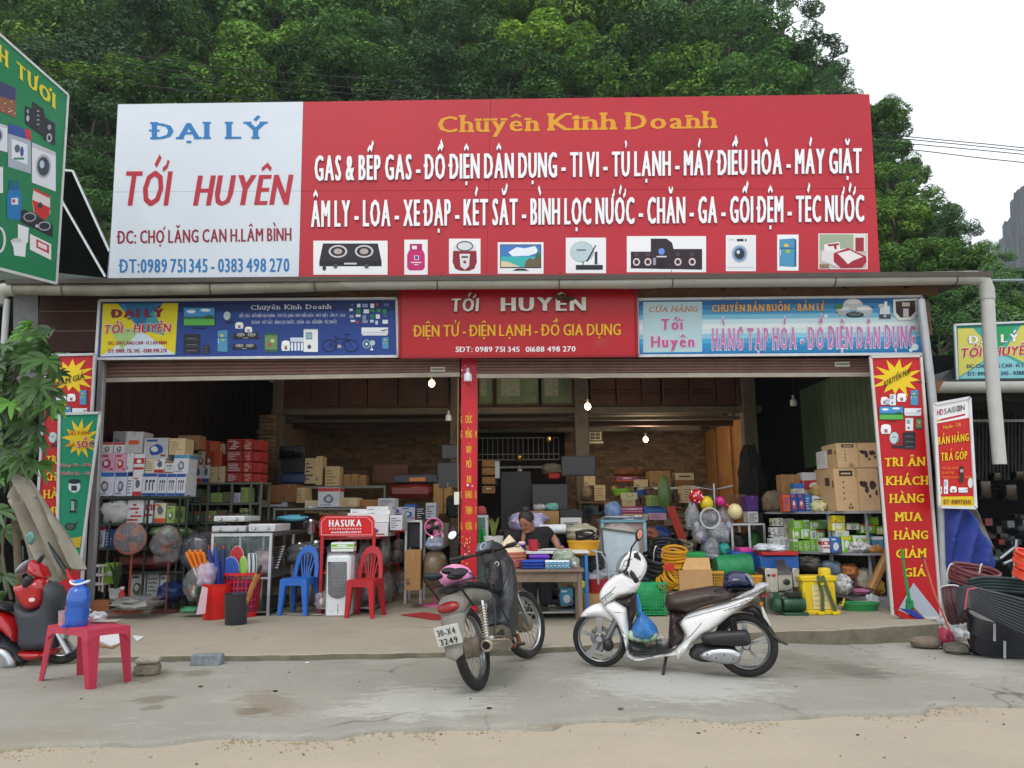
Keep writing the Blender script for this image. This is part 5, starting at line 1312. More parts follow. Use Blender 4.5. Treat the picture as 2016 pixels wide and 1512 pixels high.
def autorow(where,x0,x1,ybot,h0,h1,w0,w1,Y,dep,cols,group,seed,dess=('pic','bars','top','bot','red','plain')):
 r=random.Random(seed);x=x0;it=[]
 while x<x1-w0*.6:
  w=min(r.uniform(w0,w1),x1-x);c=r.choice(cols);c2=r.choice([k for k in('b32a26','244a9a','8a5f38','a07a4c')if k!=c])
  it.append((x,ybot-r.uniform(h0,h1),x+w-1,ybot,c,r.choice(dess),c2));x+=w
  if len(it)>=17:break
 stockrow(where,it,Y,dep,group)
autorow('in the lowest row atop the grey rack',368,446,950,26,34,12,20,YBk+.02,.3,cs,G1,3)
autorow('in the upper row atop the grey rack',372,446,922,22,36,15,22,YBk+.06,.28,cs,G1,4)
autorow('at the very top atop the grey rack',392,444,894,16,28,14,24,YBk+.1,.26,cs,G1,5)
for j,(ya,yb)in enumerate(((864,886),(887,908),(909,930),(931,949))):
 stockrow(['in the top','in the second','in the third','in the bottom'][j]+' row of the red stack',[(446,ya,478,yb,'9b2420','bars' if j else 'red','d6d8dc'),(479,ya,497,yb,'b32a26','red','cdb98f'),(498,ya+2,513,yb,'b32a26','red','9b2420')],YBk+.03,.34,'red cartons stacked on the grey rack')
for k,yb in enumerate((990,1028,1065)):
 autorow(['on the first','on the second','on the third'][k]+' shelf of the grey rack',364,490,yb-1,16,30,16,26,YBk+.06,.26,['5c6b52','5c6b52','b8b9bc','c8c6a8','8fb05a'],'small cartons on the grey rack',31+k)
bag('bagged_bundle','cloudy white plastic bag bulging on the green rack second shelf','bag',(190,984,247,1032),YA-.05,.34,BAGW,3)
bag('bagged_bundle','grey shiny plastic bundle leaning on the green rack lower front','bag',(290,1048,345,1108),YA-.28,.3,BAGC,4,('46507a','c04030','2a2a30'))
bag('bagged_bundle','dark plastic-wrapped bundle between green rack and glass table','bag',(345,1050,412,1125),YA-.1,.4,clearbag('5a5c62',.8),5,('30323a','8a2820','3a4a7a'))
bag('bagged_bundle','green plastic-wrapped package on the green rack third shelf','bag',(286,1034,366,1060),YA+.02,.3,clearbag('8aa068',.75),6,('6a8040','c04030'))
bag('bagged_bundle','blue tarpaulin bundle on the floor under the green rack','bag',(300,1148,352,1190),YA-.15,.4,plastic('1e2f6a',bump=.5),7)
bag('bagged_bundle','dark red folded bundle on the green rack lower shelf','bag',(215,1092,350,1122),YA+.02,.3,mat('5a1c18',rough=.6,var=.4,scale=14),8)
bag('crumpled_sheet','crumpled grey plastic sheet lying on the floor by the green rack','plastic sheet',(205,1180,292,1205),9.1,.5,clearbag('a8a8a4',.7),9,wr=.5)
bag('crumpled_sheet','green plastic packet on the floor beside the red bucket','packet',(350,1196,388,1208),9.25,.2,plastic('3a8a5a',bump=.4),10)
bag('bagged_bundle','clear round bag of toys left of the red bucket','bag',(356,1120,392,1185),9.5,.26,BAGC,11,('c03a3a','2a7a4a','d8d8dc','303038'))
def fan(cx,cy,rad_,Y,col,label,zfoot,bagm=None):
 c=P(cx,cy,Y);t=thing('pedestal_fan',label,'fan',(c.x,c.y,zfoot))
 R_=rad_*Y/FPX;m=plastic(col)
 mb=MB();mb.tube([c+Vector((R_*math.cos(a),0,R_*math.sin(a)))for a in[i*math.pi/14 for i in range(28)]],.012,m,6,closed=True);mb.build('guard_ring',t)
 mb=MB()
 for i in range(18):
  a=i*math.pi/9;mb.tube([c+Vector((.03*math.cos(a),-.05,.03*math.sin(a))),c+Vector((R_*.6*math.cos(a),-.04,R_*.6*math.sin(a))),c+Vector((R_*math.cos(a),0,R_*math.sin(a)))],.002,metal('8a8a90'),4)
 mb.build('guard_wires',t,kind='stuff')
 for k in range(3):
  a=k*2.09+.9;mb=MB();d=Vector((math.cos(a),0,math.sin(a)));e=Vector((-math.sin(a),0,math.cos(a)))
  mb.prism([c+d*.03,c+d*R_*.5+e*R_*.3+Vector((0,.02,0)),c+d*R_*.92+e*R_*.2,c+d*R_*.9-e*R_*.25,c+d*R_*.4-e*R_*.2],(0,.006,0),m);mb.build('blade',t)
 mb=MB();mb.ball(c+Vector((0,.08,0)),.06,.09,.06,plastic('26262c'));mb.build('motor_housing',t)
 mb=MB();mb.tube([c+Vector((0,.08,-.05)),Vector((c.x,c.y+.08,zfoot+.03))],.014,m,8);mb.build('stem',t)
 mb=MB();mb.lathe([(.0,0),(.17,0),(.17,.02),(.05,.04),(0,.04)],m,20,(c.x,c.y+.08,zfoot));mb.build('foot',t)
 if bagm:mb=MB();mb.ball(c,R_*1.12,.12,R_*1.12,bagm,20,12);mb.build('plastic_cover',t,ang=80)
fan(256,1060,29,9.75,'b0482a','orange pedestal fan in clear plastic in front of the green rack',SLAB,FILM)
fan(330,1056,19,9.7,'6a3a34','smaller dark red fan in clear plastic right of the orange fan',SLAB,FILM)
fan(854,1038,17,10.2,'d870a0','round pink fan standing by the brown covered washer',SLAB)
def potplant(px,py,Y,h,wpot,label,leafc,potc='dfe2e6',nl=12,seed=1):
 a=P(px,py,Y);t=thing('potted_plant',label,'plant',a);mb=MB();s=wpot*Y/FPX/2
 mb.lathe([(0,0),(s*.75,0),(s,s*1.5),(s*1.05,s*1.55),(s*.9,s*1.5),(0,s*1.4)],plastic(potc),18,a);mb.build('pot',t)
 r=random.Random(seed);H=h*Y/FPX
 for k in range(nl):
  an=r.uniform(0,6.28);L=H*r.uniform(.6,1);lean=r.uniform(.1,.5);w=.02*r.uniform(.8,1.4);V=[];F=[]
  for j in range(6):
   t_=j/5;p=a+Vector((math.cos(an)*lean*L*t_**1.6,math.sin(an)*lean*L*t_**1.6,s*1.4+L*t_));ww=w*math.sin(math.pi*min(1,.25+t_*.75))
   d=Vector((-math.sin(an),math.cos(an),0))*ww;V+=[p-d,p+Vector((math.cos(an),math.sin(an),0))*.004,p+d]
  for j in range(5):F+=[(3*j,3*j+1,3*j+4,3*j+3),(3*j+1,3*j+2,3*j+5,3*j+4)]
  mb=MB();mb.add(V,F,mat(leafc,rough=.5,var=.4,scale=40));mb.build('leaf',t)
potplant(226,1178,9.7,62,24,'spiky plant in a white pot on the floor by the green rack','3a4a30',seed=2)
potplant(972,1086,8.9,40,38,'snake plant with striped leaves in a white pot beside the red pillar','6a7a32',seed=3,nl=16)
carton(205,1108,234,1150,9.85,.03,'7ab82a','logo','d6d8dc','green card sign standing behind the spiky plant',name='card_sign',cat='sign')
mb=MB();a=P(239,1184,9.5)
mb.lathe([(0,0),(.035,0),(.036,.09),(.02,.12),(.02,.14)],plastic('b8202a'),14,a);mb.lathe([(.022,.14),(.022,.17),(0,.17)],plastic('e4e4e4'),12,a)
solo(mb,'bottle','small red bottle with white cap on the floor by the green rack','bottle')
for k in range(3):
 X0,X1,Z0,Z1=rect(178,1112+k*18,204,1130+k*18,9.75);mb=MB();mb.box(X0,X1,9.75,9.95,Z1-.03,Z1,plastic('c8c2b8'),c=.005)
 legs4(mb,X0+.01,X1-.01,9.76,9.94,Z0,Z1-.03,.02,plastic('c8c2b8'));solo(mb,'plastic_stool',['topmost','middle','lowest'][k]+' of three beige stools stacked at the left end of the green rack','stool','stacked beige stools')
boxthing('wooden_crate','small orange-brown wooden crate on the floor at the left end','crate',(178,1183,214,1203),9.2,.18,mat('8a5030',rough=.8,var=.3,scale=8))
# ====== GLASS TABLE WITH STOVES
ALU=metal('c4c8cc',rough=.4);GLS=mat('a8b8b8',rough=.05,alpha=.3,var=.02,spec=.9)
Yt=9.35;X0,X1,Z0,Z1=rect(413,1050,534,1207,Yt);Z0=SLAB;Dt=1.9;w=.035
t=thing('display_table','aluminium and glass display table holding gas stoves, behind the red bucket','table',((X0+X1)/2,Yt+Dt/2,SLAB))
mb=MB()
for(a,b)in(((X0,Yt),(X1,Yt)),((X0,Yt+Dt),(X1,Yt+Dt))):
 mb.box(a[0]+w,b[0]-w,a[1]-w/2,a[1]+w/2,Z1-w,Z1,ALU)
for x in(X0,X1-w):mb.box(x,x+w,Yt-w/2,Yt+Dt+w/2,Z1-w,Z1,ALU)
mb.build('top_frame',t)
for x in(X0,X1-w):
 for y in(Yt,Yt+Dt/2,Yt+Dt):mb=MB();mb.box(x+.001,x+w-.001,y-w/2+.001,y+w/2-.001,Z0,Z1-w,ALU);mb.build('leg',t)
mb=MB();mb.box(X0,X1,Yt-.01,Yt+Dt,Z1-.004,Z1+.004,GLS);mb.build('glass_top',t)
zs=P(470,1137,Yt).z;mb=MB();mb.box(X0+w,X1-w,Yt,Yt+Dt,zs-.02,zs,ALU);mb.build('shelf',t)
mb=MB();mb.box(X0+w,X1-w,Yt,Yt+Dt,Z0+.04,Z0+.055,metal('9a9a98'));mb.build('shelf',t)
mb=MB();mb.box(X0+w,X1-w,Yt-.004,Yt+.0,zs+.05,Z1-w,mat('8aa0a0',rough=.06,alpha=.16,spec=.9));mb.build('glass_pane',t)
ztop=Z1+.006
def stove(x0,x1,y0,z,dep,h,col,label,group='gas stoves on the display table',Y=None,knobs=True,front=None):
 w_=x1-x0;t=thing('gas_stove',label,'stove',((x0+x1)/2,Y+dep/2,z),0,group)
 mb=MB();mb.box(x0,x1,Y,Y+dep,z+.01,z+h,plastic(col,rough=.3),c=.012);mb.build('body',t)
 mb=MB();mb.box(x0+.01,x1-.01,Y+.01,Y+dep-.01,z+h,z+h+.006,mat('18181c',rough=.12,var=.02));mb.build('glass_top',t)
 for k in(.27,.73):
  cy=Y+dep*k if dep>w_ else Y+dep*.5;cx=(x0+x1)/2 if dep>w_ else x0+w_*k
  mb=MB();mb.lathe([(.03,h+.006),(.05,h+.02),(.02,h+.028),(0,h+.028)],metal('c8b080'),14,(cx,cy,z));mb.tube([(cx+.085*math.cos(a),cy+.085*math.sin(a),z+h+.03)for a in[i*math.pi/7 for i in range(14)]],.004,metal('2a2a2c'),5,closed=True)
  for a in(0,1.57,3.14,4.71):mb.bar((cx+.04*math.cos(a),cy+.04*math.sin(a),z+h+.034),(cx+.1*math.cos(a),cy+.1*math.sin(a),z+h+.034),.006,.008,metal('2a2a2c'))
  mb.build('burner',t)
 mb=MB();mb.box(x0+w_*.06,x0+w_*.94,Y-.002,Y+.001,z+h*.3,z+h*.8,plastic(front or 'c0c4c8'));mb.build('front_trim',t)
 for k in(.25,.75):
  mb=MB();M=Matrix.Rotation(math.pi/2,4,'X');mb.lathe([(.016,0),(.018,.02),(.012,.03),(0,.03)],metal('d8d8d8'),12,(x0+w_*k,Y-.002,z+h*.5),M);mb.build('knob',t)
h1=.085
stove(X0-.01,X0+.40,0,ztop,.62,h1,'b8bcc0','lower of two stacked silver stoves at the left of the display table',Y=Yt+.0)
stove(X0+.0,X0+.37,0,ztop+h1+.036,.6,h1*.95,'d4d6d8','upper of two stacked white stoves at the left of the display table',Y=Yt+.02)
stove(X0+.43,X1+.02,0,ztop,.65,.105,'d0d4d4','single white stove at the right front of the display table',Y=Yt+.0)
stove(X0+.02,X0+.4,0,ztop,.6,.1,'26262a','black stove at the left rear of the display table',Y=Yt+.75,front='1a1a1c')
stove(X0+.43,X1,0,ztop,.6,.1,'26262a','black stove in the middle of the display table',Y=Yt+.72,front='303034')
stove(X0+.43,X1,0,ztop,.5,.1,'4a4a50','dark grey stove at the far end of the display table',Y=Yt+1.38,front='8a2020')
bag('wrapped_package','light blue plastic packet lying on the stoves','packet',(541,1014,598,1028),Yt+.8,.3,plastic('5aa8c0',bump=.5),12)
bag('wrapped_package','clear packet with small white parts on the upper white stove','packet',(440,1012,485,1021),Yt+.1,.3,BAGC,13,('4a90d0','d8d8d8'))
r=random.Random(5)
mb=MB()
for k in range(9):
 z=zs+.07+k*.03;x=X1+.0;mb.tube([(X1-.35,Yt+.35+k*.03,z),(X1-.05,Yt+.28+k*.03,z+.02)],.006,metal('d0d0d0'),5);mb.ball((X1-.02,Yt+.27+k*.03,z+.025),.03,.03,.015,metal('d8d8d8'),8,5)
mb.build('x',ang=40)if False else solo(mb,'ladles','bundle of shiny steel ladles on the display table shelf','utensils',kind='stuff')
def pot(px,py,Y,wpx,hpx,label,group=None,col='c0c4c8',lid=True):
 a=P(px,py,Y);R_=wpx*Y/FPX/2;H=hpx*Y/FPX;t=thing('steel_pot',label,'pot',a,0,group);m=metal(col,rough=.22)
 mb=MB();mb.lathe([(0,0),(R_*.9,0),(R_,H*.1),(R_,H*.8),(R_*1.04,H*.82),(R_*1.04,H*.84),(R_*.97,H*.82),(R_*.95,H*.15),(0,H*.1)],m,20,a);mb.build('body',t)
 if lid:mb=MB();mb.lathe([(R_*1.02,H*.845),(R_*.8,H*.95),(R_*.2,H),(0,H)],m,20,a);mb.lathe([(0,H),(R_*.1,H),(R_*.12,H*1.1),(0,H*1.12)],plastic('1c1c1e'),8,a);mb.build('lid',t)
 for s in(-1,1):mb=MB();mb.tube([a+Vector((s*R_,-.02,H*.65)),a+Vector((s*(R_+.03),-.02,H*.68)),a+Vector((s*(R_+.03),.02,H*.68)),a+Vector((s*R_,.02,H*.65))],.005,plastic('1c1c1e'),5);mb.build('handle',t)
pot(500,1136,Yt+.5,34,22,'steel pot on the display table shelf behind the ladles','steel pots')
pot(438,1136,Yt+.4,36,28,'dark steel pot on the display table shelf behind the umbrellas','steel pots','5a5c60')
bag('bagged_bundle','bundle of printed cloths in plastic on the display table shelf','bag',(486,1085,528,1130),Yt+.12,.3,clearbag('d8b8c0',.75),14,('b03050','d8d0c8','26506a'))
bag('bagged_bundle','dark bagged cookware at the right of the display table','bag',(555,1070,628,1115),Yt+.5,.5,clearbag('6a6c70',.75),15,('2a2a2c','8a8a8c','a0a0a0'))
for k,(px,py,wq,hq)in enumerate(((612,1052,16,30),(622,1098,18,34),(590,1098,18,30),(606,1150,20,36))):
 pot(px,py,10.1,wq,hq,['steel kettle beside the blue-topped rack post, high','steel kettle beside the red rack post, middle','steel pot left of the red rack, middle','steel pot behind the blue chair back'][k],'steel pots')
def bucket(px,py,Y0_,wtop,wbot,hpx,col,label,rim=True,name='bucket',m=None):
 a=G(px,py,SLAB);s=a.y/FPX;R1,R0,H=wtop*s/2,wbot*s/2,hpx*s*1.02;t=thing(name,label,'bucket',a);m=m or plastic(col,rough=.32)
 mb=MB();mb.lathe([(0,.004),(R0*.96,0),(R0,.01),(R1,H-.02),(R1*1.05,H-.015),(R1*1.06,H),(R1*.98,H),(R1*.96,H-.02),(R0*.95,.02),(0,.015)],m,32,a);mb.build('body',t)
 return t,a,R1,H
tb,a_,R1,H1=bucket(422,1218,0,52,44,64,'d61f16','bright red plastic bucket holding bagged brushes and blue umbrellas')
b2,a2,R2,H2=bucket(464,1229,0,46,40,56,'2b2d33','black rubber bucket with a wooden stick standing in it')
mb=MB();mb.tube([a2+Vector((-.05,0,H2)),a2+Vector((R2*1.0,-.05,H2*.75)),a2+Vector((R2*1.08,-.02,H2*.95))],.005,metal('70706c'),5);mb.build('bail_handle',b2)
mb=MB();p0=a2+Vector((.03,.02,.05));p1=P(514,1114,a2 .y-.1)
d=(p1-p0);mb.tube([p0,p0+d*.5,p0+d*.86],[.024,.028,.03],mat('a8743e',rough=.55,var=.2,scale=10),12);mb.tube([p0+d*.86,p1],[.022,.02],plastic('2a2a2c'),12)
solo(mb,'wooden_stick','thick wooden stick with black grip leaning out of the black bucket','stick')
t=thing('slotted_basket','tall red slotted basket holding bats and shoe insoles behind the black bucket','basket',G(474,1213,SLAB));a=G(474,1213,SLAB);s=a.y/FPX
R0,R1b,Hb=30*s,36*s,82*s;m=plastic('c81c1a')
mb=MB();mb.lathe([(R1b,Hb-.03),(R1b*1.08,Hb-.03),(R1b*1.08,Hb),(R1b*.98,Hb),(R1b*.96,Hb-.03)],m,28,a);mb.build('rim',t)
mb=MB();mb.lathe([(0,0),(R0,0),(R0*1.03,.05),(R0*.98,.05),(R0*.95,.01)],m,28,a);mb.build('base',t)
mb=MB()
for i in range(30):
 an=i*2*math.pi/30;mb.bar(a+Vector((R0*math.cos(an),R0*math.sin(an),.04)),a+Vector((R1b*math.cos(an),R1b*math.sin(an),Hb-.02)),.014,.004,m,up=(math.cos(an),math.sin(an),0))
for j in range(6):
 z=.05+j*.07*Hb/.5;rr=R0+(R1b-R0)*z/Hb;mb.tube([a+Vector((rr*math.cos(q),rr*math.sin(q),z))for q in[i*math.pi/14 for i in range(28)]],.006,m,4,closed=True)
mb.build('slats',t,kind='stuff')
mb=MB();mb.lathe([(R0*.9,.02),(R1b*.9,Hb*.85)],clearbag('6a3a8a',.6),24,a);mb.build('liner',t)
def paddle(px,py,wpx,hpx,Y,col,rimc,label,name='bat',tilt=0.):
 pl=PY(Y);mb=MB();ol=[(px+wpx/2*math.cos(q)*(1 if math.sin(q)<.3 else 1-.1*math.sin(q)),py+hpx/2*math.sin(q))for q in[i*math.pi/12 for i in range(24)]]
 puff(mb,[pl.ab(x+tilt*(y-py),y)for x,y in ol],lambda a,b,h:pl.at(a,b,h),.012,.012,plastic(col));mb.tube([pl.px(x+tilt*(y-py),y)for x,y in ol],.004,plastic(rimc),5,closed=True)
 return solo(mb,name,label,'bat','bats and insoles standing in the slotted basket')
paddle(467,1098,26,46,a.y-.1,'b01f2e','e4c8cc','red oval bat standing highest in the red basket')
paddle(455,1118,31,44,a.y-.16,'1f4aa0','b8c8e8','blue oval bat in front of the red bat')
paddle(479,1116,15,42,a.y-.13,'86b84a','d0e0b0','green oval bat right of the blue bat')
for k in range(4):paddle(490+k*4.2,1112,5,46,a.y-.1+k*.02,['c8ccd0','26282c','c8ccd0','3a6a5a'][k],'dfe2e6',['pale','black','second pale','dark green'][k]+' thin insole standing at the right side of the red basket','insole')
br=G(422,1218,SLAB).y
for k in range(7):
 x=368+k*5.4;y=1090-(k%2)*5;mb=MB();p0=P(395+k*3,1150,br-.02+(k%2)*.04);p1=P(x,y,br-.08+(k%2)*.06)
 mb.tube([p0,p0 .lerp(p1,.55)],.012,plastic('d8d0c8'),6);mb.tube([p0 .lerp(p1,.55),p1],[.017,.02],plastic('e07818'),10);mb.ball(p1,.02,.02,.02,plastic('e07818'),8,6)
 solo(mb,'brush',ORD[k]+' from left of the orange-handled brushes in the red bucket','brush','orange-handled brushes in the red bucket')
bag('bagged_bundle','flowery purple and white plastic pack standing in the red bucket','bag',(383,1108,418,1158),br-.14,.2,clearbag('d8c8e0',.55),16,('6a4aa0','b04a60','d0d4dc','4a90b0'))
def umbrella(x0,y0,x1,y1,Y,col,label):
 p0=P(x0,y0,Y);p1=P(x1,y1,Y-.04);d=p1-p0;mb=MB()
 mb.tube([p0,p0+d*.1,p0+d*.5,p0+d*.9,p1],[.012,.035,.045,.03,.012],mat(col,rough=.5,var=.3,scale=25,bump=.4),10,flat=.8);mb.tube([p1,p1+d*.08],.008,plastic('c84a20'),6)
 solo(mb,'folded_umbrella',label,'umbrella','folded blue umbrellas in the red bucket')
umbrella(424,1165,411,1080,br+.02,'1c2f7a','dark blue folded umbrella, left in the red bucket')
umbrella(432,1160,424,1076,br+.05,'24408f','blue folded umbrella, middle of the red bucket')
umbrella(440,1165,440,1080,br+.08,'1a2a68','navy folded umbrella, right in the red bucket')
mb=MB();pl=PY(br-.25);
mb.prism([pl.px(*q)for q in((398,1154),(409,1158),(404,1208),(386,1210))],(0,.004,0),mat('d8b8c4',rough=.3,alpha=.9));solo(mb,'price_leaflet','pink and white leaflet hanging from the red bucket rim','leaflet')
# ====== PLASTIC CHAIRS
def chair(px0,py0,px1,py1,H,col,label,group):
 "front feet at two photo points, facing slightly left like the photo"
 A=G(px0,py0,SLAB);B=G(px1,py1,SLAB);f=(B-A);wd=f.length;f.normalize();bk=Vector((-f.y,f.x,0));
 t=thing('plastic_chair',label,'chair',(A+B)/2+bk*wd*.45,0,group);m=plastic(col,rough=.4,scale=2);sh=H*.52;dp=wd*.98
 def L(u,v,z):return A+f*(u*wd)+bk*(v*dp)+Vector((0,0,z))
 for(u,v)in((0,0),(1,0),(-.04,1.12),(1.04,1.12)):
  iu=.1 if u<.5 else.9;iv=.08 if v<.5 else.92;mb=MB()
  q0=L(u,v,0);q1=L(iu,iv,sh);s1=.075 if v<.5 else.07
  for k in range(1):
   d0=f*(.022 if u<.5 else-.022);mb.add([q0-f*.02-bk*.02,q0+f*.02-bk*.02,q0+f*.02+bk*.02,q0-f*.02+bk*.02,q1-f*s1/2-bk*s1/2,q1+f*s1/2-bk*s1/2,q1+f*s1/2+bk*s1/2,q1-f*s1/2+bk*s1/2],[(3,2,1,0),(4,5,6,7),(0,1,5,4),(1,2,6,5),(2,3,7,6),(3,0,4,7)],m)
  mb.build('leg',t)
 mb=MB()
 ol=[(0,0),(.5,-.03),(1,0),(1,1),(.5,1.02),(0,1)]
 ol=[Vector(p)for p in((.06,-.02),(.3,-.05),(.7,-.05),(.94,-.02),(1.0,.06),(.98,.94),(.9,1),(.1,1),(.02,.94),(0,.06))]
 mb.prism([L(p.x,p.y,sh-.012)for p in ol],(0,0,.022),m);mb.prism([L(p.x,p.y-.0,sh-.07)for p in(Vector((.02,-.03)),Vector((.98,-.03)),Vector((.98,0)),Vector((.02,0)))],(0,0,.06),m)
 for xx in(.0,.97):mb.prism([L(a,b,sh-.07)for a,b in((xx,.0),(xx+.03,0),(xx+.03,1),(xx,1))],(0,0,.06),m)
 mb.build('seat',t)
 bh=H-sh;mb=MB()
 def Bk(u,w):return L(u,.95+.24*w,sh+bh*w)
 out=[(.0,0),(.02,.35),(.10,.72),(.25,.93),(.5,1),(.75,.93),(.9,.72),(.98,.35),(1,0)]
 ins=[(.15,0),(.17,.33),(.23,.6),(.33,.74),(.5,.78),(.67,.74),(.77,.6),(.83,.33),(.85,0)]
 V=[];F=[];n=len(out)
 for p,q in zip(out,ins):
  for(u,w)in(p,q):
   for o in(-.011,.011):V.append(Bk(u,w)+bk*o)
 for i in range(n-1):
  a,b=i*4,i*4+4
  F+=[(a,b,b+2,a+2),(a+1,a+3,b+3,b+1),(a,a+1,b+1,b),(a+2,b+2,b+3,a+3)]
 mb.add(V,F,m);mb.build('back_frame',t)
 for k in range(5):
  u0=.5+(k-2)*.062;u1=.5+(k-2)*.15;mb=MB();w=.012
  a=[Bk(u0-w*2.0,0),Bk(u0+w*2.0,0),Bk(u1+w*1.6,.74-abs(k-2)*.03),Bk(u1-w*1.6,.74-abs(k-2)*.03)]
  mb.prism(a,bk*.012,m);mb.build('back_slat',t)
 return t
chair(550,1212,601,1213,.80,'2a6bc4','blue plastic chair with slatted back, left of the white air cooler','plastic chairs at the shop front')
chair(682,1217,733,1218,.80,'b01a26','red plastic chair with slatted back, right of the white air cooler','plastic chairs at the shop front')
A=G(665,1212,SLAB);Yc=A.y-.12
X0,X1,Z0,Z1=rect(642,1094,689,1212,Yc);Z0=SLAB
t=thing('air_cooler','white tower air cooler with dark grille wrapped in clear plastic between the chairs','air cooler',(A.x,Yc+.13,SLAB));wm=plastic('dfe3e8')
mb=MB();mb.box(X0,X1,Yc,Yc+.26,Z0,Z1,wm,c=.02);mb.build('body',t,ang=30)
mb=MB();pl=PY(Yc);q=[pl.px(x,y,.004)for x,y in((646,1106),(683,1106),(683,1168),(676,1176),(665,1179),(653,1176),(646,1168))];mb.prism(q,(0,-.004,0),plastic('23282c',rough=.25));gr=mb.build('grille',t)
for k in range(15):
 y=1109+k*4.4;a,b=pl.px(648,y,.01),pl.px(681,y,.01);mb=MB();mb.bar(a,b,.008,.006,plastic('3a4046'));mb.build('louvre',gr)
mb=MB();a,b=pl.px(665,1188,.003),pl.px(665,1208,.003);mb.bar(a,b,.008,.004,plastic('3a4a5a'));mb.build('water_gauge',t)
mb=MB();mb.box(X0+.03,X1-.03,Yc+.03,Yc+.22,Z1+.001,Z1+.015,plastic('8a9096'));mb.build('control_panel',t)
mb=MB();blob(mb,(637,1085,697,1215),Yc-.02,.3,FILM,30,.05,sq=6);mb.build('plastic_cover',t,ang=80)
carton(652,1068,696,1086,Yc+.02,.2,'e0e2e4','stripe','7ab82a','white and green flat carton lying above the air cooler')
# ====== RED BRANDED RACK
Yh=9.55;RDM=paint('b3161c',dirt=.05,rough=.3);X0,X1,Z0,Z1=rect(629,1016,738,1205,Yh);zt=Z1;L_=2.0
t=thing('display_rack','red display rack with red name header, full of bagged wares','rack',((X0+X1)/2,Yh+1,SLAB))
for x in(X0,X1-.04):
 for y in(Yh,Yh+L_*.5,Yh+L_):
  mb=MB();mb.box(x,x+.04,y,y+.03,SLAB,P(683,1052,Yh).z if y==Yh+L_*.5 else P(683,1040,Yh).z,RDM,c=.004);mb.build('post',t)
zsv=[]
for py in(1058,1126,1196):
 z=P(683,py,Yh).z;zsv.append(z);mb=MB();mb.box(X0+.002,X1-.002,Yh+.032,Yh+L_,z-.025,z,RDM if py<1190 else metal('b0b4b8'),c=.003);mb.build('shelf',t)
pl=PY(Yh)
def header(pl,x0,x1,y0,y1,par):
 mb=MB();ol=[pl.ab(*q)for q in((x0,y1),(x0,y0+12),(x0+3,y0+4),(x0+10,y0),(x1-10,y0),(x1-3,y0+4),(x1,y0+12),(x1,y1))]
 mb.prism([pl.at(a,b,.01)for a,b in ol],-pl.n*.03,signcol('c8161c',rough=.3));h=mb.build('header',par);return h
h=header(pl,629,737,1015,1056,t)
mb=MB();
for a,b in(((633,1053),(633,1028)),((633,1028),(643,1018)),((643,1018),(723,1018)),((723,1018),(733,1028)),((733,1028),(733,1053)),((733,1053),(633,1053))):mb.bar(pl.px(*a,.012),pl.px(*b,.012),.006,.002,K('e0b8b8'),up=pl.n)
mb.build('border_line',h)
tl(h,pl,'HASUKA',648,712,1037,1036,14,W2,off=.06,track=.14,h=.012);tl(h,pl,'www.hasuka.com.vn',652,711,1050,1049,5,W2,off=.04,h=.012)
pr=Print(pl,.012);r=random.Random(1)
for k in range(13):x=649+k*5;pr.rect(x,1040,x+3.4,1041,K('e8c0c0'));pr.rect(x+1.2,1039.4,x+2,1042.6,K('e8c0c0'));pr.rect(x+.3,1042,x+3,1042.8,K('e8c0c0'))
pr.build('small_script',h)
h2=header(PY(Yh+L_),766,798,1012,1048,t)
G2='cartons on top of the red rack'
zc0=zsv[0]
def stackz(x0,x1,Y,dep,z,h,c,des,c2,label,group=G2,rz=0.):
 a=P(x0,1000,Y).x;b=P(x1,1000,Y).x;pz0=z;py1=None
 mbx=carton(x0,1000,x1,1010,Y,dep,c,des,c2,label,group,jit=0);return mbx
stockrow('lowest white layer on the red rack',[(683,1029,764,1056,'e0e2e4','pic','244a9a'),(768,1014,792,1044,'c9ccd6','bars','5c6b52')],Yh+.5,.5,G2)
stockrow('second white layer on the red rack',[(684,1010,724,1020,'e0e2e4','plain','244a9a'),(724,1012,766,1028,'e0e2e4','plain','244a9a')],Yh+.55,.4,G2)
stockrow('top white layer on the red rack',[(690,1002,728,1010,'e0e2e4','plain','244a9a'),(722,997,765,1004,'e0e2e4','plain','8a5f38'),(724,1004,768,1012,'e0e2e4','plain','8a5f38')],Yh+.6,.36,G2)
stockrow('behind the white layers on the red rack',[(744,981,777,998,'c9ccd6','bars','5c6b52'),(768,998,790,1012,'c9ccd6','pic','244a9a'),(790,998,817,1024,'c9ccd6','pic','2a6ab8'),(797,993,818,999,'2a6ab8','plain','d6d8dc'),(819,996,838,1024,'1c1c20','bars','d6d8dc'),(838,990,858,1022,'c9ccd6','bars','1c1c20')],Yh+1.7,.3,G2)
BT=('8a8c90','d0d4d8','3a3c40','c8a878')
for k,q in enumerate(((640,1070,655,1125),(700,1068,728,1125),(738,1062,766,1118),(768,1064,792,1110),(700,1130,728,1192),(738,1130,770,1190),(770,1128,796,1172))):
 bag('bagged_ware',['bagged ware at the left end of the red rack upper tier','grey bagged pans behind the air cooler top on the red rack','bagged pans at the middle of the red rack upper tier','bagged pans at the far end of the red rack upper tier','bagged ware behind the red chair on the lower tier','bagged steel bowls in the middle of the lower tier','bagged steel bowls at the far end of the lower tier'][k],'bag',q,Yh+[.2,.3,.7,1.2,.3,.8,1.3][k],.4,BAGG,40+k,BT,.3,group='bagged cookware on the red rack')
bag('bagged_bundle','crumpled clear bag on the floor between blue chair and air cooler','bag',(618,1168,640,1200),9.3,.2,BAGC,50,('c8c0b8',),.4)
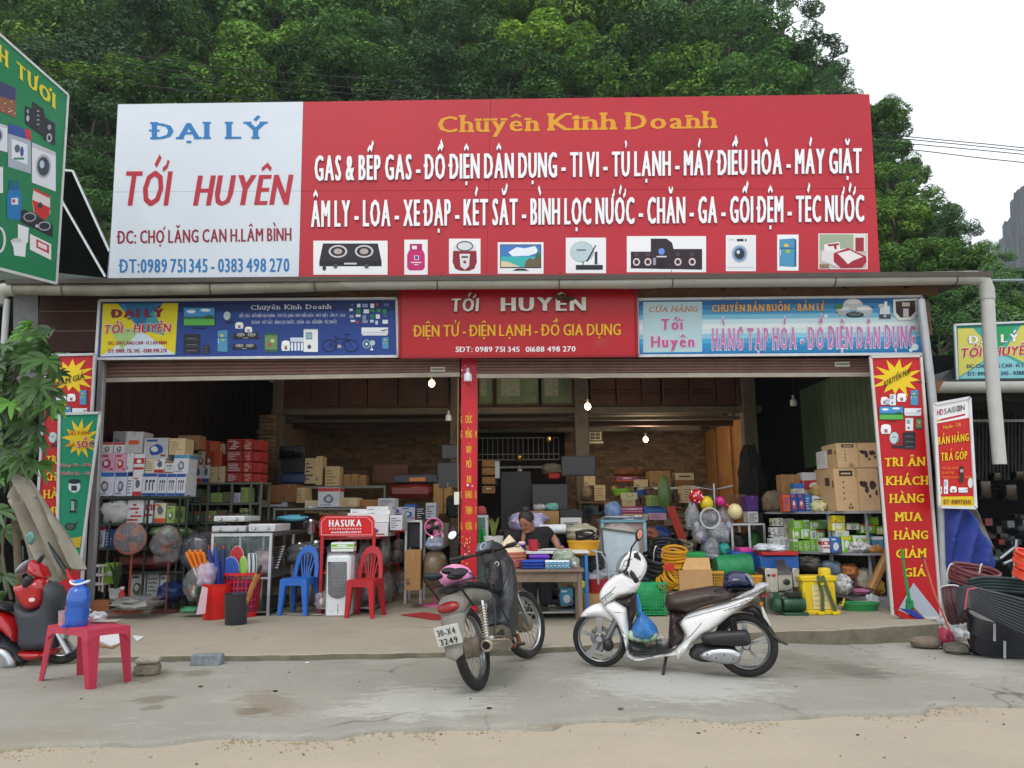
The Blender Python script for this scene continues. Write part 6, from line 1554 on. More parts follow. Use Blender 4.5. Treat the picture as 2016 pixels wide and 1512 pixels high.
mb=MB();mb.tube([G(560,1209,SLAB+.012),G(634,1210,SLAB+.012)],.011,metal('8a8680'),8);solo(mb,'steel_tube','thin steel tube lying on the floor behind the blue chair feet','tube')
mb=MB();q=[G(789,1211,SLAB+.004),G(835,1206,SLAB+.004),G(870,1211,SLAB+.004),G(868,1220,SLAB+.004),G(855,1221,SLAB+.004)]
mb.prism(q,(0,0,.006),mat('9a1c20',rough=.9,var=.3,scale=20));solo(mb,'red_mat','worn red mat lying flat on the floor behind the dark motorbike','mat')
carton(797,1084,828,1163,9.9,.4,'a07a4c','plain','8a5f38','tall brown carton standing between the red rack and the covered washer')
t=bag('covered_washer','washing machine under a brown plastic cover left of the red pillar','washing machine',(828,1085,878,1162),9.9,.5,mat('6a5c46',rough=.35,var=.2,scale=6,bump=.5),51,None,.03)
bag('bagged_ware','blue and white bagged pans lying on the covered washer','bag',(836,1058,874,1084),9.95,.35,clearbag('a8b8cc',.6),52,('1c2c6a','d8d8dc','3a9ac0','c8a030'),.3)
boxthing('speaker_box','black loudspeaker on a white-legged stand behind the pink fan','speaker',(800,1030,829,1078),10.6,.3,plastic('22252c'))
mb=MB();X0,X1,Z0,Z1=rect(797,1024,831,1100,10.5);mb.box(X0,X1,10.5,10.95,Z1-.03,Z1,ALU,c=.003);legs4(mb,X0,X1,10.5,10.95,SLAB,Z1-.03,.03,ALU);solo(mb,'small_table','white metal table behind the far end of the red rack','table')
carton(862,1030,882,1075,10.5,.3,'5c6b52','pic','a03060','flowery green carton right of the pink fan')
bag('bagged_ware','dark toy camera bag hanging beside the pink fan','bag',(884,1035,902,1062),10.2,.15,plastic('3a2030',bump=.4),53)
# ====== MIDDLE BACKGROUND, LEFT HALF
G3='goods piled at the back of the left bay'
def blk(name,label,cat,q,Y,dep,c,logo=None,**k):
 X0,X1,Z0,Z1=rect(*q,Y);mb=MB();w=X1-X0;mb.box(-w/2,w/2,0,dep,0,Z1-Z0,plastic(c,rough=.3),c=.008)
 mb.box(-w/2+.02,w/2-.02,-.003,0,.03,Z1-Z0-.02,plastic('101014',rough=.12))
 return place(mb,name,label,cat,((X0+X1)/2,Y,Z0),k.get('rz',0),k.get('group'))
blk('television','black television standing high at the left back on a dark cabinet','television',(549,878,601,906),12.6,.08,'141416')
boxthing('cabinet','dark cabinet beneath the television at the left back','cabinet',(552,906,600,930),12.6,.4,plastic('1c1e22'))
boxthing('cooler_box','dark blue cooler box at the left back under the cabinet','cooler',(551,931,606,952),12.4,.4,plastic('1f3c68'),c=.03)
stockrow('on the shelf right of the blue cooler box',[(600,902,622,952,'cdb98f','bars','1c1c20'),(622,898,634,955,'cdb98f','plain','8a5f38'),(640,918,668,958,'cdb98f','bars','8a5f38'),(642,930,656,958,'a07a4c','plain','8a5f38')],12.4,.35,G3,dY=.03)
stockrow('in the row of upright cartons at the left back',[(660,934,675,965,'a07a4c','plain','8a5f38'),(676,934,690,966,'a07a4c','bars','8a5f38'),(691,933,705,966,'a07a4c','plain','8a5f38'),(706,935,720,966,'a07a4c','bars','8a5f38')],12.6,.35,G3)
boxthing('wooden_chest','brown wooden chest with a lighter lid far back over the cartons','chest',(733,914,803,952),13.0,.5,mat('5a3320',rough=.6,var=.3))
boxthing('packed_mattress','red and brown wrapped mattress roll lying at the left back','mattress',(762,950,852,982),12.2,.5,mat('7a2c26',rough=.3,var=.25,scale=3),c=.08)
mb=MB();X0,X1,Z0,Z1=rect(775,934,868,950,12.2);mb.box(X0,X1,12.2,12.6,Z0,Z1,plastic('26303e'),c=.01);mb.box(X0+.25,X0+.5,12.19,12.2,Z0+.02,Z0+.08,plastic('c87820'));solo(mb,'flat_case','long dark flat case with an orange tag on the wrapped mattress','case')
stockrow('standing right of the wrapped mattress',[(853,952,872,1012,'a07a4c','plain','8a5f38'),(873,950,890,1010,'a07a4c','plain','8a5f38')],12.2,.4,G3)
stockrow('low behind the display table',[(524,955,552,990,'8a5f38','plain','a07a4c'),(553,953,582,988,'8a5f38','plain','a07a4c'),(511,984,566,998,'b8b9bc','logo','b32a26'),(583,960,600,990,'cdb98f','bars','8a5f38')],11.9,.4,G3,dY=.03)
stockrow('behind the header of the red rack',[(626,960,668,998,'c9ccd6','top','b32a26'),(668,980,703,998,'cdb98f','bars','8a5f38'),(600,985,626,1010,'cdb98f','pic','b8b9bc'),(628,990,654,1014,'cdb98f','pic','8a5f38'),(655,998,686,1014,'c8c6a8','plain','8a5f38'),(704,984,744,1000,'a07a4c','plain','8a5f38')],11.2,.35,G3,dY=.04)
for k,(y,q)in enumerate(((957,(522,957,760,962)),(998,(540,1000,700,1004)))):
 X0,X1,Z0,Z1=rect(*q,12.35-k*1.2);mb=MB();mb.box(X0,X1,12.3-k*1.2,12.9-k*1.2,Z0,Z1,GRY);legs4(mb,X0,X1,12.31-k*1.2,12.89-k*1.2,SLAB,Z0,.03,GRY);solo(mb,'shelf_table',['long grey shelf table under the upright cartons at the left back','long grey shelf table low behind the stoves'][k],'table')
blk('television','black television leaning near the left of the red pillar, upper','television',(869,875,904,904),12.4,.07,'1c1c1e')
blk('television','black television leaning near the left of the red pillar, lower','television',(860,910,905,962),12.2,.08,'1a1c1e')
boxthing('office_chair_back','black padded chair back left of the pillar','chair',(878,975,906,1020),11.4,.1,mat('141416',rough=.8),c=.04)
# ====== CENTRE BACK
G4='goods at the back of the middle bay'
for k,y in enumerate((906,921,939,957)):
 stockrow(['top','second','third','bottom'][k]+' of the back stack right of the red pillar',[(949,y,975,y+(14 if k else 13),'a07a4c','stripe' if k>2 else 'plain','8a5f38')],13.4,.4,'brown cartons stacked right of the pillar')
boxthing('gas_cylinder_box','pale grey upright panel right of the brown carton stack','panel',(974,907,984,942),13.4,.3,metal('9aa0a0'))
boxthing('wardrobe','tall black wardrobe in the dark middle of the shop','wardrobe',(986,928,1046,1050),13.6,.5,mat('101012',rough=.35))
blk('television','large black television on the floor stand behind the woman','television',(1047,952,1119,1006),12.4,.1,'101012')
blk('television','flat black television hanging in front of the middle column','television',(1105,897,1173,937),12.2,.07,'15181a')
bag('bagged_ware','toy animal bag lying on the carton behind the woman','bag',(1050,992,1076,1006),10.8,.2,clearbag('c8ccd0',.6),60,('202024','e0e0e0','202024'))
bag('bagged_ware','turquoise plastic bag beside the toy animal bag','bag',(1074,990,1100,1006),10.8,.2,plastic('6ab0a8',bump=.4),61)
carton(1035,1006,1101,1042,10.7,.4,'a07a4c','plain','8a5f38','large brown carton with faint pen marks behind the woman')
boxthing('printer','flat black printer right of the pen-marked carton','printer',(1102,1003,1148,1018),10.9,.35,plastic('1c1c20'))
t=boxthing('air_conditioner_unit','white air conditioner unit with slotted front behind the rolled sheets','appliance',(1104,1019,1145,1046),10.6,.3,plastic('cfd2ce'))
X0,X1,Z0,Z1=rect(1109,1030,1138,1040,10.595)
ROOTM[t.name]=Matrix.Translation(t.location)
for k in range(4):mb=MB();z=Z0+(Z1-Z0)*k/3;mb.box(X0,X1,10.59,10.597,z,z+.01,plastic('3a3e40'));mb.build('slot',t)
bag('wrapped_bundle','big purple-white plastic-wrapped bundle behind the woman','bundle',(1000,1008,1078,1045),10.4,.4,clearbag('c0b8e0',.8),62,('d8d8e8','8a7ac0','e8e8ec'))
mb=MB();mb.tube([P(1062,1042,10.2),P(1114,1041,10.2)],.06,mat('dfe3e8',rough=.35),14);solo(mb,'rolled_sheet','roll of white plastic sheet lying behind the woman’s shoulder','roll')
boxthing('wall_box','small white slotted vent cabinet on the wall right of the middle bulb','vent',(1160,829,1184,867),15.5,.2,plastic('c8c6a8'))
mb=MB()
for k in range(2):
 for j in range(5):X0,X1,Z0,Z1=rect(1163+k*10,833+j*6.6,1171+k*10,838+j*6.6,15.49);mb.box(X0,X1,15.49,15.5,Z0,Z1,mat('4a4838'))
solo(mb,'vent_slots','dark slots of the white vent cabinet right of the middle bulb','vent',kind='stuff')
boxthing('wall_shelf','small cream bracket shelf under the white vent cabinet','shelf',(1150,869,1188,873),15.3,.25,plastic('c8c6a8'))
boxthing('sack','red and white printed sack lying left of the hanging television','sack',(1079,931,1103,943),13.0,.3,plastic('a8201c'),c=.02)
bag('cloth_sack','pale cloth sack slumped left of the hanging television','sack',(1068,912,1108,934),13.0,.3,mat('6d6a5c',rough=.9,var=.3,scale=9),63)
for k,(x,y)in enumerate(((1022,900),(1080,862))):pot(x,y+8,15.8,12,12,['brass pot hanging low in the barred opening','brass pot hanging high in the barred opening'][k],'brass pots','c8a860',lid=False)
stockrow('on the shelf right of the middle column',[(1150,936,1172,956,'cdb98f','plain','8a5f38'),(1170,955,1192,986,'cdb98f','bars','a07a4c')],12.9,.35,G4)
bag('cloth_sack','beige cloth bundle at the foot of the middle column','sack',(1147,956,1168,985),12.8,.3,mat('8a7a5c',rough=.9,var=.3),64)
mb=MB();X0,X1,Z0,Z1=rect(1140,987,1200,991,12.7);mb.box(X0,X1,12.7,13.2,Z0,Z1,mat('8a6a44',rough=.7));legs4(mb,X0,X1,12.7,13.2,SLAB,Z0,.04,mat('5a4a34'));solo(mb,'shelf_table','wooden shelf table right of the middle column','table')
blk('crate','dark green crate under the shelf right of the middle column','crate',(1148,994,1190,1016),12.9,.4,'2a3228')
X0,X1,Z0,Z1=rect(1255,959,1378,963,12.6);mb=MB();mb.box(X0,X1,12.6,13.1,Z0,Z1,metal('9a9a94'));legs4(mb,X0,X1,12.6,13.1,SLAB,Z0,.03,GRY);solo(mb,'shelf_table','long grey shelf carrying the brown cartons before the brick wall','table')
stockrow('on the long grey shelf before the brick wall',[(1214,938,1256,948,'c8542a','stripe','244a9a'),(1248,944,1276,959,'cdb98f','plain','8a5f38'),(1279,927,1320,959,'a07a4c','plain','8a5f38'),(1330,945,1367,959,'8a5f38','plain','a07a4c')],12.7,.35,G4)
carton(1330,931,1366,945,12.72,.3,'cdb98f','logo','1c1c20','flat beige carton with black writing on the long grey shelf')
bag('cloth_sack','orange-brown heap of packets on the upper left of the grey shelf','sack',(1210,918,1276,940),13.0,.3,mat('6d4426',rough=.8,var=.5,scale=12),65)
def drum(q,Y,col,label,lidc=None,name='plastic_tub',cat='tub'):
 X0,X1,Z0,Z1=rect(*q,Y);R_=(X1-X0)/2;H=Z1-Z0;c=(X0+R_,Y+R_*.6,Z0);t=thing(name,label,cat,c)
 M=Matrix.Diagonal((1,.7,1)).to_4x4();mb=MB();mb.lathe([(0,0),(R_*.8,0),(R_*.96,H*.85),(R_,H*.86),(R_,H),(R_*.93,H),(R_*.9,H*.9),(0,H*.85)],plastic(col),24,c,M);mb.build('body',t);return t
drum((1206,962,1247,975),12.0,'7ab82a','lime green plastic tub on the pile left of the gift boxes')
drum((1249,965,1275,975),12.0,'3a5a9a','blue plastic tub beside the lime green tub')
def giftbox(q,Y,col,label):
 X0,X1,Z0,Z1=rect(*q,Y);t=thing('gift_bag',label,'gift bag',((X0+X1)/2,Y,Z0));mb=MB();mb.box(X0,X1,Y,Y+.14,Z0,Z1,card(col),c=.003);mb.build('box',t)
 mb=MB();mb.tube([Vector(((X0+X1)/2+(X1-X0)*.22*math.cos(a),Y-.004,Z1-.015-(X1-X0)*.2*math.sin(a)))for a in[math.pi*i/10 for i in range(11)]],.003,plastic('2a241c'),5);mb.build('handle',t)
giftbox((1224,970,1255,983),11.8,'cfcba0','pale yellow gift bag, upper of two with string handles')
giftbox((1226,983,1251,997),11.8,'c8bc88','pale yellow gift bag, lower of two with string handles')
stockrow('under the pale yellow gift bags',[(1224,997,1266,1012,'a03060','stripe','d4a0bc'),(1268,997,1312,1012,'2a6ab8','logo','3f8fb0')],11.7,.3,G4)
stockrow('below the pink and blue boxes',[(1228,1012,1266,1022,'cdb98f','bars','8fb05a'),(1267,1012,1276,1024,'c8c6a8','bars','d8c81c'),(1278,1010,1312,1024,'d4a0bc','bars','8a5f38'),(1279,975,1300,996,'8fb05a','bars','5c6b52')],11.6,.3,G4)
bag('toy_bag','blue and purple flowery plastic bag standing on the blue-topped counter','bag',(1192,988,1226,1022),10.9,.25,clearbag('8aa8d8',.8),66,('9a50c0','c8b8e8','7a90d0'),.15)
pl=PY(11.4)
mb=MB();blob(mb,(1297,935,1322,1000),11.4,.12,plastic('5a7a3a',bump=.4),67,.15,.4);solo(mb,'bagged_broom','green bagged broom leaning behind the red plank','broom')
mb=MB();pl=PY(10.9);mb.prism([pl.px(*q)for q in((1312,998),(1328,996),(1361,1086),(1346,1090))],(0,.04,0),mat('a8301c',rough=.6,var=.15));solo(mb,'red_plank','red painted plank leaning diagonally behind the carton pile','plank')
bag('bagged_bundle','shiny dark blue plastic bundle left of the red plank','bag',(1278,1036,1326,1078),10.9,.4,plastic('24407a',rough=.2,bump=.6),68)
bag('bagged_bundle','red and beige bundle right of the blue-topped counter','bag',(1272,1040,1300,1066),10.7,.3,mat('9a5a40',rough=.6,var=.5,scale=10),69)
r=random.Random(17)
def clutter(q,Y,n,cols,label,seed,sz=(8,22)):
 r=random.Random(seed);mb=MB()
 for k in range(n):
  w=r.uniform(*sz);h=r.uniform(*sz)*.8;x=r.uniform(q[0],q[2]-w);y=r.uniform(q[1],q[3]-h)
  X0,X1,Z0,Z1=rect(x,y,x+w,y+h,Y);d=Y+r.uniform(0,.3)
  if r.random()<.5:mb.box(X0,X1,d,d+.15,Z0,Z1,plastic(r.choice(cols)),c=.006)
  else:blob(mb,(x,y,x+w,y+h),d,.15,plastic(r.choice(cols),bump=.4),seed+k,.25,n=10,k=7)
 return solo(mb,'assorted_wares',label,'wares',kind='stuff')
clutter((1300,962,1420,1092),11.9,60,['5a4028','3a3228','8a7a5c','6a2a24','7a6a4a','4a5a3a'],'heap of small wares in shadow behind the balloons',3)
clutter((1190,950,1300,1030),12.3,40,['6a5030','8a6a3a','4a3a28','b09050','6a7a3a'],'heap of small wares behind the gift bags',4)
clutter((980,1040,1050,1110),10.6,24,['1c1c20','3a3030','2a3a44','4a3a34'],'dark wares behind the snake plant',5)
clutter((1060,1150,1140,1200),9.5,34,['3a3030','5a2a28','4a4844','2a2826','6a5a4a'],'heap of shoes and sacks under the wooden table',6)
clutter((560,1022,640,1040),11.4,30,['8a8a8c','3a3a3e','c8c8c8','6a5a4a','4a6a8a'],'small kitchen wares behind the stoves',7,(6,14))
mb=MB();blob(mb,(1462,882,1512,1010),11.6,.35,mat('14130f',rough=.85,var=.4,scale=12,bump=.5),70,.35,.25);solo(mb,'hanging_sacks','dark sacks and ropes hanging at the right column','sacks')
carton(1470,976,1493,1006,10.9,.25,'5a2f86','plain','244a9a','dark purple carton in front of the hanging dark sacks')
carton(1473,1007,1493,1029,10.9,.22,'d6d8dc','bars','1c1c20','small white carton under the dark purple carton')
carton(1434,973,1469,1005,11.3,.3,'8a5f38','plain','a07a4c','brown carton behind the cream balloon')
carton(1344,956,1370,990,11.8,.3,'cdb98f','bars','8a5f38','beige carton with faint print left of the red balloon')
X0,X1,Z0,Z1=rect(1440,1030,1508,1090,10.8);t=thing('small_table','white metal table under the purple carton, green cloth below','table',((X0+X1)/2,11,SLAB))
mb=MB();mb.box(X0,X1,10.8,11.3,Z1-.03,Z1,ALU,c=.003);mb.build('top',t)
for x in(X0,(X0+X1)/2,X1-.03):
 for y in(10.8,11.27):mb=MB();mb.box(x,x+.03,y,y+.03,SLAB,Z1-.03,ALU);mb.build('leg',t)
bag('green_sack','bright green cloth sack under the white metal table','sack',(1474,1044,1502,1090),11.0,.3,mat('2a6a1c',rough=.6,var=.3),71)
bag('dark_sack','black sack under the white metal table','sack',(1445,1050,1474,1088),10.9,.3,mat('16181c',rough=.6,var=.3),72)
# ====== TOY TREE WITH BALLOONS
Yt2=10.0
def balloon(cx,cy,r_,col,label,name='balloon',cat='balloon',spots=None):
 c=P(cx,cy,Yt2);R_=r_*Yt2/FPX;t=thing(name,label,cat,c,0,'balls and balloons on the toy stand');mb=MB()
 mb.ball(c,R_,R_,R_*1.1,plastic(col,rough=.18,var=.03),22,14);mb.build('skin',t)
 if spots:
  mb=MB();r=random.Random(3)
  for k in range(12):
   a=r.uniform(-1.0,1.0);b=r.uniform(-.9,.9);d=Vector((math.sin(a)*math.cos(b),-math.cos(a)*math.cos(b),math.sin(b)*1.1));mb.ball(c+d*R_,R_*.12,R_*.04,R_*.12,plastic(spots),6,4)
  mb.build('printed_spots',t,kind='stuff')
 return t
balloon(1371,978,14,'b81c24','red balloon with white print, top left of the toy stand',spots='e8d8d8')
balloon(1391,991,13,'d0b818','yellow balloon below the red one')
balloon(1418,987,9,'c02080','magenta balloon right of the yellow one')
balloon(1431,995,4,'b02030','tiny red ball between magenta and cream balloons')
balloon(1447,1007,14,'d8cc98','large cream balloon at the right of the toy stand')
t=thing('toy_stand','pole stand carrying balloons and grey bagged toys in the middle of the right bay','stand',(P(1408,1100,Yt2).x,Yt2+.1,SLAB))
mb=MB();a=P(1405,952,Yt2+.1);mb.tube([(a.x,a.y,SLAB),a],.014,metal('b0b4b8'),8);mb.build('pole',t)
for k in range(5):
 an=k*1.256+.4;p=a+Vector((0,0,-.08));mb=MB();mb.tube([p,p+Vector((math.cos(an)*.3,math.sin(an)*.2,.05))],.006,metal('b0b4b8'),6);mb.build('arm',t)
for k,(q,a_,cols)in enumerate((((1352,990,1380,1044),.3,('2a2c34','c8ccd4','3a4a6a','d8dade')),((1378,1002,1415,1042),.28,('1c1e24','50545c','8a8c94')),((1412,1000,1444,1046),.3,('2a2c38','6a6e7a','b0b4c0')),((1366,1034,1398,1070),.32,('5a3a9a','b8bcc8','8a5a50')),((1396,1028,1440,1072),.4,('24262c','5a5e68','b8bcc4','3a3c44')),((1354,1026,1372,1042),.35,('d8dce4','a83a30')),((1386,1060,1420,1100),.4,('5a5e60','8a8e90','404448')))):
 bag('bagged_toy',['upper left','upper middle','upper right','purple, lower left','large grey, lower right','small white, left','lowest grey'][k]+' bagged toy hanging on the toy stand','bag',q,Yt2-.12+(k%3)*.05,.2,clearbag('b8bcc4',a_),80+k,cols,.3,.3,group='bagged toys on the toy stand')
for k in range(2):
 c=P(1398,1020,Yt2-.2-k*.03);mb=MB();mb.tube([c+Vector(((.115+k*.01)*math.cos(a),0,(.12+k*.01)*math.sin(a)))for a in[i*math.pi/14 for i in range(28)]],.005,plastic('c8ccd0'),6,closed=True);solo(mb,'hoop',['thinner','wider'][k]+' pale hoop hanging before the bagged toys','hoop','pale hoops on the toy stand')
bag('bagged_toy','turquoise bagged ball below the toy stand','bag',(1418,1070,1441,1094),9.9,.2,plastic('2a9a8a',bump=.5),90)
bag('bagged_toy','clear bag with steel bowls at the foot of the toy stand','bag',(1390,1090,1420,1102),9.7,.2,BAGG,91,BT)
# ====== RIGHT SHELF WITH TISSUE BOXES AND MAP CARTONS
Ys=9.7;SHM=paint('8d9296',dirt=.1)
X0=P(1520,1008,Ys+1.2).x;XR_=P(1738,1008,Ys).x;t=thing('corner_shelf','three-tier grey metal shelf at the right end, loaded with tissue boxes and cartons','shelf',((X0+XR_)/2,Ys+.6,SLAB))
xa,xb=P(1518,1008,Ys+.9).x,P(1742,1008,Ys).x
lv=[P(1700,y,Ys).z for y in(1006,1089,1176)]
for k,z in enumerate(lv):
 x0=xa if k<2 else P(1640,1176,Ys).x;mb=MB();f=.55
 mb.prism([(xb,Ys,z-.03),(xb,Ys+1.2,z-.03),(x0,Ys+1.2,z-.03),(x0,Ys+.95,z-.03),(x0+(xb-x0)*.55,Ys+.15,z-.03),(x0+(xb-x0)*.72,Ys,z-.03)],(0,0,.03),SHM);mb.build('shelf',t)
for px,dy in((1708,.1),(1634,.35),(1632,1.1),(1716,1.1)):
 x=P(px,1050,Ys+dy).x;mb=MB();mb.tube([(x,Ys+dy,SLAB),(x,Ys+dy,lv[0]-.03)],.022,SHM,10);mb.build('post',t)
def pxz(px,Y,z):
 d=P(px,1000,Y);lo,hi=700,1300
 for _ in range(20):
  m=(lo+hi)/2
  if P(px,m,Y).z>z:lo=m
  else:hi=m
 return lo
G5='cartons with map print at the right end'
y0=pxz(1680,Ys+.1,lv[0])
carton(1629,922,1646,y0,Ys+.5,.4,'c8a880','bars','4a3220','narrow tan carton left of the big map cartons',G5,.0)
carton(1644,922,1731,y0,Ys+.1,.5,'c8a880','map','1c1a18','big tan carton with black map print, lower on the right shelf',G5,.02)
carton(1648,872,1728,921,Ys+.1,.5,'c8a880','map','1c1a18','big tan carton with black map print, upper on the right shelf',G5,.02)
carton(1626,887,1643,922,Ys+.45,.3,'d6d8dc','bars','b8b9bc','white narrow carton left of the upper map carton')
yy=pxz(1560,Ys+.7,lv[0])
carton(1540,934,1582,yy,Ys+.95,.2,'a07a4c','plain','8a5f38','open brown carton at the back of the upper right shelf')
carton(1582,930,1628,yy,Ys+.85,.2,'c9ccd6','stripe','b32a26','white carton with red fabric picture on the upper right shelf')
stockrow('on the upper right shelf before open carton',[(1542,974,1556,yy,'c8542a','bars','244a9a'),(1557,972,1570,yy,'244a9a','pic','c8542a'),(1571,972,1585,yy,'244a9a','pic','c8542a'),(1586,974,1598,yy,'2a6ab8','bars','d6d8dc'),(1600,976,1622,yy,'d6d8dc','bars','1c1c20')],Ys+.62,.14,'detergent packs on the upper right shelf')
stockrow('stacked over the detergent packs',[(1562,952,1584,962,'2a6ab8','plain','244a9a'),(1562,962,1584,974,'c8c6a8','bars','244a9a')],Ys+.7,.12,'detergent packs on the upper right shelf')
bag('snack_bag','pale yellow bag of snacks before the map cartons','bag',(1603,985,1632,yy+1),Ys+.35,.2,clearbag('d8d8a0',.75),92,('e0e0b0','c8c080'),.3)
bag('cloth_sack','beige open sack at the left end of the upper right shelf','sack',(1508,966,1545,yy),Ys+.95,.25,mat('7a6a58',rough=.9,var=.3),93,None,.25)
bag('cloth_sack','crumpled brown fabric on top of the white striped carton','cloth',(1600,955,1634,978),Ys+.6,.2,mat('a88a50',rough=.8,var=.5,scale=14),94,None,.4)
TG='tissue and small boxes on the middle right shelf'
y1=pxz(1600,Ys+.55,lv[1]);y2=pxz(1690,Ys+.1,lv[1])
def tiss(where,x0,x1,yb,h,w0,w1,Y,cols,seed,dep=.12,dess=('tissue','tissue','bars','top')):
 r=random.Random(seed);x=x0;it=[]
 while x<x1-w0*.6 and len(it)<17:
  w=min(r.uniform(w0,w1),x1-x);c,c2=r.choice(cols);it.append((x,yb-h*r.uniform(.85,1.05),x+w-.6,yb,c,r.choice(dess),c2));x+=w
 stockrow(where,it,Y,dep,TG)
GC=[('7ab82a','d6d8dc'),('7ab82a','d6d8dc'),('8fb05a','7ab82a'),('d6d8dc','7ab82a'),('7ab82a','b32a26')];WC=[('d6d8dc','1c1c20'),('c8c6a8','5c6b52'),('b8b9bc','5c6b52'),('d6d8dc','8fb05a')]
tiss('in the bottom left row of the tissue shelf',1516,1560,pxz(1540,Ys+.85,lv[1]),26,8,13,Ys+.85,WC,1,dess=('bars','bars','red'))
tiss('in the middle left row of the tissue shelf',1518,1562,pxz(1540,Ys+.85,lv[1])-26,22,9,14,Ys+.87,WC,2,dess=('bars','red'))
tiss('in the top left row of the tissue shelf',1520,1566,pxz(1540,Ys+.85,lv[1])-48,16,9,14,Ys+.9,WC,3,dess=('bars','red'))
tiss('in the bottom middle row of the tissue shelf',1562,1634,y1,24,9,15,Ys+.6,GC+WC[:1],4)
tiss('in the second middle row of the tissue shelf',1560,1632,y1-24,20,12,20,Ys+.62,GC,5)
tiss('in the third middle row of the tissue shelf',1562,1634,y1-44,18,12,22,Ys+.64,GC,6)
stockrow('in the bottom right row of the tissue shelf',[(1619,1060,1634,y2,'d6d8dc','stripe','b32a26'),(1636,1058,1655,y2,'2a6ab8','pic','d6d8dc'),(1657,1056,1677,y2,'7ab82a','tissue','d8c81c'),(1679,1054,1707,y2-3,'7ab82a','tissue','d6d8dc'),(1717,1056,1740,y2,'3f8fb0','top','d6d8dc')],Ys+.14,.14,TG)
stockrow('in the upper right rows of the tissue shelf',[(1640,1015,1664,1029,'d8c81c','plain','8a5f38'),(1638,1030,1664,1045,'d8c81c','tissue','d6d8dc'),(1646,1045,1672,1057,'d6d8dc','bars','7ab82a'),(1668,1030,1692,1043,'d6d8dc','top','7ab82a'),(1694,1032,1724,1050,'7ab82a','tissue','c8542a'),(1714,1018,1730,1034,'7ab82a','plain','5c6b52'),(1726,1036,1742,1052,'d8c81c','tissue','7ab82a')],Ys+.22,.14,TG)
bag('cow_print_slippers','black and white patterned slippers on the middle right shelf edge','slippers',(1676,1068,1718,y2+1),Ys+.03,.15,mat('d0d0d4',rough=.7,var=.8,scale=30),95,None,.4)
bag('snack_bag','brown snack packets along the middle right shelf edge','bag',(1712,1074,1742,y2+2),Ys+.01,.1,mat('b07a3a',rough=.4,var=.4,scale=20),96)
y3=pxz(1680,Ys+.2,lv[2])
for k,(q,c,l)in enumerate((((1655,1132,1684,y3),'d8d8dc','black and white spotted bag on the lowest right shelf'),((1682,1160,1722,y3),'c07aa0','pink fluffy bag on the lowest right shelf'),((1722,1140,1748,y3),'c8a030','yellow bagged toys at the right end of the lowest shelf'),((1690,1120,1726,1162),'a8a090','grey-beige bag behind the pink one'),((1662,1112,1700,1140),'b0703a','orange-brown bagged toys on the lowest right shelf'),((1620,1105,1664,1135),'6a7a8a','grey-blue plastic pile left of the spotted bag'),((1585,1098,1625,1125),'4a4844','dark cluttered bag under the middle right shelf'))):
 bag('bagged_goods',l,'bag',q,Ys+.06+k*.03,.3,mat(c,rough=.5,var=.7 if k in(0,4)else.25,scale=25 if k in(0,4)else 8,bump=.5),100+k,None,.3)
mb=MB();p0=P(1715,1160,Ys-.05);p1=P(1750,1085,Ys-.0);mb.tube([p0,p1],.055,mat('a87a44',rough=.3,var=.2,scale=12),14);solo(mb,'wrapped_roll','brown paper-wrapped roll leaning at the right shelf end','roll')
bag('plastic_bag','white crumpled plastic bag hanging from the lowest right shelf','bag',(1708,1172,1732,1194),Ys-.06,.06,clearbag('e4e6ea',.6),110,None,.5)
drum((1665,1188,1742,1211),9.35,'2a8a4a','low green tub under the lowest right shelf')
# ====== FRONT RIGHT: SPRAYER, MACHINE, PUMP, CONTAINERS
Yp=9.1
X0,X1,Z0,Z1=rect(1578,1128,1650,1212,Yp);Z0=SLAB;YEL2=plastic('d8bc10',rough=.3)
t=thing('knapsack_sprayer','bright yellow knapsack sprayer with green straps standing at the front right','sprayer',((X0+X1)/2,Yp+.1,SLAB))
mb=MB();mb.box(X0+.02,X1-.02,Yp,Yp+.2,Z0+.03,Z1-.08,YEL2,c=.025);mb.box(X0+.12,X1-.1,Yp-.012,Yp,Z0+.06,Z1-.13,plastic('d8cc90'),c=.004);mb.build('tank',t)
mb=MB();mb.box(X0,X1,Yp-.01,Yp+.21,Z1-.1,Z1-.03,YEL2,c=.015);mb.lathe([(0,0),(.07,0),(.07,.06),(.06,.08),(0,.085)],YEL2,16,(X1-.1,Yp+.1,Z1-.03));mb.build('lid',t)
mb=MB();mb.box(X0-.01,X1+.01,Yp-.02,Yp+.22,Z0,Z0+.05,YEL2,c=.01);mb.build('foot_frame',t)
for k in range(6):mb=MB();z=Z0+.1+k*.055;mb.box(X0+.14,X0+.3,Yp-.018,Yp-.012,z,z+.02,plastic('c8bc80'));mb.build('rib',t)
pl=PY(Yp)
for k,(a,b,c)in enumerate((((1609,1133),(1616,1170),(1617,1208)),((1617,1133),(1630,1172),(1644,1208)))):
 mb=MB();q=[pl.px(*a,.03),pl.px(*b,.05),pl.px(*c,.04)]
 for u_,v_ in zip(q,q[1:]):mb.bar(u_,v_,.04,.006,mat('4a5430',rough=.8),up=pl.n)
 mb.bar(pl.px(b[0]-4,b[1]-20,.055),pl.px(b[0]+2,b[1]-22,.055),.02,.01,YEL2,up=pl.n);mb.build('strap',t)
for k in range(2):p=pl.px((1614,1642)[k],1207,.04);mb=MB();mb.box(p.x-.04,p.x+.03,p.y-.03,p.y+.02,SLAB,SLAB+.04,YEL2,c=.008);mb.build('strap_anchor',t)
mb=MB();mb.tube([pl.px(1651,1190,.02),pl.px(1656,1192,.03),pl.px(1660,1178,.03)],.012,plastic('c8a020'),8);mb.build('hose_tail',t)
Ym=9.2;SS=metal('c4c2b8',rough=.28);X0,X1,Z0,Z1=rect(1505,1122,1580,1208,Ym);Z0=SLAB
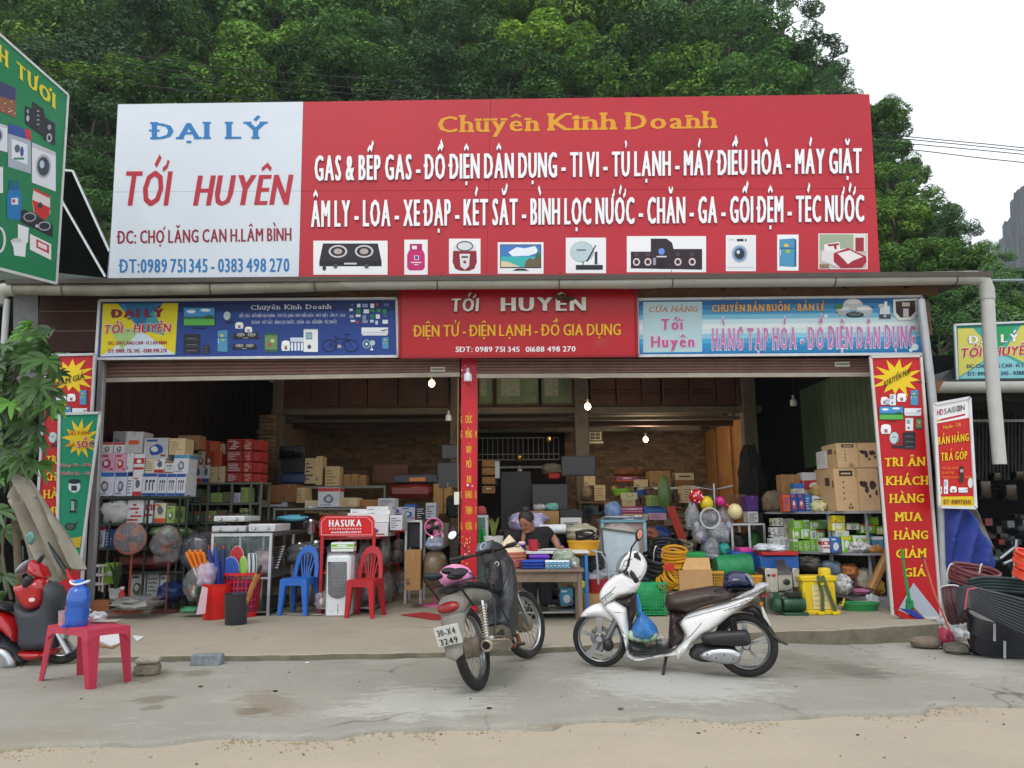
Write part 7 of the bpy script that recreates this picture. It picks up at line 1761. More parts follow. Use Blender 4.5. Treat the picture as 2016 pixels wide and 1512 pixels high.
t=thing('stainless_machine','stainless food-cutting machine standing behind the green motor pump','machine',((X0+X1)/2,Ym+.15,SLAB))
mb=MB();mb.box(X0+.02,X0+.17,Ym,Ym+.28,Z1-.26,Z1+.02,SS,c=.008);mb.box(X1-.1,X1-.02,Ym,Ym+.28,Z1-.2,Z1+.02,SS,c=.008);mb.box(X0+.17,X1-.1,Ym+.02,Ym+.26,Z1-.24,Z1-.05,SS,c=.006);mb.build('housing',t)
mb=MB();mb.prism([(X0+.16,Ym-.02,Z1-.06),(X0+.2,Ym+.14,Z1+.1),(X1-.14,Ym+.14,Z1+.1),(X1-.1,Ym-.02,Z1-.06)],(0,.01,.01),metal('d8d8d4',rough=.15));mb.build('chute',t)
mb=MB();mb.box(X0+.02,X1-.02,Ym+.03,Ym+.26,Z0,Z1-.26,metal('a8a8a0',rough=.4),c=.006);mb.build('base',t)
mb=MB();M=Matrix.Rotation(math.pi/2,4,'X');mb.lathe([(0,0),(.035,0),(.035,.03),(0,.035)],plastic('18181a'),14,(X0+.27,Ym+.02,Z1-.14),M);mb.lathe([(0,0),(.02,0),(.02,.02),(0,.025)],plastic('c01c1c'),12,(X0+.12,Ym,Z1-.06),M);mb.lathe([(0,0),(.015,0),(.015,.02),(0,.025)],plastic('1c1c20'),12,(X0+.06,Ym,Z1-.06),M);mb.build('knobs',t)
a=G(1550,1211,SLAB);t=thing('motor_pump','dark green electric motor pump on the floor left of the yellow sprayer','pump',a);gm=paint('1f4a34',rough=.35)
Mx90=Matrix.Rotation(math.pi/2,4,'Y')
mb=MB();mb.lathe([(0,-.02),(.07,-.02),(.085,0),(.085,.2),(.075,.23),(0,.23)],gm,20,a+Vector((-.03,0,.12)),Mx90);mb.build('motor',t)
for k in range(7):mb=MB();mb.lathe([(.084,0),(.094,0),(.094,.006),(.084,.006)],gm,20,a+Vector((.0+k*.026,0,.12)),Mx90);mb.build('cooling_fin',t)
mb=MB();mb.lathe([(0,-.08),(.06,-.08),(.085,-.06),(.09,0),(.05,.02)],gm,18,a+Vector((-.09,0,.12)),Mx90);mb.tube([a+Vector((-.12,-.02,.18)),a+Vector((-.12,-.02,.26))],.03,gm,10);mb.build('pump_head',t)
mb=MB();mb.box(a.x+.0,a.x+.16,a.y-.07,a.y+.05,SLAB+.2,SLAB+.26,plastic('16181a'),c=.01);mb.tube([a+Vector((.0,-.05,.27)),a+Vector((.08,-.05,.31)),a+Vector((.16,-.05,.27))],.006,plastic('16181a'),6);mb.build('terminal_box',t)
mb=MB();mb.box(a.x-.06,a.x+.22,a.y-.08,a.y+.08,SLAB,SLAB+.035,gm,c=.006);mb.build('foot',t)
boxthing('blue_container','blue plastic container right of the green tarp, shirts and red tray on it','container',(1497,1094,1574,1128),9.45,.5,plastic('1a5aa8'),c=.015)
boxthing('blue_container','blue plastic container behind the green tarp roll','container',(1443,1086,1500,1112),9.7,.5,plastic('1a4f98'),c=.015)
boxthing('red_tray','flat red tray on the right blue container','tray',(1500,1086,1573,1094),9.4,.45,plastic('b01c1c'),c=.01)
bag('folded_shirts','folded white and navy striped shirts on the red tray','shirts',(1492,1072,1552,1088),9.4,.35,mat('c8ccd4',rough=.9,var=.5,scale=7,bump=.5),120,None,.3)
boxthing('pink_folder','bright pink folder on the left blue container','folder',(1457,1079,1488,1087),9.7,.3,plastic('d0409a'))
mb=MB();p0=P(1408,1119,9.3);p1=P(1478,1114,9.35);V=[];F=[];n=20
for i in range(13):
 t_=i/12;c=p0 .lerp(p1,t_);rr=.15*(1-.12*abs(2*t_-1)**3)
 for j in range(n):
  a=2*math.pi*j/n;k=1+.06*noise.noise(Vector((t_*5,math.cos(a)*1.5,math.sin(a)*1.5)))+.03*math.sin(a*3+t_*9);V.append(c+Vector((0,math.cos(a)*rr*k,math.sin(a)*rr*k)))
for i in range(12):
 for j in range(n):F.append((i*n+j,i*n+(j+1)%n,(i+1)*n+(j+1)%n,(i+1)*n+j))
F+=[tuple(range(n)),tuple(range(12*n,13*n))]
mb.add(V,F,mat('157a48',rough=.5,var=.15,scale=10,bump=.5));solo(mb,'tarp_roll','thick green tarpaulin roll lying left of the blue container','tarpaulin')
def coil(cx,cy,Y,wpx,r_t,turns,col,label,tilt=0.,name='hose_coil',squash=.5,up=None,hgt=None,m=None,ties=None,group=None):
 c=P(cx,cy,Y);R_=wpx/2*Y/FPX;r=random.Random(int(cx));t=thing(name,label,'hose',c,0,group);m=m or plastic(col,rough=.35,var=.1)
 up=Vector(up or(0,-.3,1)).normalized();u=up.orthogonal().normalized();v=up.cross(u);mb=MB();H=hgt or r_t*2*turns
 for k in range(turns):
  dr=r.uniform(-.06,.04)*R_;o=up*(H*(k/(max(1,turns-1))-.5))+Vector((r.uniform(-.01,.01),0,0));ph=r.uniform(0,6)
  mb.tube([c+o+u*(R_+dr+.02*R_*math.sin(3*a+ph))*math.cos(a)+v*(R_+dr)*math.sin(a)+up*.006*math.sin(2*a+ph)for a in[2*math.pi*i/34 for i in range(34)]],r_t,m,7,closed=True)
 mb.build('turns',t,kind='stuff')
 for a in(ties or()):
  q=c+(u*math.cos(a)+v*math.sin(a))*R_;w=(u*math.cos(a)+v*math.sin(a));mb=MB()
  mb.tube([q+w*(r_t*1.9*math.cos(s))+up*((H/2+r_t*1.4)*math.sin(s))for s in[i*math.pi/8 for i in range(16)]],.007,plastic('d8dadc'),5,closed=True);mb.build('tie',t)
 return t
coil(1312,1086,9.5,62,.02,5,'16171a','black hose coil with a white tie beside the white scooter headlamp, upper',up=(0,-.4,1),ties=(3.0,),group='hose coils')
coil(1302,1118,9.4,66,.022,6,'17181c','black hose coil under the upper black one',up=(0,-.3,1),group='hose coils')
coil(1338,1080,9.75,46,.018,3,'6a6a5a','olive grey hose coil behind the black coils',up=(0,-.3,1),group='hose coils')
coil(1327,1106,9.2,44,.016,9,'c88c10','yellow hose coil with red label left of the open carton',up=(0,-.25,1),ties=(),group='hose coils')
boxthing('hose_label','red and white paper label wrapped round the yellow hose coil','label',(1308,1110,1328,1124),9.0,.01,card('b8281c'))
coil(1316,1142,9.15,32,.014,6,'c89018','bundle of yellow cable left of the open carton, on the green crate',up=(.6,-.5,.6),ties=(1.0,),group='hose coils')
Yo=9.05;X0,X1,Z0,Z1=rect(1337,1118,1402,1160,Yo);t=thing('open_carton','open brown carton with flaps up in front of the green tarp','box',((X0+X1)/2,Yo+.2,Z0))
K1=card('b08a5c');zt_=P(1370,1122,Yo).z;Z0b=P(1370,1200,Yo).z;mb=MB()
mb.box(X0,X1,Yo,Yo+.006,Z0b,zt_,K1);mb.box(X0,X1,Yo+.36,Yo+.366,Z0b,zt_,K1);mb.box(X0,X0+.006,Yo+.006,Yo+.36,Z0b,zt_,K1);mb.box(X1-.006,X1,Yo+.006,Yo+.36,Z0b,zt_,K1);mb.box(X0,X1,Yo,Yo+.36,Z0b,Z0b+.006,K1);mb.build('body',t)
mb=MB();mb.prism([(X0+.01,Yo,zt_),(X1-.01,Yo,zt_),(X1-.02,Yo-.06,zt_-.02+.01),(X0+.02,Yo-.06,zt_-.01)],(0,0,.004),card('c8a070'));
mb=MB();f=[P(1350,1098,Yo+.05),P(1396,1098,Yo+.05),Vector((X1-.01,Yo-.002,zt_+.002)),Vector((X0+.04,Yo-.002,zt_+.002))];mb.prism(f,(0,.005,0),card('c39a68'));mb.build('front_flap',t)
mb=MB();f=[P(1334,1094,Yo+.1),P(1345,1090,Yo+.4),Vector((X0,Yo+.36,zt_)),Vector((X0,Yo,zt_))];mb.prism(f,(.005,0,0),card('a07a4c'));mb.build('side_flap',t)
boxthing('green_foam','flat bright green mat behind the open carton flap','mat',(1346,1088,1390,1098),9.5,.3,plastic('18984a'))
carton(1326,1124,1340,1160,9.1,.2,'d8c81c','bars','b32a26','yellow printed carton squeezed left of the open carton')
def crate(q,Y,dep,col,label,nx=12,nz=9,name='plastic_crate'):
 X0,X1,Z0,Z1=rect(*q,Y);t=thing(name,label,'crate',((X0+X1)/2,Y+dep/2,Z0));m=plastic(col);w=X1-X0;H=Z1-Z0;mb=MB()
 mb.box(X0,X1,Y,Y+dep,Z0,Z0+.015,m);mb.build('base',t)
 mb=MB()
 for(a,b)in((Y-.008,Y),(Y+dep,Y+dep+.008)):mb.box(X0-.008,X1+.008,a,b,Z1-.03,Z1,m)
 for(a,b)in((X0-.008,X0),(X1,X1+.008)):mb.box(a,b,Y,Y+dep,Z1-.03,Z1,m)
 mb.build('rim',t);mb=MB()
 for i in range(nx+1):
  x=X0+w*i/nx;mb.box(x-.004,x+.004,Y,Y+.006,Z0,Z1-.03,m);mb.box(x-.004,x+.004,Y+dep-.006,Y+dep,Z0,Z1-.03,m)
 for j in range(1,nz):z=Z0+(H-.03)*j/nz;mb.box(X0,X1,Y-.002,Y+.004,z-.003,z+.003,m);
 for i in range(8):
  y=Y+dep*i/8
  for x in(X0,X1-.006):mb.box(x,x+.006,y,y+.006,Z0,Z1-.03,m)
 mb.build('slats',t,kind='stuff');return t
crate((1252,1146,1313,1211),9.05,.4,'1f9a5a','bright green slotted crate seen through behind the white scooter')
bag('crate_contents','green wares filling the green slotted crate','bag',(1256,1150,1310,1206),9.1,.3,plastic('2aa868',bump=.5),121)
crate((1398,1124,1424,1158),9.15,.3,'c8901c','yellow-orange basket between open carton and scooter seat',6,5,'plastic_basket')
crate((1480,1132,1500,1150),9.1,.3,'c8901c','yellow-orange basket behind the scooter grab rail',5,4,'plastic_basket')
t=bag('wrapped_fridge','white fridge lying open under clear plastic behind the white scooter headlamp','fridge',(1178,1030,1266,1150),9.5,.3,FILM,122,None,.02)
pl=PY(9.45);mb=MB();mb.prism([pl.px(*q)for q in((1184,1040),(1254,1050),(1266,1146),(1192,1148))],(0,.08,0),mat('aebcc6',rough=.3,var=.08));mb.build('door_panel',t)
mb=MB();
for a,b in(((1184,1040),(1254,1050)),((1184,1040),(1192,1148))):mb.bar(pl.px(*a,.01),pl.px(*b,.01),.02,.02,mat('4a5248'),up=pl.n)
mb.build('door_seal',t)
X0,X1,Z0,Z1=rect(1184,1023,1274,1130,10.2);t=thing('counter','pinkish counter with pale blue top behind the wrapped fridge','counter',((X0+X1)/2,10.5,SLAB))
mb=MB();mb.box(X0,X1,10.2,10.8,Z1-.04,Z1,plastic('6a98a8'),c=.006);mb.build('top',t);mb=MB();mb.box(X0+.03,X1-.03,10.24,10.78,SLAB,Z1-.04,mat('a08a80',rough=.6));mb.build('body',t)
for x in(X0,X1-.04):mb=MB();mb.box(x,x+.04,10.2,10.24,SLAB,Z1-.04,plastic('8aa8b8'));mb.build('post',t)
bag('snack_bag','pale plastic packets and red strips on the blue-topped counter','packets',(1190,1015,1272,1024),10.25,.4,clearbag('c8ccd8',.8),123,('d8c030','a83028','c0c4d4'),.4)
drum((1118,1064,1184,1094),9.2,'c8921c','wide amber plastic basin right of the woman',name='basin',cat='basin')
coil(1152,1062,9.35,34,.016,5,'1a1b1e','black cable coil lying in the amber basin',up=(0,-.25,1),group='hose coils')
bag('bagged_ware','big clear bag of pale wares behind the amber basin','bag',(1118,1032,1178,1066),9.9,.4,clearbag('d0ccb0',.5),124,('b8b48c','d8d4c0','a8a488'),.25)
coil(1170,1112,9.4,34,.014,9,'2a2b2e','dark hose coil standing behind the grey chair',up=(.1,-.15,1),group='hose coils')
drum((1158,1140,1202,1180),9.2,'a01c24','dark red basket on the floor left of the white scooter front',name='basket',cat='basket')
bag('bagged_ware','grey-white plastic bags in the dark red basket','bag',(1156,1122,1216,1150),9.2,.3,clearbag('b8bcc8',.6),125,('d0d4dc','8a8c98'),.35)
carton(1150,1172,1188,1205,9.0,.3,'a07a4c','plain','8a5f38','small brown carton on the floor left of the white scooter front wheel')
mb=MB()
for s in(0,1):mb.tube([P(1178+s*22,1150,9.0+s*.1),P(1176+s*20,1110,9.0+s*.1),P(1174+s*10,1088,9.0+s*.1),P(1165,1084,9.1)],.012,plastic('9aa4ac'),8)
solo(mb,'stool_frame','pale grey curved chair frame between basin and wrapped fridge','chair')
# ====== DESK AREA
WD=mat('7a6a5a',rough=.7,var=.25,scale=7,bump=.3,dirt=.2,dirtc='9a8f80')
A=G(1141,1232,SLAB);Yd=A.y;X0=P(992,1130,Yd).x;X1=P(1146,1130,Yd).x;zt=P(1070,1121,Yd).z;dp=.5
t=thing('wooden_table','old grey-brown wooden table in front of the woman, hats and cloths on it','table',((X0+X1)/2,Yd+dp/2,SLAB))
mb=MB();mb.box(X0-.03,X1+.02,Yd-.03,Yd+dp,zt-.028,zt,WD,c=.004);mb.build('top',t)
mb=MB();mb.box(X0+.03,X1-.05,Yd+.004,Yd+.024,zt-.13,zt-.028,WD);mb.box(X0+.004,X0+.024,Yd+.03,Yd+dp-.06,zt-.13,zt-.028,WD);mb.build('apron',t)
for x in(X0,X1-.045):
 for y in(Yd,Yd+dp-.07):mb=MB();mb.box(x,x+.045,y,y+.045,SLAB,zt-.028,WD,c=.004);mb.build('leg',t)
zt_wood,Yd_wood=zt,Yd
Yw=Yd+.52;X0w,X1w=P(1032,1088,Yw).x,P(1160,1088,Yw).x;zw=P(1100,1085,Yw).z
t=thing('white_table','white-topped table with blue metal leg where the woman writes','table',((X0w+X1w)/2,Yw+.3,SLAB))
X0w-=.25
mb=MB();mb.box(X0w,X1w,Yw,Yw+.55,zw-.03,zw,plastic('dadcdc'),c=.004);mb.build('top',t)
for x in(X0w+.02,X1w-.05):
 for y in(Yw+.02,Yw+.5):mb=MB();mb.box(x,x+.035,y,y+.035,SLAB,zw-.03,paint('2f78b8',dirt=.05));mb.build('leg',t)
mb=MB();mb.box(X0w+.05,X1w-.05,Yw+.03,Yw+.5,SLAB+.06,SLAB+.08,metal('b8bcbc'));mb.build('foot_shelf',t)
def papers(q,Y,z,n,label):
 X0,X1,_,_=rect(*q,Y);mb=MB();r=random.Random(int(q[0]))
 for k in range(n):
  a=r.uniform(-.3,.3);M=Matrix.Translation((r.uniform(X0,X1),Y+r.uniform(0,.25),z+.002+k*.002))@Matrix.Rotation(a,4,'Z');mb.box(-.1,.1,-.07,.07,0,.0016,mat('d8dade',rough=.8),M=M)
 solo(mb,'papers',label,'papers')
papers((1082,1080,1110,1086),Yw+.12,zw,7,'loose white papers on the white table under the woman’s hand')
hx=P(1003,1118,Yd).x;hy=Yd+.26;R_=34*(Yd+.2)/FPX*.97;zh=zt_wood;hm=mat('d8c4a4',rough=.7,var=.12,scale=30,bump=.2);hs=mat('a8583c',rough=.6,var=.1)
for k in range(6):
 t=thing('conical_hat',('topmost pale conical straw hat on the hat stack' if k==5 else ORD[k]+' hat from the bottom in the stack of conical hats'),'hat',(hx,hy,zh+k*.033),0,'conical hats stacked on the wooden table')
 r_=R_*(1+.012*math.sin(k*2));mb=MB();H=R_*1.02
 mb.lathe([(r_,0),(r_*.5,H*.5),(.006,H),(0,H)],hm,32,(hx,hy,zh+k*.033));mb.lathe([(0,H-.012),(.004,H-.012),(r_*.5,H*.5-.008),(r_-.003,-.003),(r_,0)],hm,32,(hx,hy,zh+k*.033));mb.build('cone',t)
 mb=MB();mb.lathe([(r_*.96,.012),(r_*1.006,-.002),(r_*1.006,-.012),(r_*.98,-.012)],hs,32,(hx,hy,zh+k*.033));mb.build('rim',t)
def mug(px,py,Y,z,wpx,hpx,col,label):
 x=P(px,py,Y).x;R_=wpx*Y/FPX/2;H=hpx*Y/FPX;c=Vector((x,Y,z));t=thing('mug',label,'mug',c);m=plastic(col)
 mb=MB();mb.lathe([(0,0),(R_*.92,0),(R_,.005),(R_,H),(R_*.9,H),(R_*.88,.01),(0,.01)],m,20,c);mb.build('body',t)
 mb=MB();mb.tube([c+Vector((R_*.9+.022*math.sin(a),0,H/2+.03*math.cos(a)))for a in[i*math.pi/8 for i in range(9)]],.004,m,6);mb.build('handle',t)
mug(1008,1117,Yd+.02,zt_wood,13,19,'d8607a','pink mug standing before the conical hats')
mug(1050,1085,Yw-.0+.05,zw,18,22,'b01f34','dark red canister on the white table before the woman')
def cloth(q,Y,z,layers,cols,label,wd=.2):
 X0,X1,Z0,Z1=rect(*q,Y);mb=MB();h=(Z1-z)/layers
 for k in range(layers):
  o=.004*(k%2);mb.box(X0+o,X1-o,Y,Y+wd,z+k*h+.001,z+(k+1)*h-.001,mat(cols[k%len(cols)],rough=.85,var=.15,scale=12,bump=.3),c=h*.4)
 return solo(mb,'folded_cloth',label,'cloth',ang=60)
cloth((1026,1103,1072,1118),Yd+.03,zt_wood,3,('1c3c90','1c3c90','2448a8'),'folded royal blue cloth with pale text on the wooden table')
cloth((1040,1093,1084,1104),Yd+.24,zt_wood+.05,2,('5a2a9a','6a34b0'),'folded purple cloth behind the royal blue one')
cloth((1073,1104,1123,1119),Yd+.03,zt_wood,4,('8ab8d0','e0e8ec'),'folded blue and white checked cloth on the wooden table')
pl=PY(Yd+.025);mb=MB()
for j in range(4):
 for i in range(12):
  if(i+j)%2:a,b=pl.px(1075+i*4,1106+j*3.4,.003),pl.px(1078.5+i*4,1108.5+j*3.4,.003);mb.box(a.x,b.x,Yd+.02,Yd+.024,b.z,a.z,mat('3a88b0',rough=.8))
solo(mb,'check_pattern','blue checks on the front edge of the checked cloth','pattern',kind='stuff')
bag('plastic_bag','clear plastic bag of pale green things on the checked cloth','bag',(1090,1084,1132,1108),Yd+.1,.2,clearbag('a8b8a0',.5),130,('a8b4a0','8a9a8a'),.3)
bag('plastic_bag','clear plastic bag with a bun on the right end of the wooden table','bag',(1124,1098,1142,1120),Yd+.05,.15,clearbag('c8d0cc',.35),131,('b08060','c8ccc8'),.3)
mb=MB();a=P(1024,1075,Yw+.1);mb.lathe([(0,0),(.05,0),(.075,.07),(.07,.07),(.045,.01)],plastic('3a3a78'),18,(a.x,a.y,zw));
for k in range(5):mb.ball((a.x+RN.uniform(-.04,.04),a.y+RN.uniform(-.03,.03),zw+.085),.03,.03,.025,plastic('e0c0d0'),8,6)
solo(mb,'bowl','small blue bowl of pinkish things left of the woman','bowl')
X0,X1,Z0,Z1=rect(940,1014,960,1086,9.9);t=thing('glass_cabinet','narrow white-framed glass cabinet just right of the red pillar','cabinet',((X0+X1)/2,10.05,SLAB));wf=plastic('c8d0d4')
mb=MB();mb.box(X1-.03,X1,9.9,9.93,SLAB,Z1,wf);mb.box(X0,X1-.03,9.9,9.93,Z1-.03,Z1,wf);mb.box(X0,X1,10.2,10.23,SLAB,Z1,wf);mb.build('frame',t)
mb=MB();mb.box(X0,X1-.03,9.91,9.915,SLAB+.1,Z1-.03,mat('5a7a70',rough=.1));mb.build('glass_front',t)
mb=MB();mb.tube([P(941,1082,9.7),P(944,1046,9.7),P(949,1040,9.7),P(952,1050,9.7),P(952,1084,9.7)],.03,plastic('1a9a44'),8);solo(mb,'green_chair_back','rounded green plastic chair back beside the red pillar','chair')
bag('red_cloth','pink and red cloths lying on top of the glass cabinet','cloth',(940,996,957,1014),9.95,.2,mat('b84a50',rough=.8,var=.3),132)
carton(1103,1160,1128,1192,9.2,.25,'3f8fb0','pic','d6d8dc','turquoise carton under the wooden table')
carton(1132,1162,1152,1192,9.3,.2,'3f8fb0','plain','d6d8dc','plain turquoise carton right of the table leg')
bag('yellow_cloth','yellow cloth hanging at the right table leg','cloth',(1130,1143,1154,1160),9.1,.1,mat('c8c040',rough=.8,var=.3,scale=10),133)
# ====== NEIGHBOURS, TREE, FOREGROUND
def pf(t,name,pl,pts,W,R,m,h0=0.,sm=2,**k):
 "rounded solid traced on a plane"
 ab=[pl.ab(x,y,h0)for x,y in pts]
 if sm:ab=[tuple(v[:2])for v in spline(ab,sm)]
 mb=MB();puff(mb,ab,lambda a,b,h:pl.at(a,b,h0+h),W,R,m,**k)
 return mb.build(name,t,ang=50)if t else mb
lb=thing('neighbour_house','dark neighbouring house front behind the green corner sign','building',(-7.4,9.4,SLAB))
def lq(name,pts,Y,m,d=.08):mb=MB();mb.prism([P(x,y,Y)for x,y in pts],(0,d,0),m);return mb.build(name,lb)
lq('eave_board',((-300,500),(20,527),(213,548),(213,561),(25,552),(-300,540)),9.2,mat('47564e',rough=.5,var=.1))
lq('wall',((-300,540),(25,552),(150,560),(150,578),(-300,575)),9.35,mat('8a8074',rough=.9,var=.2))
lq('column',((26,580),(75,580),(75,760),(26,760)),9.5,mat('6f7274',rough=.8,var=.2),.3)
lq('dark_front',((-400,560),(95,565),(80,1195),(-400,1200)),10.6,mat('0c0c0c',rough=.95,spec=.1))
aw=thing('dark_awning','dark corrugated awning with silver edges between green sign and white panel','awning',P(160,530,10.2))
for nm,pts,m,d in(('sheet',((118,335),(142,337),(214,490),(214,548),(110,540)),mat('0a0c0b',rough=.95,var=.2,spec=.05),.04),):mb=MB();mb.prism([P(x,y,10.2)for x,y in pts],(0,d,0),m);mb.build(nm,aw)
for a,b in(((118,335),(144,337)),((144,337),(216,495)),((118,388),(208,545))):mb=MB();mb.bar(P(*a,10.15),P(*b,10.15),.03,.03,metal('b0b4b4'));mb.build('edge_strip',aw)
rb=thing('neighbour_stall','dark neighbouring stall with slatted wall beyond the pipe post','building',(7.2,12.5,0))
def rq(name,pts,Y,m,d=.08):mb=MB();mb.prism([P(x,y,Y)for x,y in pts],(0,d,0),m);return mb.build(name,rb)
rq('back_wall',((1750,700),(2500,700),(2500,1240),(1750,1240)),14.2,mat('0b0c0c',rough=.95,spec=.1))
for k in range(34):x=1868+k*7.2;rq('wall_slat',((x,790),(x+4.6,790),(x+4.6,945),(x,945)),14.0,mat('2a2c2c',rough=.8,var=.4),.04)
rq('cross_rail',((1850,826),(2400,824),(2400,829),(1850,831)),13.9,metal('8a8e8e'))
rq('roof',((1830,748),(2400,740),(2400,756),(1830,757)),10.9,mat('2c2e30',rough=.7),3.4)
rq('roof',((1848,752),(1870,728),(1890,722),(1890,754)),11.4,mat('4a5054',rough=.6),.6)
mb=MB();mb.tube([P(1838,763,10.9),P(2000,762,10.9),P(2300,760,10.9)],.085,GP,12);mb.build('gutter',rb)
rq('cloth_edge',((1846,770),(2300,768),(2300,786),(1846,790)),11.2,mat('1a1a1a',rough=.8))
for k,(x,y,w_,h_)in enumerate(((1935,962,34,40),(1985,968,34,36),(1915,940,20,20),(1960,938,22,18),(2003,935,24,18))):pot(x,y+h_*.5,13.4,w_,h_,'dull hanging pot in the dark stall, '+ORD[k]+' of five','pots hanging in the dark stall','5a5650',lid=False)
clutter((1900,1010,2040,1130),12.6,46,['3a4044','1c1e20','6a6e72','4a5a5e','2a2c2e','7a3028'],'dark jumble of bicycles and tools in the neighbouring stall',12,(8,22))
mb=MB()
for a,b in(((1968,1100),(2000,1075)),((2000,1062),(1994,1140)),((1994,1075),(2016,1100)),((1975,1110),(2010,1095))):mb.tube([P(*a,11),P(*b,11)],.03,metal('9aa0a2'),8)
solo(mb,'bicycle_frame','grey bicycle frame standing behind the blue tarpaulin','bicycle')
for k,(ya,yb,yc,l)in enumerate(((58,121,262,'highest'),(74,140,268,'second highest'),(92,152,282,'third highest'),(112,176,299,'lowest'))):
 pts=[P(-400,ya-45,15),P(0,ya+8,15),P(400,yb+8,15),P(760,yb+38,15),P(1300,yb+85,15),P(1725,(262,268,277,288)[k],15),P(2016,(291,297,304,320)[k],15),P(2500,345+k*5,15)]
 mb=MB();mb.tube([Vector(v)for v in spline(pts,5,False)],.011,mat('14150f',rough=.6),4);solo(mb,'overhead_cable',l+' of four thin black cables crossing the hillside behind the billboard','cable','overhead cables')
mb=MB();mb.tube([P(1900,553,16),P(2300,548,16)],.03,mat('8aa0a4',rough=.5),5);solo(mb,'steel_rail','pale thin rail running right from the drainpipe elbow','rail')
# ---- small tree with palmate leaves at the left edge
Yt3=8.1;tr=thing('palmate_tree','small tree with large finger-like leaves before the left banners','tree',G(28,1200,SLAB));BK2=mat('6a604e',rough=.9,var=.3,scale=14,bump=.5)
mb=MB();mb.tube(spline([P(40,1210,Yt3),P(34,1080,Yt3),P(30,980,Yt3),P(42,880,Yt3),P(35,780,Yt3)],4,False),[.035+.0*i for i in range(17)],BK2,10)
for q in(((30,980),(8,880),(-10,800)),((42,880),(72,800),(88,720)),((35,800),(30,720),(50,670)),((38,860),(85,830),(100,800)),((22,1180),(5,1090),(14,1000))):mb.tube(spline([P(x,y,Yt3-.05)for x,y in q],4,False),.014,BK2,7)
mb.build('trunk',tr)
def leaflet_mesh(col,seed):
 r=random.Random(seed);mb=MB();m=mat(col,rough=.42,var=.22,scale=5,tr=.2,spec=.5);nl=8
 for k in range(nl):
  a=(k/(nl-1)-.5)*4.4;L=.27*(1-.18*abs(a)/2.2)*r.uniform(.85,1.1);w=.032*r.uniform(.85,1.2);d=Vector((math.sin(a),-.35-.2*abs(a)/2.2,-math.cos(a)*.55)).normalized();s=d.cross(Vector((0,-1,.25))).normalized();V=[]
  for j in range(8):
   t=j/7;p=d*(L*t)+Vector((0,-.0,-.11*t*t*L/.27));ww=w*math.sin(math.pi*min(1,.06+t*.94))**.8*(1 if t<.98 else.1);n=Vector((0,-.35,.1))*ww;V+=[p-s*ww-n*.5,p,p+s*ww-n*.5]
  F=[]
  for j in range(7):F+=[(3*j,3*j+1,3*j+4,3*j+3),(3*j+1,3*j+2,3*j+5,3*j+4)]
  mb.add(V,F,m)
 me=bpy.data.meshes.new('leaf');me.from_pydata([tuple(v)for v in mb.v],[],mb.f);me.materials.append(m);me.update();sharp(me,30);return me
LV=[leaflet_mesh(c,i)for i,c in enumerate(('629a34','43692f','568034','3a5530','68a43a'))]
r=random.Random(9);lc=[(62,648,4),(85,662,0),(38,690,1),(75,712,3),(10,700,1),(0,760,1),(40,745,3),(100,730,1),(62,755,2),(95,765,1),(20,800,0),(60,790,0),(-8,830,4),(42,835,1),(85,810,2),(105,800,0),(15,850,4),(70,850,3),(5,900,0),(40,895,1),(60,905,3),(-5,950,2),(22,940,3),(75,880,1),(112,745,3),(-15,720,3),(30,770,3),(88,690,2),(55,920,1),(12,735,2),(48,812,2),(-20,790,1),(48,668,0),(70,830,3),(5,1050,1),(-10,1100,3),(8,1140,3),(-12,1010,1),(12,1180,1)]
lc+=[(r.uniform(-25,105),r.uniform(655,945),r.choice((1,3,3,2)))for k in range(34)]
for(x,y,k)in lc:
 me=LV[k];o=bpy.data.objects.new('leaf',me);COL.objects.link(o);Mi=ROOTM[tr.name].inverted();o.location=Mi@P(x,y-8,Yt3-r.uniform(-.15,.35));o.rotation_euler=(r.uniform(-.35,.3),r.uniform(-.4,.4),r.uniform(-.9,.9));s=r.uniform(.65,1.0);o.scale=(s,s,s);adopt(o,tr)
def drape(name,label,cat,Y,pts,col,fold=24.,depth=.05,seed=1,dirx=(.8,.6),extra=None):
 pl=PY(Y);t=thing(name,label,cat,(pl.px(*pts[0]).x,Y,SLAB));m=mat(col,rough=.75,var=.12,scale=6,bump=.35,dirt=.12);dx,dz=dirx
 sh=lambda a,b:.5+.5*math.sin((a*dx+b*dz)*fold+1.5*noise.noise(Vector((a*2,b*2,seed))))
 pf(t,'cloth',pl,pts,depth*2.2,.07,m,sm=0,shape=sh,step=.035)
 if extra:extra(t,pl)
 return t
def pole(t,pl,a,b,r_,m,name='pole',h=.08):mb=MB();mb.tube([pl.px(*a,h),pl.px(*b,h)],r_,m,8);mb.build(name,t)
drape('canvas_parasol','folded beige canvas parasol leaning before the left banners','parasol',7.9,((28,930),(62,945),(100,1010),(150,1082),(168,1112),(171,1121),(160,1124),(138,1122),(131,1140),(112,1148),(80,1140),(62,1108),(44,1050),(22,992),(20,985)),'8f8a7c',48,.06,2,(.86,.5),lambda t,pl:(pole(t,pl,(96,1060),(142,1128),.022,mat('2a3430',rough=.5)),pole(t,pl,(90,1135),(188,1200),.014,metal('9a9ea0')),pole(t,pl,(140,1120),(152,1148),.02,plastic('c02020'),'cap')))
drape('blue_tarpaulin','bright blue tarpaulin hanging folded right of the pipe post','tarpaulin',9.0,((1860,1000),(1900,994),(1925,1032),(1945,1068),(1960,1106),(1958,1118),(1920,1118),(1890,1128),(1880,1146),(1868,1148),(1862,1110)),'24398a',30,.06,5,(.95,-.3))
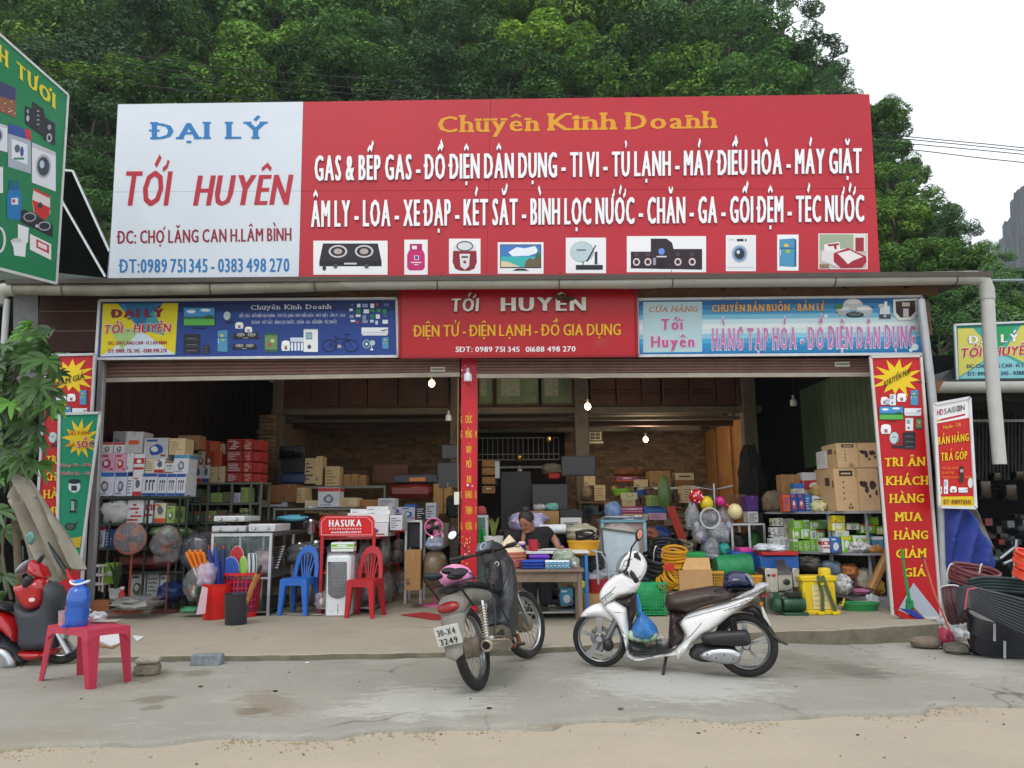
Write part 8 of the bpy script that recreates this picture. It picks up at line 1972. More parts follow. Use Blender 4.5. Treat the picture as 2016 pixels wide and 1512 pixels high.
drape('grey_canvas','narrow grey folded canvas edge right of the blue tarpaulin','canvas',9.4,((1900,1000),(1918,998),(1940,1040),(1957,1080),(1955,1086),(1946,1078),(1925,1042)),'6a6a62',34,.04,6,(.8,.6))
# ---- hose coils at the right edge
hc='hose and pipe coils heaped at the right edge'
coil(1918,1134,7.6,84,.016,5,'6a3436','dark red hose coil on top of the pipe heap',up=(.12,-.25,1),ties=(0.,2.2),group=hc,hgt=.13)
coil(1880,1190,7.5,66,.016,7,'4a2c2e','brownish hose coil standing at the left of the pipe heap',up=(.8,-.6,.15),ties=(1.2,),group=hc,hgt=.12)
mb=MB()
for k in range(9):y=1138+(k%5)*6;mb.tube(spline([P(1908,y+4,7.3-.02*(k//5)),P(1940,y-1,7.3),P(1990,y+2,7.25),P(2060,y+8,7.2)],3,False),.015,plastic('26383a'),7)
solo(mb,'pipe_bundle','dark green pipe bundle under the dark red coil','pipes',hc,kind='stuff')
mb=MB()
for k in range(22):
 u=(k%11)/10;v=k//11;mb.tube(spline([P(1882+u*6,1160+u*52,7.15+.05*v),P(1905+u*0,1156+u*40,7.1+.05*v),P(1950,1166+u*50,7.05+.05*v),P(2016,1182+u*66+v*4,7.+.05*v),P(2120,1215+u*80,6.9)],3,False),.0155,plastic('23262e',rough=.3),7)
solo(mb,'black_pipe_coil','large coil of smooth black pipes sweeping off the right edge','pipes',hc,kind='stuff')
mb=MB();p=[P(1893+14*math.cos(a),1180+28*math.sin(a),7.0-.08)for a in[-2.8+i*.35 for i in range(9)]];mb.tube([P(1922,1158,6.98),P(1906,1160,6.98),P(1902,1180,6.98),P(1900,1200,6.98)],.006,plastic('d04060'),5);solo(mb,'pink_tie','pink tie around the large black pipe coil','tie')
for k in range(2):
 mb=MB();yb=1262+k*34
 mb.prism([P(1922,yb-34,7.46),P(2140,yb-14,7.4),P(2140,yb+14,7.4),P(1930,yb-6,7.46)],(0,.15,0),plastic('1c1f26',rough=.4))
 for j in range(9):
  y=yb-3-j*4.2;mb.tube(spline([P(1905+k*6,y-26+k*4,7.6),P(1912+k*4,y-14,7.45),P(1950,y,7.36),P(2010,y+5,7.3),P(2110,y+9,7.25)],4,False),.0105,plastic('1c1f26',rough=.4),6)
 mb.tube([P(1958+k*20,yb-34,7.3),P(1958+k*20,yb,7.3)],.012,plastic('b8bcc0'),6)
 solo(mb,'ribbed_pipe_coil',['upper','lower'][k]+' black ribbed pipe coil with white tie at the heap bottom','pipes',hc,kind='stuff')
for k in range(2):coil(2030,1102+k*27,7.0,56,.011,8,'e0482c',['upper','lower'][k]+' bright orange hose coil at the right photo edge',up=(.2,-.3,1),group=hc,hgt=.1)
mb=MB();blob(mb,(1803,1256,1862,1279),GY(1832,1279).y,.2,mat('7d7262',rough=.9,var=.25,scale=6,bump=.5),3,.1);solo(mb,'long_stone','long brown stone lying under the kerb at the right','stone')
bag('plastic_bag','white plastic bag scrap at the foot of the pipe heap','bag',(1862,1218,1912,1264),GY(1890,1264).y,.2,clearbag('c8ccd0',.75),141,None,.5)
bag('pink_packet','pink and blue crumpled packet below the white bag scrap','packet',(1859,1240,1886,1280),GY(1872,1280).y,.15,mat('b83a58',rough=.4,var=.6,scale=12,bump=.4),142,None,.4)
mb=MB();blob(mb,(1872,1268,1920,1292),GY(1896,1290).y,.2,mat('6f6c64',rough=.9,bump=.6),143,.2);solo(mb,'rubble_stone','grey rubble stone beside the ribbed pipe coil','stone')
# ---- brooms and dustpans by the right banner
pl=PY(8.75)
mb=MB();mb.tube([pl.px(1775,1080),pl.px(1783,1140),pl.px(1791,1184)],[.012,.016,.02],plastic('1a8a4a'),8);mb.prism([pl.px(1786,1180),pl.px(1798,1182),pl.px(1800,1198),pl.px(1785,1202)],(0,.03,0),plastic('1a8a4a'));mb.prism([pl.px(1785,1202),pl.px(1800,1196),pl.px(1820,1216),pl.px(1836,1225),pl.px(1810,1222),pl.px(1795,1214)],(0,.03,0),mat('7a5c3c',rough=.9,var=.4,scale=40));solo(mb,'green_broom','broom with green handle leaning on the tall red banner','broom')
mb=MB();mb.tube([P(1818,1098,8.7),P(1840,1170,8.4),P(1872,1246,8.0)],.011,mat('a8503c',rough=.6),7);mb.tube([P(1818,1097,8.7),P(1822,1112,8.66)],.015,plastic('20242a'),7);solo(mb,'broom_pole','thin red pole leaning on the pipe post beside the torn banner patch','pole')
for c,q,l in(('b81818',((1757,1196),(1764,1212),(1790,1224),(1820,1226),(1818,1217),(1790,1212)),'red plastic dustpan on the floor before the red banner'),('2438a0',((1766,1196),(1792,1200),(1812,1216),(1795,1214)),'blue plastic dustpan lying in the red one')):
 mb=MB();mb.prism([pl.px(x,y,.06 if c[0]=='b' else.08)for x,y in q],(0,.05,0),plastic(c));solo(mb,'dustpan',l,'dustpan')
Aq=[GY(175,1358),GY(258,1341),GY(160,1327),GY(76,1340)];zt=GY(170,1350).z+.42;RT=plastic('b8304a',rough=.42)
Tq=[G(173,1240,zt),G(257,1231,zt),G(170,1218,zt),G(94,1231,zt)]
c=sum(Tq,Vector())/4;t=thing('plastic_table','low pinkish red plastic table in the left foreground holding a water jug','table',(c.x,c.y,Aq[0].z))
tq=[c+(v-c)*1.0 for v in Tq];mb=MB();mb.prism([v+Vector((0,0,-.02))for v in tq],(0,0,.02),RT);mb.build('top',t)
mb=MB()
for i in range(4):
 a,b=tq[i],tq[(i+1)%4];n=8;U=[];D=[]
 for j in range(n+1):s=j/n;U.append(a.lerp(b,s)+Vector((0,0,-.018)));D.append(a.lerp(b,s)+Vector((0,0,-.05-.05*(2*s-1)**6)))
 inn=(c-(a+b)/2).normalized()*.012
 for j in range(n):mb.prism([U[j],U[j+1],D[j+1],D[j]],(inn.x,inn.y,0),RT)
mb.build('skirt',t)
for i in range(4):
 top=tq[i]+(c-tq[i])*.06+Vector((0,0,-.02));bot=tq[i]+(Aq[i]-tq[i])*1.0;bot.z=Aq[i].z;bot=top.lerp(bot,1);mb=MB();d1=(tq[(i+1)%4]-tq[i]).normalized();d2=(tq[i-1]-tq[i]).normalized()
 def L4(p,s):return[p,p+d1*s,p+(d1+d2)*s*.55,p+d2*s]
 a,b=L4(tq[i]+Vector((0,0,-.02)),.085),L4(bot,.05);a=[Vector((v.x,v.y,tq[i].z-.02))for v in a];mb.add(a+b,[(3,2,1,0),(4,5,6,7),(0,1,5,4),(1,2,6,5),(2,3,7,6),(3,0,4,7)],RT);mb.build('leg',t)
jc=G(150,1232,zt);JR=20.5*jc.y/FPX;JH=80*jc.y/FPX;JM=mat('1f5fc0',rough=.12,alpha=.86,var=.1,scale=3,spec=.8)
t=thing('water_jug','blue translucent water jug with white handle on the pink-red table','jug',jc)
mb=MB();mb.lathe([(0,0),(JR*.9,0),(JR,.02),(JR*.97,JH*.15),(JR,JH*.3),(JR*.96,JH*.42),(JR*.96,JH*.45),(JR,JH*.47),(JR,JH*.68),(JR*.96,JH*.7),(JR*.97,JH*.74),(JR*.8,JH*.86),(JR*.4,JH*.93),(JR*.36,JH)],JM,28,jc);mb.build('body',t)
mb=MB();mb.lathe([(JR*.42,JH*.97),(JR*.42,JH*1.06),(0,JH*1.07)],plastic('2a78d8'),20,jc);mb.build('cap',t)
mb=MB();mb.tube([jc+Vector((JR*.85*math.cos(a),JR*.6*math.sin(a),JH*1.0+.012*math.cos(2*a)))for a in[i*math.pi/12 for i in range(24)]],.007,plastic('e4e8ec'),6,closed=True);mb.build('handle',t)
cc=G(121,1231,zt);t=thing('drink_cup','clear plastic cup with pink straw left of the water jug','cup',cc);mb=MB();mb.lathe([(.02,0),(.03,.1),(.033,.105)],clearbag('e8c8d0',.45),16,cc);mb.build('cup',t);mb=MB();mb.tube([cc+Vector((0,0,.01)),cc+Vector((.035,0,.2))],.004,plastic('e05070'),6);mb.build('straw',t)
mb=MB();mb.lathe([(0,0),(.018,0),(.018,.02),(0,.022)],plastic('2a50c8'),10,G(126,1236,zt));solo(mb,'bottle_stopper','blue bottle cap left of the water jug base','bottle cap')
bag('plastic_bag','crumpled clear bag right of the water jug on the table','bag',(170,1206,200,1224),G(185,1224,zt).y,.12,clearbag('d8d8dc',.5),144,('d0d4dc',),.4)
mb=MB();p=G(205,1226,zt);mb.box(p.x-.1,p.x+.1,p.y-.03,p.y+.05,zt,zt+.012,mat('8a8480',rough=.4));mb.box(p.x-.06,p.x+.12,p.y-.05,p.y+.03,zt+.012,zt+.02,mat('b0a8a4',rough=.3));solo(mb,'magazines','flat greyish packets on the right part of the pink-red table','packets')
def flatq(name,label,cat,q,col,z=None,th=.006,**k):
 mb=MB();mb.prism([G(x,y,(SLAB if z is None else z)+.002)for x,y in q],(0,0,th),mat(col,rough=.8,**k));solo(mb,name,label,cat)
flatq('cardboard_sheet','brown cardboard piece on the slab behind the pink-red table','cardboard',((190,1273),(192,1268),(222,1276),(232,1246),(258,1254),(222,1277)),'9a7448')
flatq('paper_sheet','white paper sheet on the slab behind the pink-red table','paper',((192,1262),(200,1247),(250,1249),(252,1262),(218,1274)),'d8dade',th=.012)
flatq('paper_sheet','small white paper scrap right of the pink-red table leg','paper',((260,1252),(284,1254),(270,1263)),'d8dade')
a=GY(290,1328);mb=MB();M=Matrix.Translation(a)@Matrix.Rotation(.2,4,'Z');mb.box(-.09,.09,-.07,.07,-.01,.09,mat('7d7868',rough=.95,var=.3,scale=14,bump=.8),c=.025,M=M);mb.box(-.085,.088,-.072,.07,.088,.13,mat('a59e8e',rough=.95,var=.2,scale=14,bump=.8),c=.014,M=M)
solo(mb,'concrete_lump','chipped concrete lump on the yard right of the pink-red table','stone')
a=GY(408,1308);mb=MB();M=Matrix.Translation(a)@Matrix.Rotation(.06,4,'Z');mb.box(-.125,.125,-.05,.05,-.01,.085,mat('7c8488',rough=.95,var=.25,scale=16,bump=.8),c=.012,M=M);solo(mb,'grey_brick','blue-grey concrete brick lying at the slab kerb','brick')
r=random.Random(6);V=[];F=[]
for k in range(120):
 p=G(674+r.gauss(0,9),1285,yard_z(-1))+Vector((0,r.uniform(-.03,.02),0));a=r.uniform(0,6.28);L_=r.uniform(.02,.06);q=len(V);V+=[p,p+Vector((.003,0,0)),p+Vector((math.cos(a)*L_*.6,math.sin(a)*L_*.4,L_))];F.append((q,q+1,q+2))
mb=MB();mb.add(V,F,mat('5a6a34',rough=.8,var=.3));mb.build('grass_tuft',ang=0,kind='stuff')
for k,(x,y)in enumerate(((542,1362),(605,1306),(1926//2+0,1396),(395,1353),(1222,1397))):
 p=GY(x,y);mb=MB();mb.ball(p+Vector((0,0,.006)),.02,.01,.007,mat(('4a2a2a','d8d8d4','2e2a26','5a2a24','6a6258')[k],rough=.9),7,5);solo(mb,'litter_scrap',['dark leaf scrap left of the mud patch','tiny white scrap near the kerb','dark scrap on the yard below the dark motorbike','reddish scrap below the grey brick','small scrap below the white scooter'][k],'litter')
TYRE=mat('1c1c1c',rough=.85,var=.15,scale=30,bump=.4,dirt=.35,dirtc='7a6f5e',dscale=6)
BLKP=plastic('1b1c1f',rough=.45,dirt=.15,dirtc='6a6050');CHR=metal('d0d2d4',rough=.18);ALR=metal('b4b8bc',rough=.3)
def wheel(t,M,R,tr,rimw,kind,disc=False,name='wheel'):
 "M carries wheel centre; axle along local y"
 r0=MB();ro=bpy.data.objects.new(name,None);COL.objects.link(ro);adopt(ro,t)
 def ring(r_,w,m,nm,prof=None,n=48):
  mb=MB();V=[];F=[];k=12
  for i in range(n):
   a=2*math.pi*i/n
   for j in range(k):
    b=2*math.pi*j/k;rr=r_+w[0]*math.cos(b);yy=w[1]*math.sin(b);V.append(M@Vector((rr*math.cos(a),yy,rr*math.sin(a))))
  for i in range(n):
   for j in range(k):F.append((i*k+j,i*k+(j+1)%k,((i+1)%n)*k+(j+1)%k,((i+1)%n)*k+j))
  mb.add(V,F,m);return mb.build(nm,ro)
 ring(R-tr,(tr,tr*.92),TYRE,'tyre');ring(R-tr*1.95,(.012,rimw),ALR,'rim')
 mb=MB()
 def T(p):return M@Vector(p)
 if kind=='cast':
  for k in range(5):
   a=2*math.pi*k/5+.3
   for s in(-.09,.09):mb.bar(T((.03*math.cos(a),0,.03*math.sin(a))),T(((R-tr*2)*math.cos(a+s),0,(R-tr*2)*math.sin(a+s))),.022,.012,ALR,up=M.to_3x3()@Vector((0,1,0)))
  mb.build('spoke',ro)
 else:
  for k in range(28):
   a=2*math.pi*k/28;b=a+(.45 if k%2 else-.45);mb.tube([T((.04*math.cos(b),.03*(1 if k%4<2 else-1),.04*math.sin(b))),T(((R-tr*2)*math.cos(a),0,(R-tr*2)*math.sin(a)))],.0022,metal('9a968c',rough=.5),4,cap=False)
  mb.build('spokes',ro,kind='stuff')
 mb=MB();MX=M@Matrix.Rotation(math.pi/2,4,'X');hr=.07 if kind!='cast' else.035
 mb.lathe([(0,-.06),(hr*.7,-.06),(hr,-.045),(hr,.045),(hr*.7,.06),(0,.06)],mat('8a7f6c',rough=.7,metal=.4,dirt=.5,scale=9)if kind!='cast' else ALR,18,(0,0,0),MX);mb.build('hub',ro)
 if disc:mb=MB();mb.lathe([(.05,.05*disc),(.088,.05*disc),(.088,.054*disc),(.05,.054*disc)],metal('8a8a88'),30,(0,0,0),MX);mb.build('brake_disc',ro)
 return ro
def Z(x,y):return(1120+x/4.582,1030+y/4.582)
A=GY(1183,1313);B=GY(1472,1333);u=(A-B);ps=Pl(B,(B-A).normalized());nr=ps.n
t=thing('white_scooter','clean white scooter with brown seat parked side-on at the right','scooter',(A+B)/2)
WP=mat('eeefef',rough=.3,var=.02,scale=1,coat=.25);BRN=mat('2c1f1d',rough=.42,var=.08,scale=6);BRL=mat('33261f',rough=.4,var=.08)
ux=(A-B).normalized();Mw=Matrix((ux,nr,Vector((0,0,1)))).transposed().to_4x4()
def wm(o,R):M=Mw.copy();M.translation=o+Vector((0,0,R));return M
wheel(t,wm(A,.222),.222,.025,.03,'cast',1,'front_wheel');wheel(t,wm(B,.238),.238,.033,.034,'cast',0,'rear_wheel')
def sc(name,pts,W,R,m,h0=0.,par=None,**k):return pf(par or t,name,ps,[Z(*p)for p in pts],W,R,m,h0,**k)
sc('front_fender',((105,842),(150,778),(230,732),(310,722),(370,760),(435,880),(405,905),(330,862),(230,846),(150,852)),.065,.06,WP)
body=sc('front_apron',((440,450),(515,442),(560,500),(605,522),(640,532),(605,600),(545,640),(470,655),(415,682),(330,738),(290,700),(280,650),(292,600),(340,530)),.13,.035,WP,sm=3)
sc('neck_cover',((480,430),(560,470),(645,520),(625,590),(570,640),(480,620),(450,520)),.115,.03,WP)
sc('leg_shield',((320,738),(415,688),(530,740),(545,770),(553,1150),(528,1172),(488,1010),(430,880),(375,820)),.16,.05,WP)
sc('inner_shield',((418,684),(500,664),(600,628),(618,652),(602,720),(608,800),(575,900),(560,1060),(552,900),(545,765),(520,735)),.16,.05,BRN)
sc('floor_board',((550,1045),(700,1088),(900,1086),(948,1108),(880,1142),(600,1172),(562,1150)),.16,.04,BLKP)
sc('side_skirt',((545,1140),(600,1182),(830,1162),(950,1132),(1000,1090),(985,1180),(830,1196),(650,1234),(570,1218),(525,1175)),.17,.05,WP)
sc('rear_body',((950,1132),(1015,1062),(1048,1000),(1003,910),(1014,865),(1070,812),(1200,765),(1450,702),(1600,640),(1700,600),(1800,575),(1700,652),(1560,758),(1450,838),(1290,966),(1200,1012),(1110,1100),(1000,1222),(965,1200)),.13,.045,WP,step=.03)
sc('under_seat_panel',((885,770),(1000,800),(1080,808),(1010,870),(1000,915),(1045,1000),(1010,1066),(950,1112),(895,1085),(908,850)),.15,.09,BRN)
sc('seat',((868,700),(885,645),(960,616),(1200,578),(1350,560),(1500,596),(1650,592),(1560,640),(1450,688),(1200,758),(1080,800),(980,800),(895,782),(862,735)),.14,.09,BRL)
sc('grab_rail',((1450,690),(1500,652),(1640,582),(1720,536),(1790,540),(1802,560),(1690,622),(1560,668)),.13,.03,mat('c8cacc',rough=.25,coat=.4))
sc('rear_mudguard',((1545,795),(1620,745),(1690,745),(1760,840),(1850,1005),(1975,1088),(1950,1098),(1840,1035),(1740,905),(1660,815)),.05,.03,BLKP)
sc('number_plate',((1722,745),(1750,748),(1818,910),(1812,932),(1745,835)),.07,.006,mat('c9cbc8',rough=.5),sm=0)
sc('tail_light',((1735,655),(1800,628),(1788,655),(1742,668)),.09,.02,plastic('a01818'))
sc('indicator',((1718,712),(1748,710),(1742,745),(1720,742)),.11,.02,plastic('d88a18'))
sc('headlamp_cowl',((430,400),(450,330),(500,280),(560,254),(620,256),(665,290),(702,360),(700,425),(668,490),(640,525),(590,502),(540,470),(515,432),(465,442)),.11,.03,WP)
sc('headlight',((426,442),(438,360),(468,303),(520,266),(552,260),(522,300),(497,350),(482,400),(472,444)),.114,.012,mat('767e84',rough=.1),sm=0)
sc('instrument_panel',((592,264),(626,258),(662,306),(668,346),(632,326),(592,306)),.113,.006,BLKP,sm=0)
def gap(pts,h):mb=MB();mb.tube([ps.px(*Z(*p),h)for p in pts],.0022,mat('2a2a2c',rough=.8),4);mb.build('panel_gap',t)
for p,h in((((300,690),(330,650),(400,600),(440,560)),.131),(((310,705),(345,672),(420,618)),.131),(((545,470),(600,500),(660,470)),.112),(((470,440),(500,380),(560,370)),.112),(((500,372),(520,330),(580,320)),.112),(((560,1150),(700,1175),(940,1130)),.171),(((1015,1062),(1110,985),(1200,880)),.131),(((1060,840),(1200,800),(1450,735),(1640,665)),.131),(((395,900),(418,830)),.066),(((345,650),(360,700),(420,690)),.131)):gap(p,h)
sc('headlamp_slit',((300,692),(318,660),(385,612),(440,565),(400,622),(340,668)),.134,.004,mat('6a7278',rough=.15),sm=0)
for x,y in((1250,1150),(1330,1180),(1400,1150),(1480,1190)):mb=MB();mb.ball(ps.px(*Z(x,y),.168),.008,.005,.008,metal('6a6a6a'),6,4);mb.build('bolt',t)
sc('filter_rib',((1230,1040),(1600,1020),(1600,1028),(1230,1048)),.176,.004,plastic('2e3034'),sm=0)
mb=MB();mb.tube([ps.px(*Z(592,438),.2),ps.px(*Z(640,492),.3)],.021,BLKP,10);mb.build('grip',t);sc('switch_gap',((498,425),(545,420),(560,440),(535,462),(510,452)),.113,.004,BLKP,sm=0)
for s in(1,-1):mb=MB();mb.tube([ps.px(*Z(575,425),.12*s),ps.px(*Z(600,440),.22*s),ps.px(*Z(632,478),.30*s)],.010,BLKP,8);mb.build('handlebar',t)
mb=MB();mb.tube([ps.px(*Z(530,430),.2),ps.px(*Z(545,400),.26),ps.px(*Z(560,380),.28),ps.px(*Z(575,300),.28)],.008,BLKP,6);mb.build('brake_lever',t)
mb=MB();a=ps.px(*Z(560,375),.2);b=ps.px(*Z(590,210),.22);c=ps.px(*Z(632,150),.22);mb.tube([a,b,c],.007,BLKP,6);mb.build('mirror_stem',t)
sc('mirror',((600,85),(640,48),(668,70),(668,115),(640,158),(605,160)),.02,.02,BLKP,h0=.22);sc('mirror_glass',((618,90),(640,58),(662,75),(662,112),(640,146),(620,130)),.006,.006,mat('c88870',rough=.15),h0=.243)
sc('air_filter_cover',((1200,1005),(1300,976),(1440,966),(1580,960),(1622,985),(1642,1050),(1635,1092),(1560,1112),(1350,1102),(1210,1078)),.05,.04,BLKP,h0=.12)
sc('drive_cover',((1180,1182),(1280,1125),(1450,1118),(1530,1148),(1558,1200),(1530,1262),(1440,1272),(1330,1262),(1200,1222)),.04,.035,ALR,h0=.13)
sc('engine_block',((1130,1092),(1290,1078),(1500,1110),(1480,1230),(1250,1250),(1150,1232),(1080,1185)),.10,.04,mat('3a3a38',rough=.6,metal=.5,dirt=.3),h0=.0)
mb=MB();mb.tube([ps.px(*Z(1470,840),.09),ps.px(*Z(1488,960),.09)],.012,CHR,8)
for k in range(9):mb.tube([ps.px(*Z(1470+k*2,850+k*12),.09)+Vector((.026*math.cos(a),.026*math.sin(a),a*.001))for a in[i*math.pi/5 for i in range(10)]],.005,BLKP,5,closed=True)
mb.build('shock_absorber',t)
for s in(1,-1):mb=MB();mb.tube([ps.px(*Z(440,860),.06*s),ps.px(*Z(290,1140),.06*s)],.022,metal('8f9396',rough=.4),10);mb.build('fork_leg',t)
mb=MB();a=ps.px(*Z(365,1085),.075);mb.ball(a,.045,.03,.05,BLKP,10,7);mb.build('brake_caliper',t)
mb=MB();a=ps.px(*Z(880,1195),.05);b=ps.px(*Z(850,1408),.25);mb.tube([a,b],.012,BLKP,7);mb.tube([b,b+Vector((-.04,0,0))],.014,BLKP,6);mb.build('side_stand',t)
tl(t,ps,'HONDA',*Z(427,787)[:1],*Z(508,787)[:1],Z(0,786)[1],Z(0,785)[1],1.6,K('3a3a3c'),off=.04,h=.163,name='emblem');tl(t,ps,'VISION',Z(1390,0)[0],Z(1575,0)[0],Z(0,782)[1],Z(0,725)[1],4,K('5a4a44'),off=.02,h=.132,name='emblem',shear=.4)
hl=thing('helmet','glossy dark blue helmet with clear visor on the white scooter seat','helmet',ps.px(*Z(1530,600)))
def hz(name,pts,W,R,m,h0=0.):return pf(hl,name,ps,[Z(*p)for p in pts],W,R,m,h0)
hz('shell',((1395,590),(1390,520),(1410,460),(1470,432),(1540,432),(1610,460),(1650,510),(1660,560),(1600,585),(1480,595)),.12,.11,mat('1a2348',rough=.12,coat=.6,var=.05));hz('visor',((1580,455),(1625,460),(1665,520),(1668,560),(1640,565),(1610,510)),.1,.03,mat('9aa4ac',rough=.1,alpha=.7));hz('lining',((1400,590),(1480,560),(1600,570),(1680,560),(1650,600),(1450,612)),.11,.03,plastic('15161a'))
mb=MB();mb.tube([ps.px(*Z(1300,605),.1),ps.px(*Z(1340,585),.12),ps.px(*Z(1400,590),.12)],.006,plastic('16161a'),5);mb.build('strap',hl)
bg_=thing('shopping_bag','blue plastic bag of vegetables hanging from the white scooter hook','bag',ps.px(*Z(680,1070)))
BB=mat('2a7ac8',rough=.25,alpha=.72,var=.25,scale=20,bump=.8,bscale=14)
pf(bg_,'plastic_film',ps,[Z(*p)for p in((640,790),(665,800),(720,850),(790,930),(806,1000),(780,1040),(720,1072),(640,1060),(560,1030),(548,970),(580,900),(620,830))],.13,.1,BB,.02,shape=lambda a,b:.95+.05*math.sin(a*55+b*9))
mb=MB()
for k,(x,y,c)in enumerate(((590,1000,'b8ccb0'),(640,1010,'c8d4c0'),(700,1020,'8ab090'),(750,1000,'a8c0a0'),(660,950,'7aa890'),(720,960,'5a9070'))):mb.ball(ps.px(*Z(x,y),.06),.05,.05,.045,plastic(c),10,7)
mb.build('vegetables',bg_,kind='stuff')
for s in(-6,8):mb=MB();mb.tube([ps.px(*Z(645+s,800),.03),ps.px(*Z(628+s,700),.04),ps.px(*Z(618,635),.05)],.009,mat('3a8ad8',rough=.4),6);mb.build('handle',bg_)
bag('floor_bag','clear crumpled bag on the white scooter footboard','bag',(1284,1250,1318,1276),ps.px(1300,1270).y-.06,.16,BAGC,150,('8a8880','3a3a38'),.5)
# ------ dark motorbike, seen from behind
Ar=GY(946,1358);Af=GY(1031,1297);hd=math.atan2(Af.y-Ar.y,Af.x-Ar.x)-rad(1);LEAN=rad(-13)
wb=(Af-Ar).length;MM=Matrix.Translation(Ar)@Matrix.Rotation(hd,4,'Z')@Matrix.Rotation(LEAN,4,'X')
t2=thing('dark_motorbike','dusty dark grey motorbike parked with its tail and number plate towards the street','motorbike',(Ar+Af)/2)
DG=mat('2a2e34',rough=.35,var=.08,scale=3,dirt=.4,dirtc='85796a',dscale=4);SV=mat('7d7b73',rough=.5,var=.12,dirt=.4,dirtc='857a68',dscale=4);DB=mat('1d1e20',rough=.5,dirt=.25,dirtc='6f6454',dscale=5);EN=mat('6f665a',rough=.6,metal=.4,dirt=.5,dirtc='7a6548',dscale=6,scale=9)
ST=Matrix.Translation((1.05,0,0))@Matrix.Rotation(rad(-20),4,'Z')@Matrix.Translation((-1.05,0,0));FRONT=('fork_leg','handlebar','brake_lever','mirror','headlamp_cowl','instrument_panel','front_fender')
def loc(mb,name,par=None,ang=45,**k):M_=(MM@ST if name in FRONT else MM)@Matrix.Diagonal((1,1,.94,1));mb.v=[M_@Vector(v)for v in mb.v];return mb.build(name,par or t2,ang=ang,**k)
def sp(name,pts,W,R,m,y0=0.,par=None,sm=2,shape=None):
 ol=[tuple(v[:2])for v in spline(pts,sm)]if sm else pts;mb=MB();puff(mb,ol,lambda a,b,h:Vector((a,y0-h,b)),W,R,m,step=.028,shape=shape);return loc(mb,name,par)
wheel(t2,MM@Matrix.Translation((0,0,.288)),.288,.038,.022,'wire',0,'rear_wheel')
wheel(t2,MM@ST@Matrix.Translation((wb,0,.285)),.285,.034,.02,'wire',0,'front_wheel')
sp('tail_cover',((-.30,.62),(-.24,.72),(-.05,.755),(.2,.73),(.42,.69),(.5,.6),(.35,.575),(.15,.60),(-.02,.62),(-.16,.57),(-.27,.56)),.095,.06,SV)
sp('rear_mudguard',((-.27,.62),(-.14,.6),(-.02,.62),(.1,.60),(.0,.585),(-.16,.53),(-.26,.43),(-.33,.30),(-.37,.28),(-.33,.45),(-.3,.56)),.085,.05,SV)
sp('seat',((-.24,.735),(-.2,.79),(0,.80),(.25,.775),(.45,.76),(.60,.72),(.62,.68),(.45,.69),(.2,.72),(0,.745)),.11,.05,DB)
mb=MB();mb.box(-.02,.0,-.085,.085,-.068,.068,mat('c9cac6',rough=.5,var=.06),M=Matrix.Translation((-.375,0,.46))@Matrix.Rotation(rad(-14),4,'Y'));pt=loc(mb,'number_plate')
Mp=MM@Matrix.Diagonal((1,1,.94,1))@Matrix.Translation((-.375,0,.46))@Matrix.Rotation(rad(-14),4,'Y');pq=Pl(Mp@Vector((-.0215,0,0)),Mp.to_3x3()@Vector((0,-1,0)),Mp.to_3x3()@Vector((0,0,1)))
for txt,b in(('30-X4',.008),('3249',-.055)):mb=MB();letters(mb,pq,txt,-.064,.064,b,b,.044,K('17171a'),off=.02,track=.12,pix=False,h=.004);mb.build('plate_text',pt,ang=0)
mb=MB();M=Matrix.Translation((-.29,0,.655))@Matrix.Rotation(rad(-60),4,'Y');mb.ball((0,0,0),.045,.085,.03,mat('8a1818',rough=.2,dirt=.3),14,8,M=M.to_3x3());mb.v=[(v[0]-.28,v[1]-.0,v[2]+.64)for v in mb.v];loc(mb,'tail_light')
sp('leg_shield',((.60,.40),(.68,.26),(.80,.24),(.96,.34),(1.04,.58),(1.10,.82),(1.04,.93),(.95,.90),(.90,.72),(.80,.56),(.70,.50)),.125,.04,DG,shape=lambda a,b:.7+.3*min(1,max(0,(b-.2)*2)))
sp('centre_cover',((.45,.62),(.62,.66),(.8,.62),(.92,.70),(1.0,.84),(.92,.94),(.80,.82),(.66,.72),(.5,.70)),.045,.03,DB)
for s in(-1,1):
 mb=MB();mb.bar((0,.085*s,.288),(.48,.085*s,.33),.03,.045,DB);loc(mb,'swing_arm')
 mb=MB();mb.tube([(.03,.11*s,.33),(.10,.11*s,.62)],.014,CHR,8)
 for k in range(12):f=k/12;mb.tube([(.03+.07*f+.024*math.cos(a),.11*s+.024*math.sin(a),.36+.24*f)for a in[i*math.pi/5 for i in range(10)]],.0045,mat('b0a48c',rough=.6),5,closed=True)
 loc(mb,'shock_absorber')
 mb=MB();mb.tube([(1.02,.075*s,.80),(wb-.03,.075*s,.285)],[.02,.022],ALR,8);loc(mb,'fork_leg')
 mb=MB();mb.tube([(.94,.02*s,.98),(.92,.16*s,.99),(.86,.33*s,1.0)],.012,DB,8);mb.tube([(.89,.24*s,.998),(.85,.36*s,1.0)],.018,DB,10);loc(mb,'handlebar')
 mb=MB();mb.tube([(.93,.2*s,.985),(.93,.27*s,.98),(.89,.37*s,.965)],.006,CHR if s<0 else DB,6);loc(mb,'brake_lever')
 mb=MB();mb.tube([(-.05,.10*s,.60),(-.3,.10*s,.80),(-.02,.11*s,.80),(.35,.13*s,.80)],.008,DB,6);mb.tube([(.35,.13*s,.80),(.2,.15*s,.45),(.05,.14*s,.3)],.007,DB,6);mb.tube([(.2,.14*s,.78),(.45,.16*s,.4)],.006,DB,6);loc(mb,'carrier_frame')
sp('front_fender',((wb-.25,.46),(wb-.17,.55),(wb,.60),(wb+.16,.55),(wb+.22,.48),(wb+.14,.535),(wb,.575),(wb-.15,.53)),.05,.03,SV)
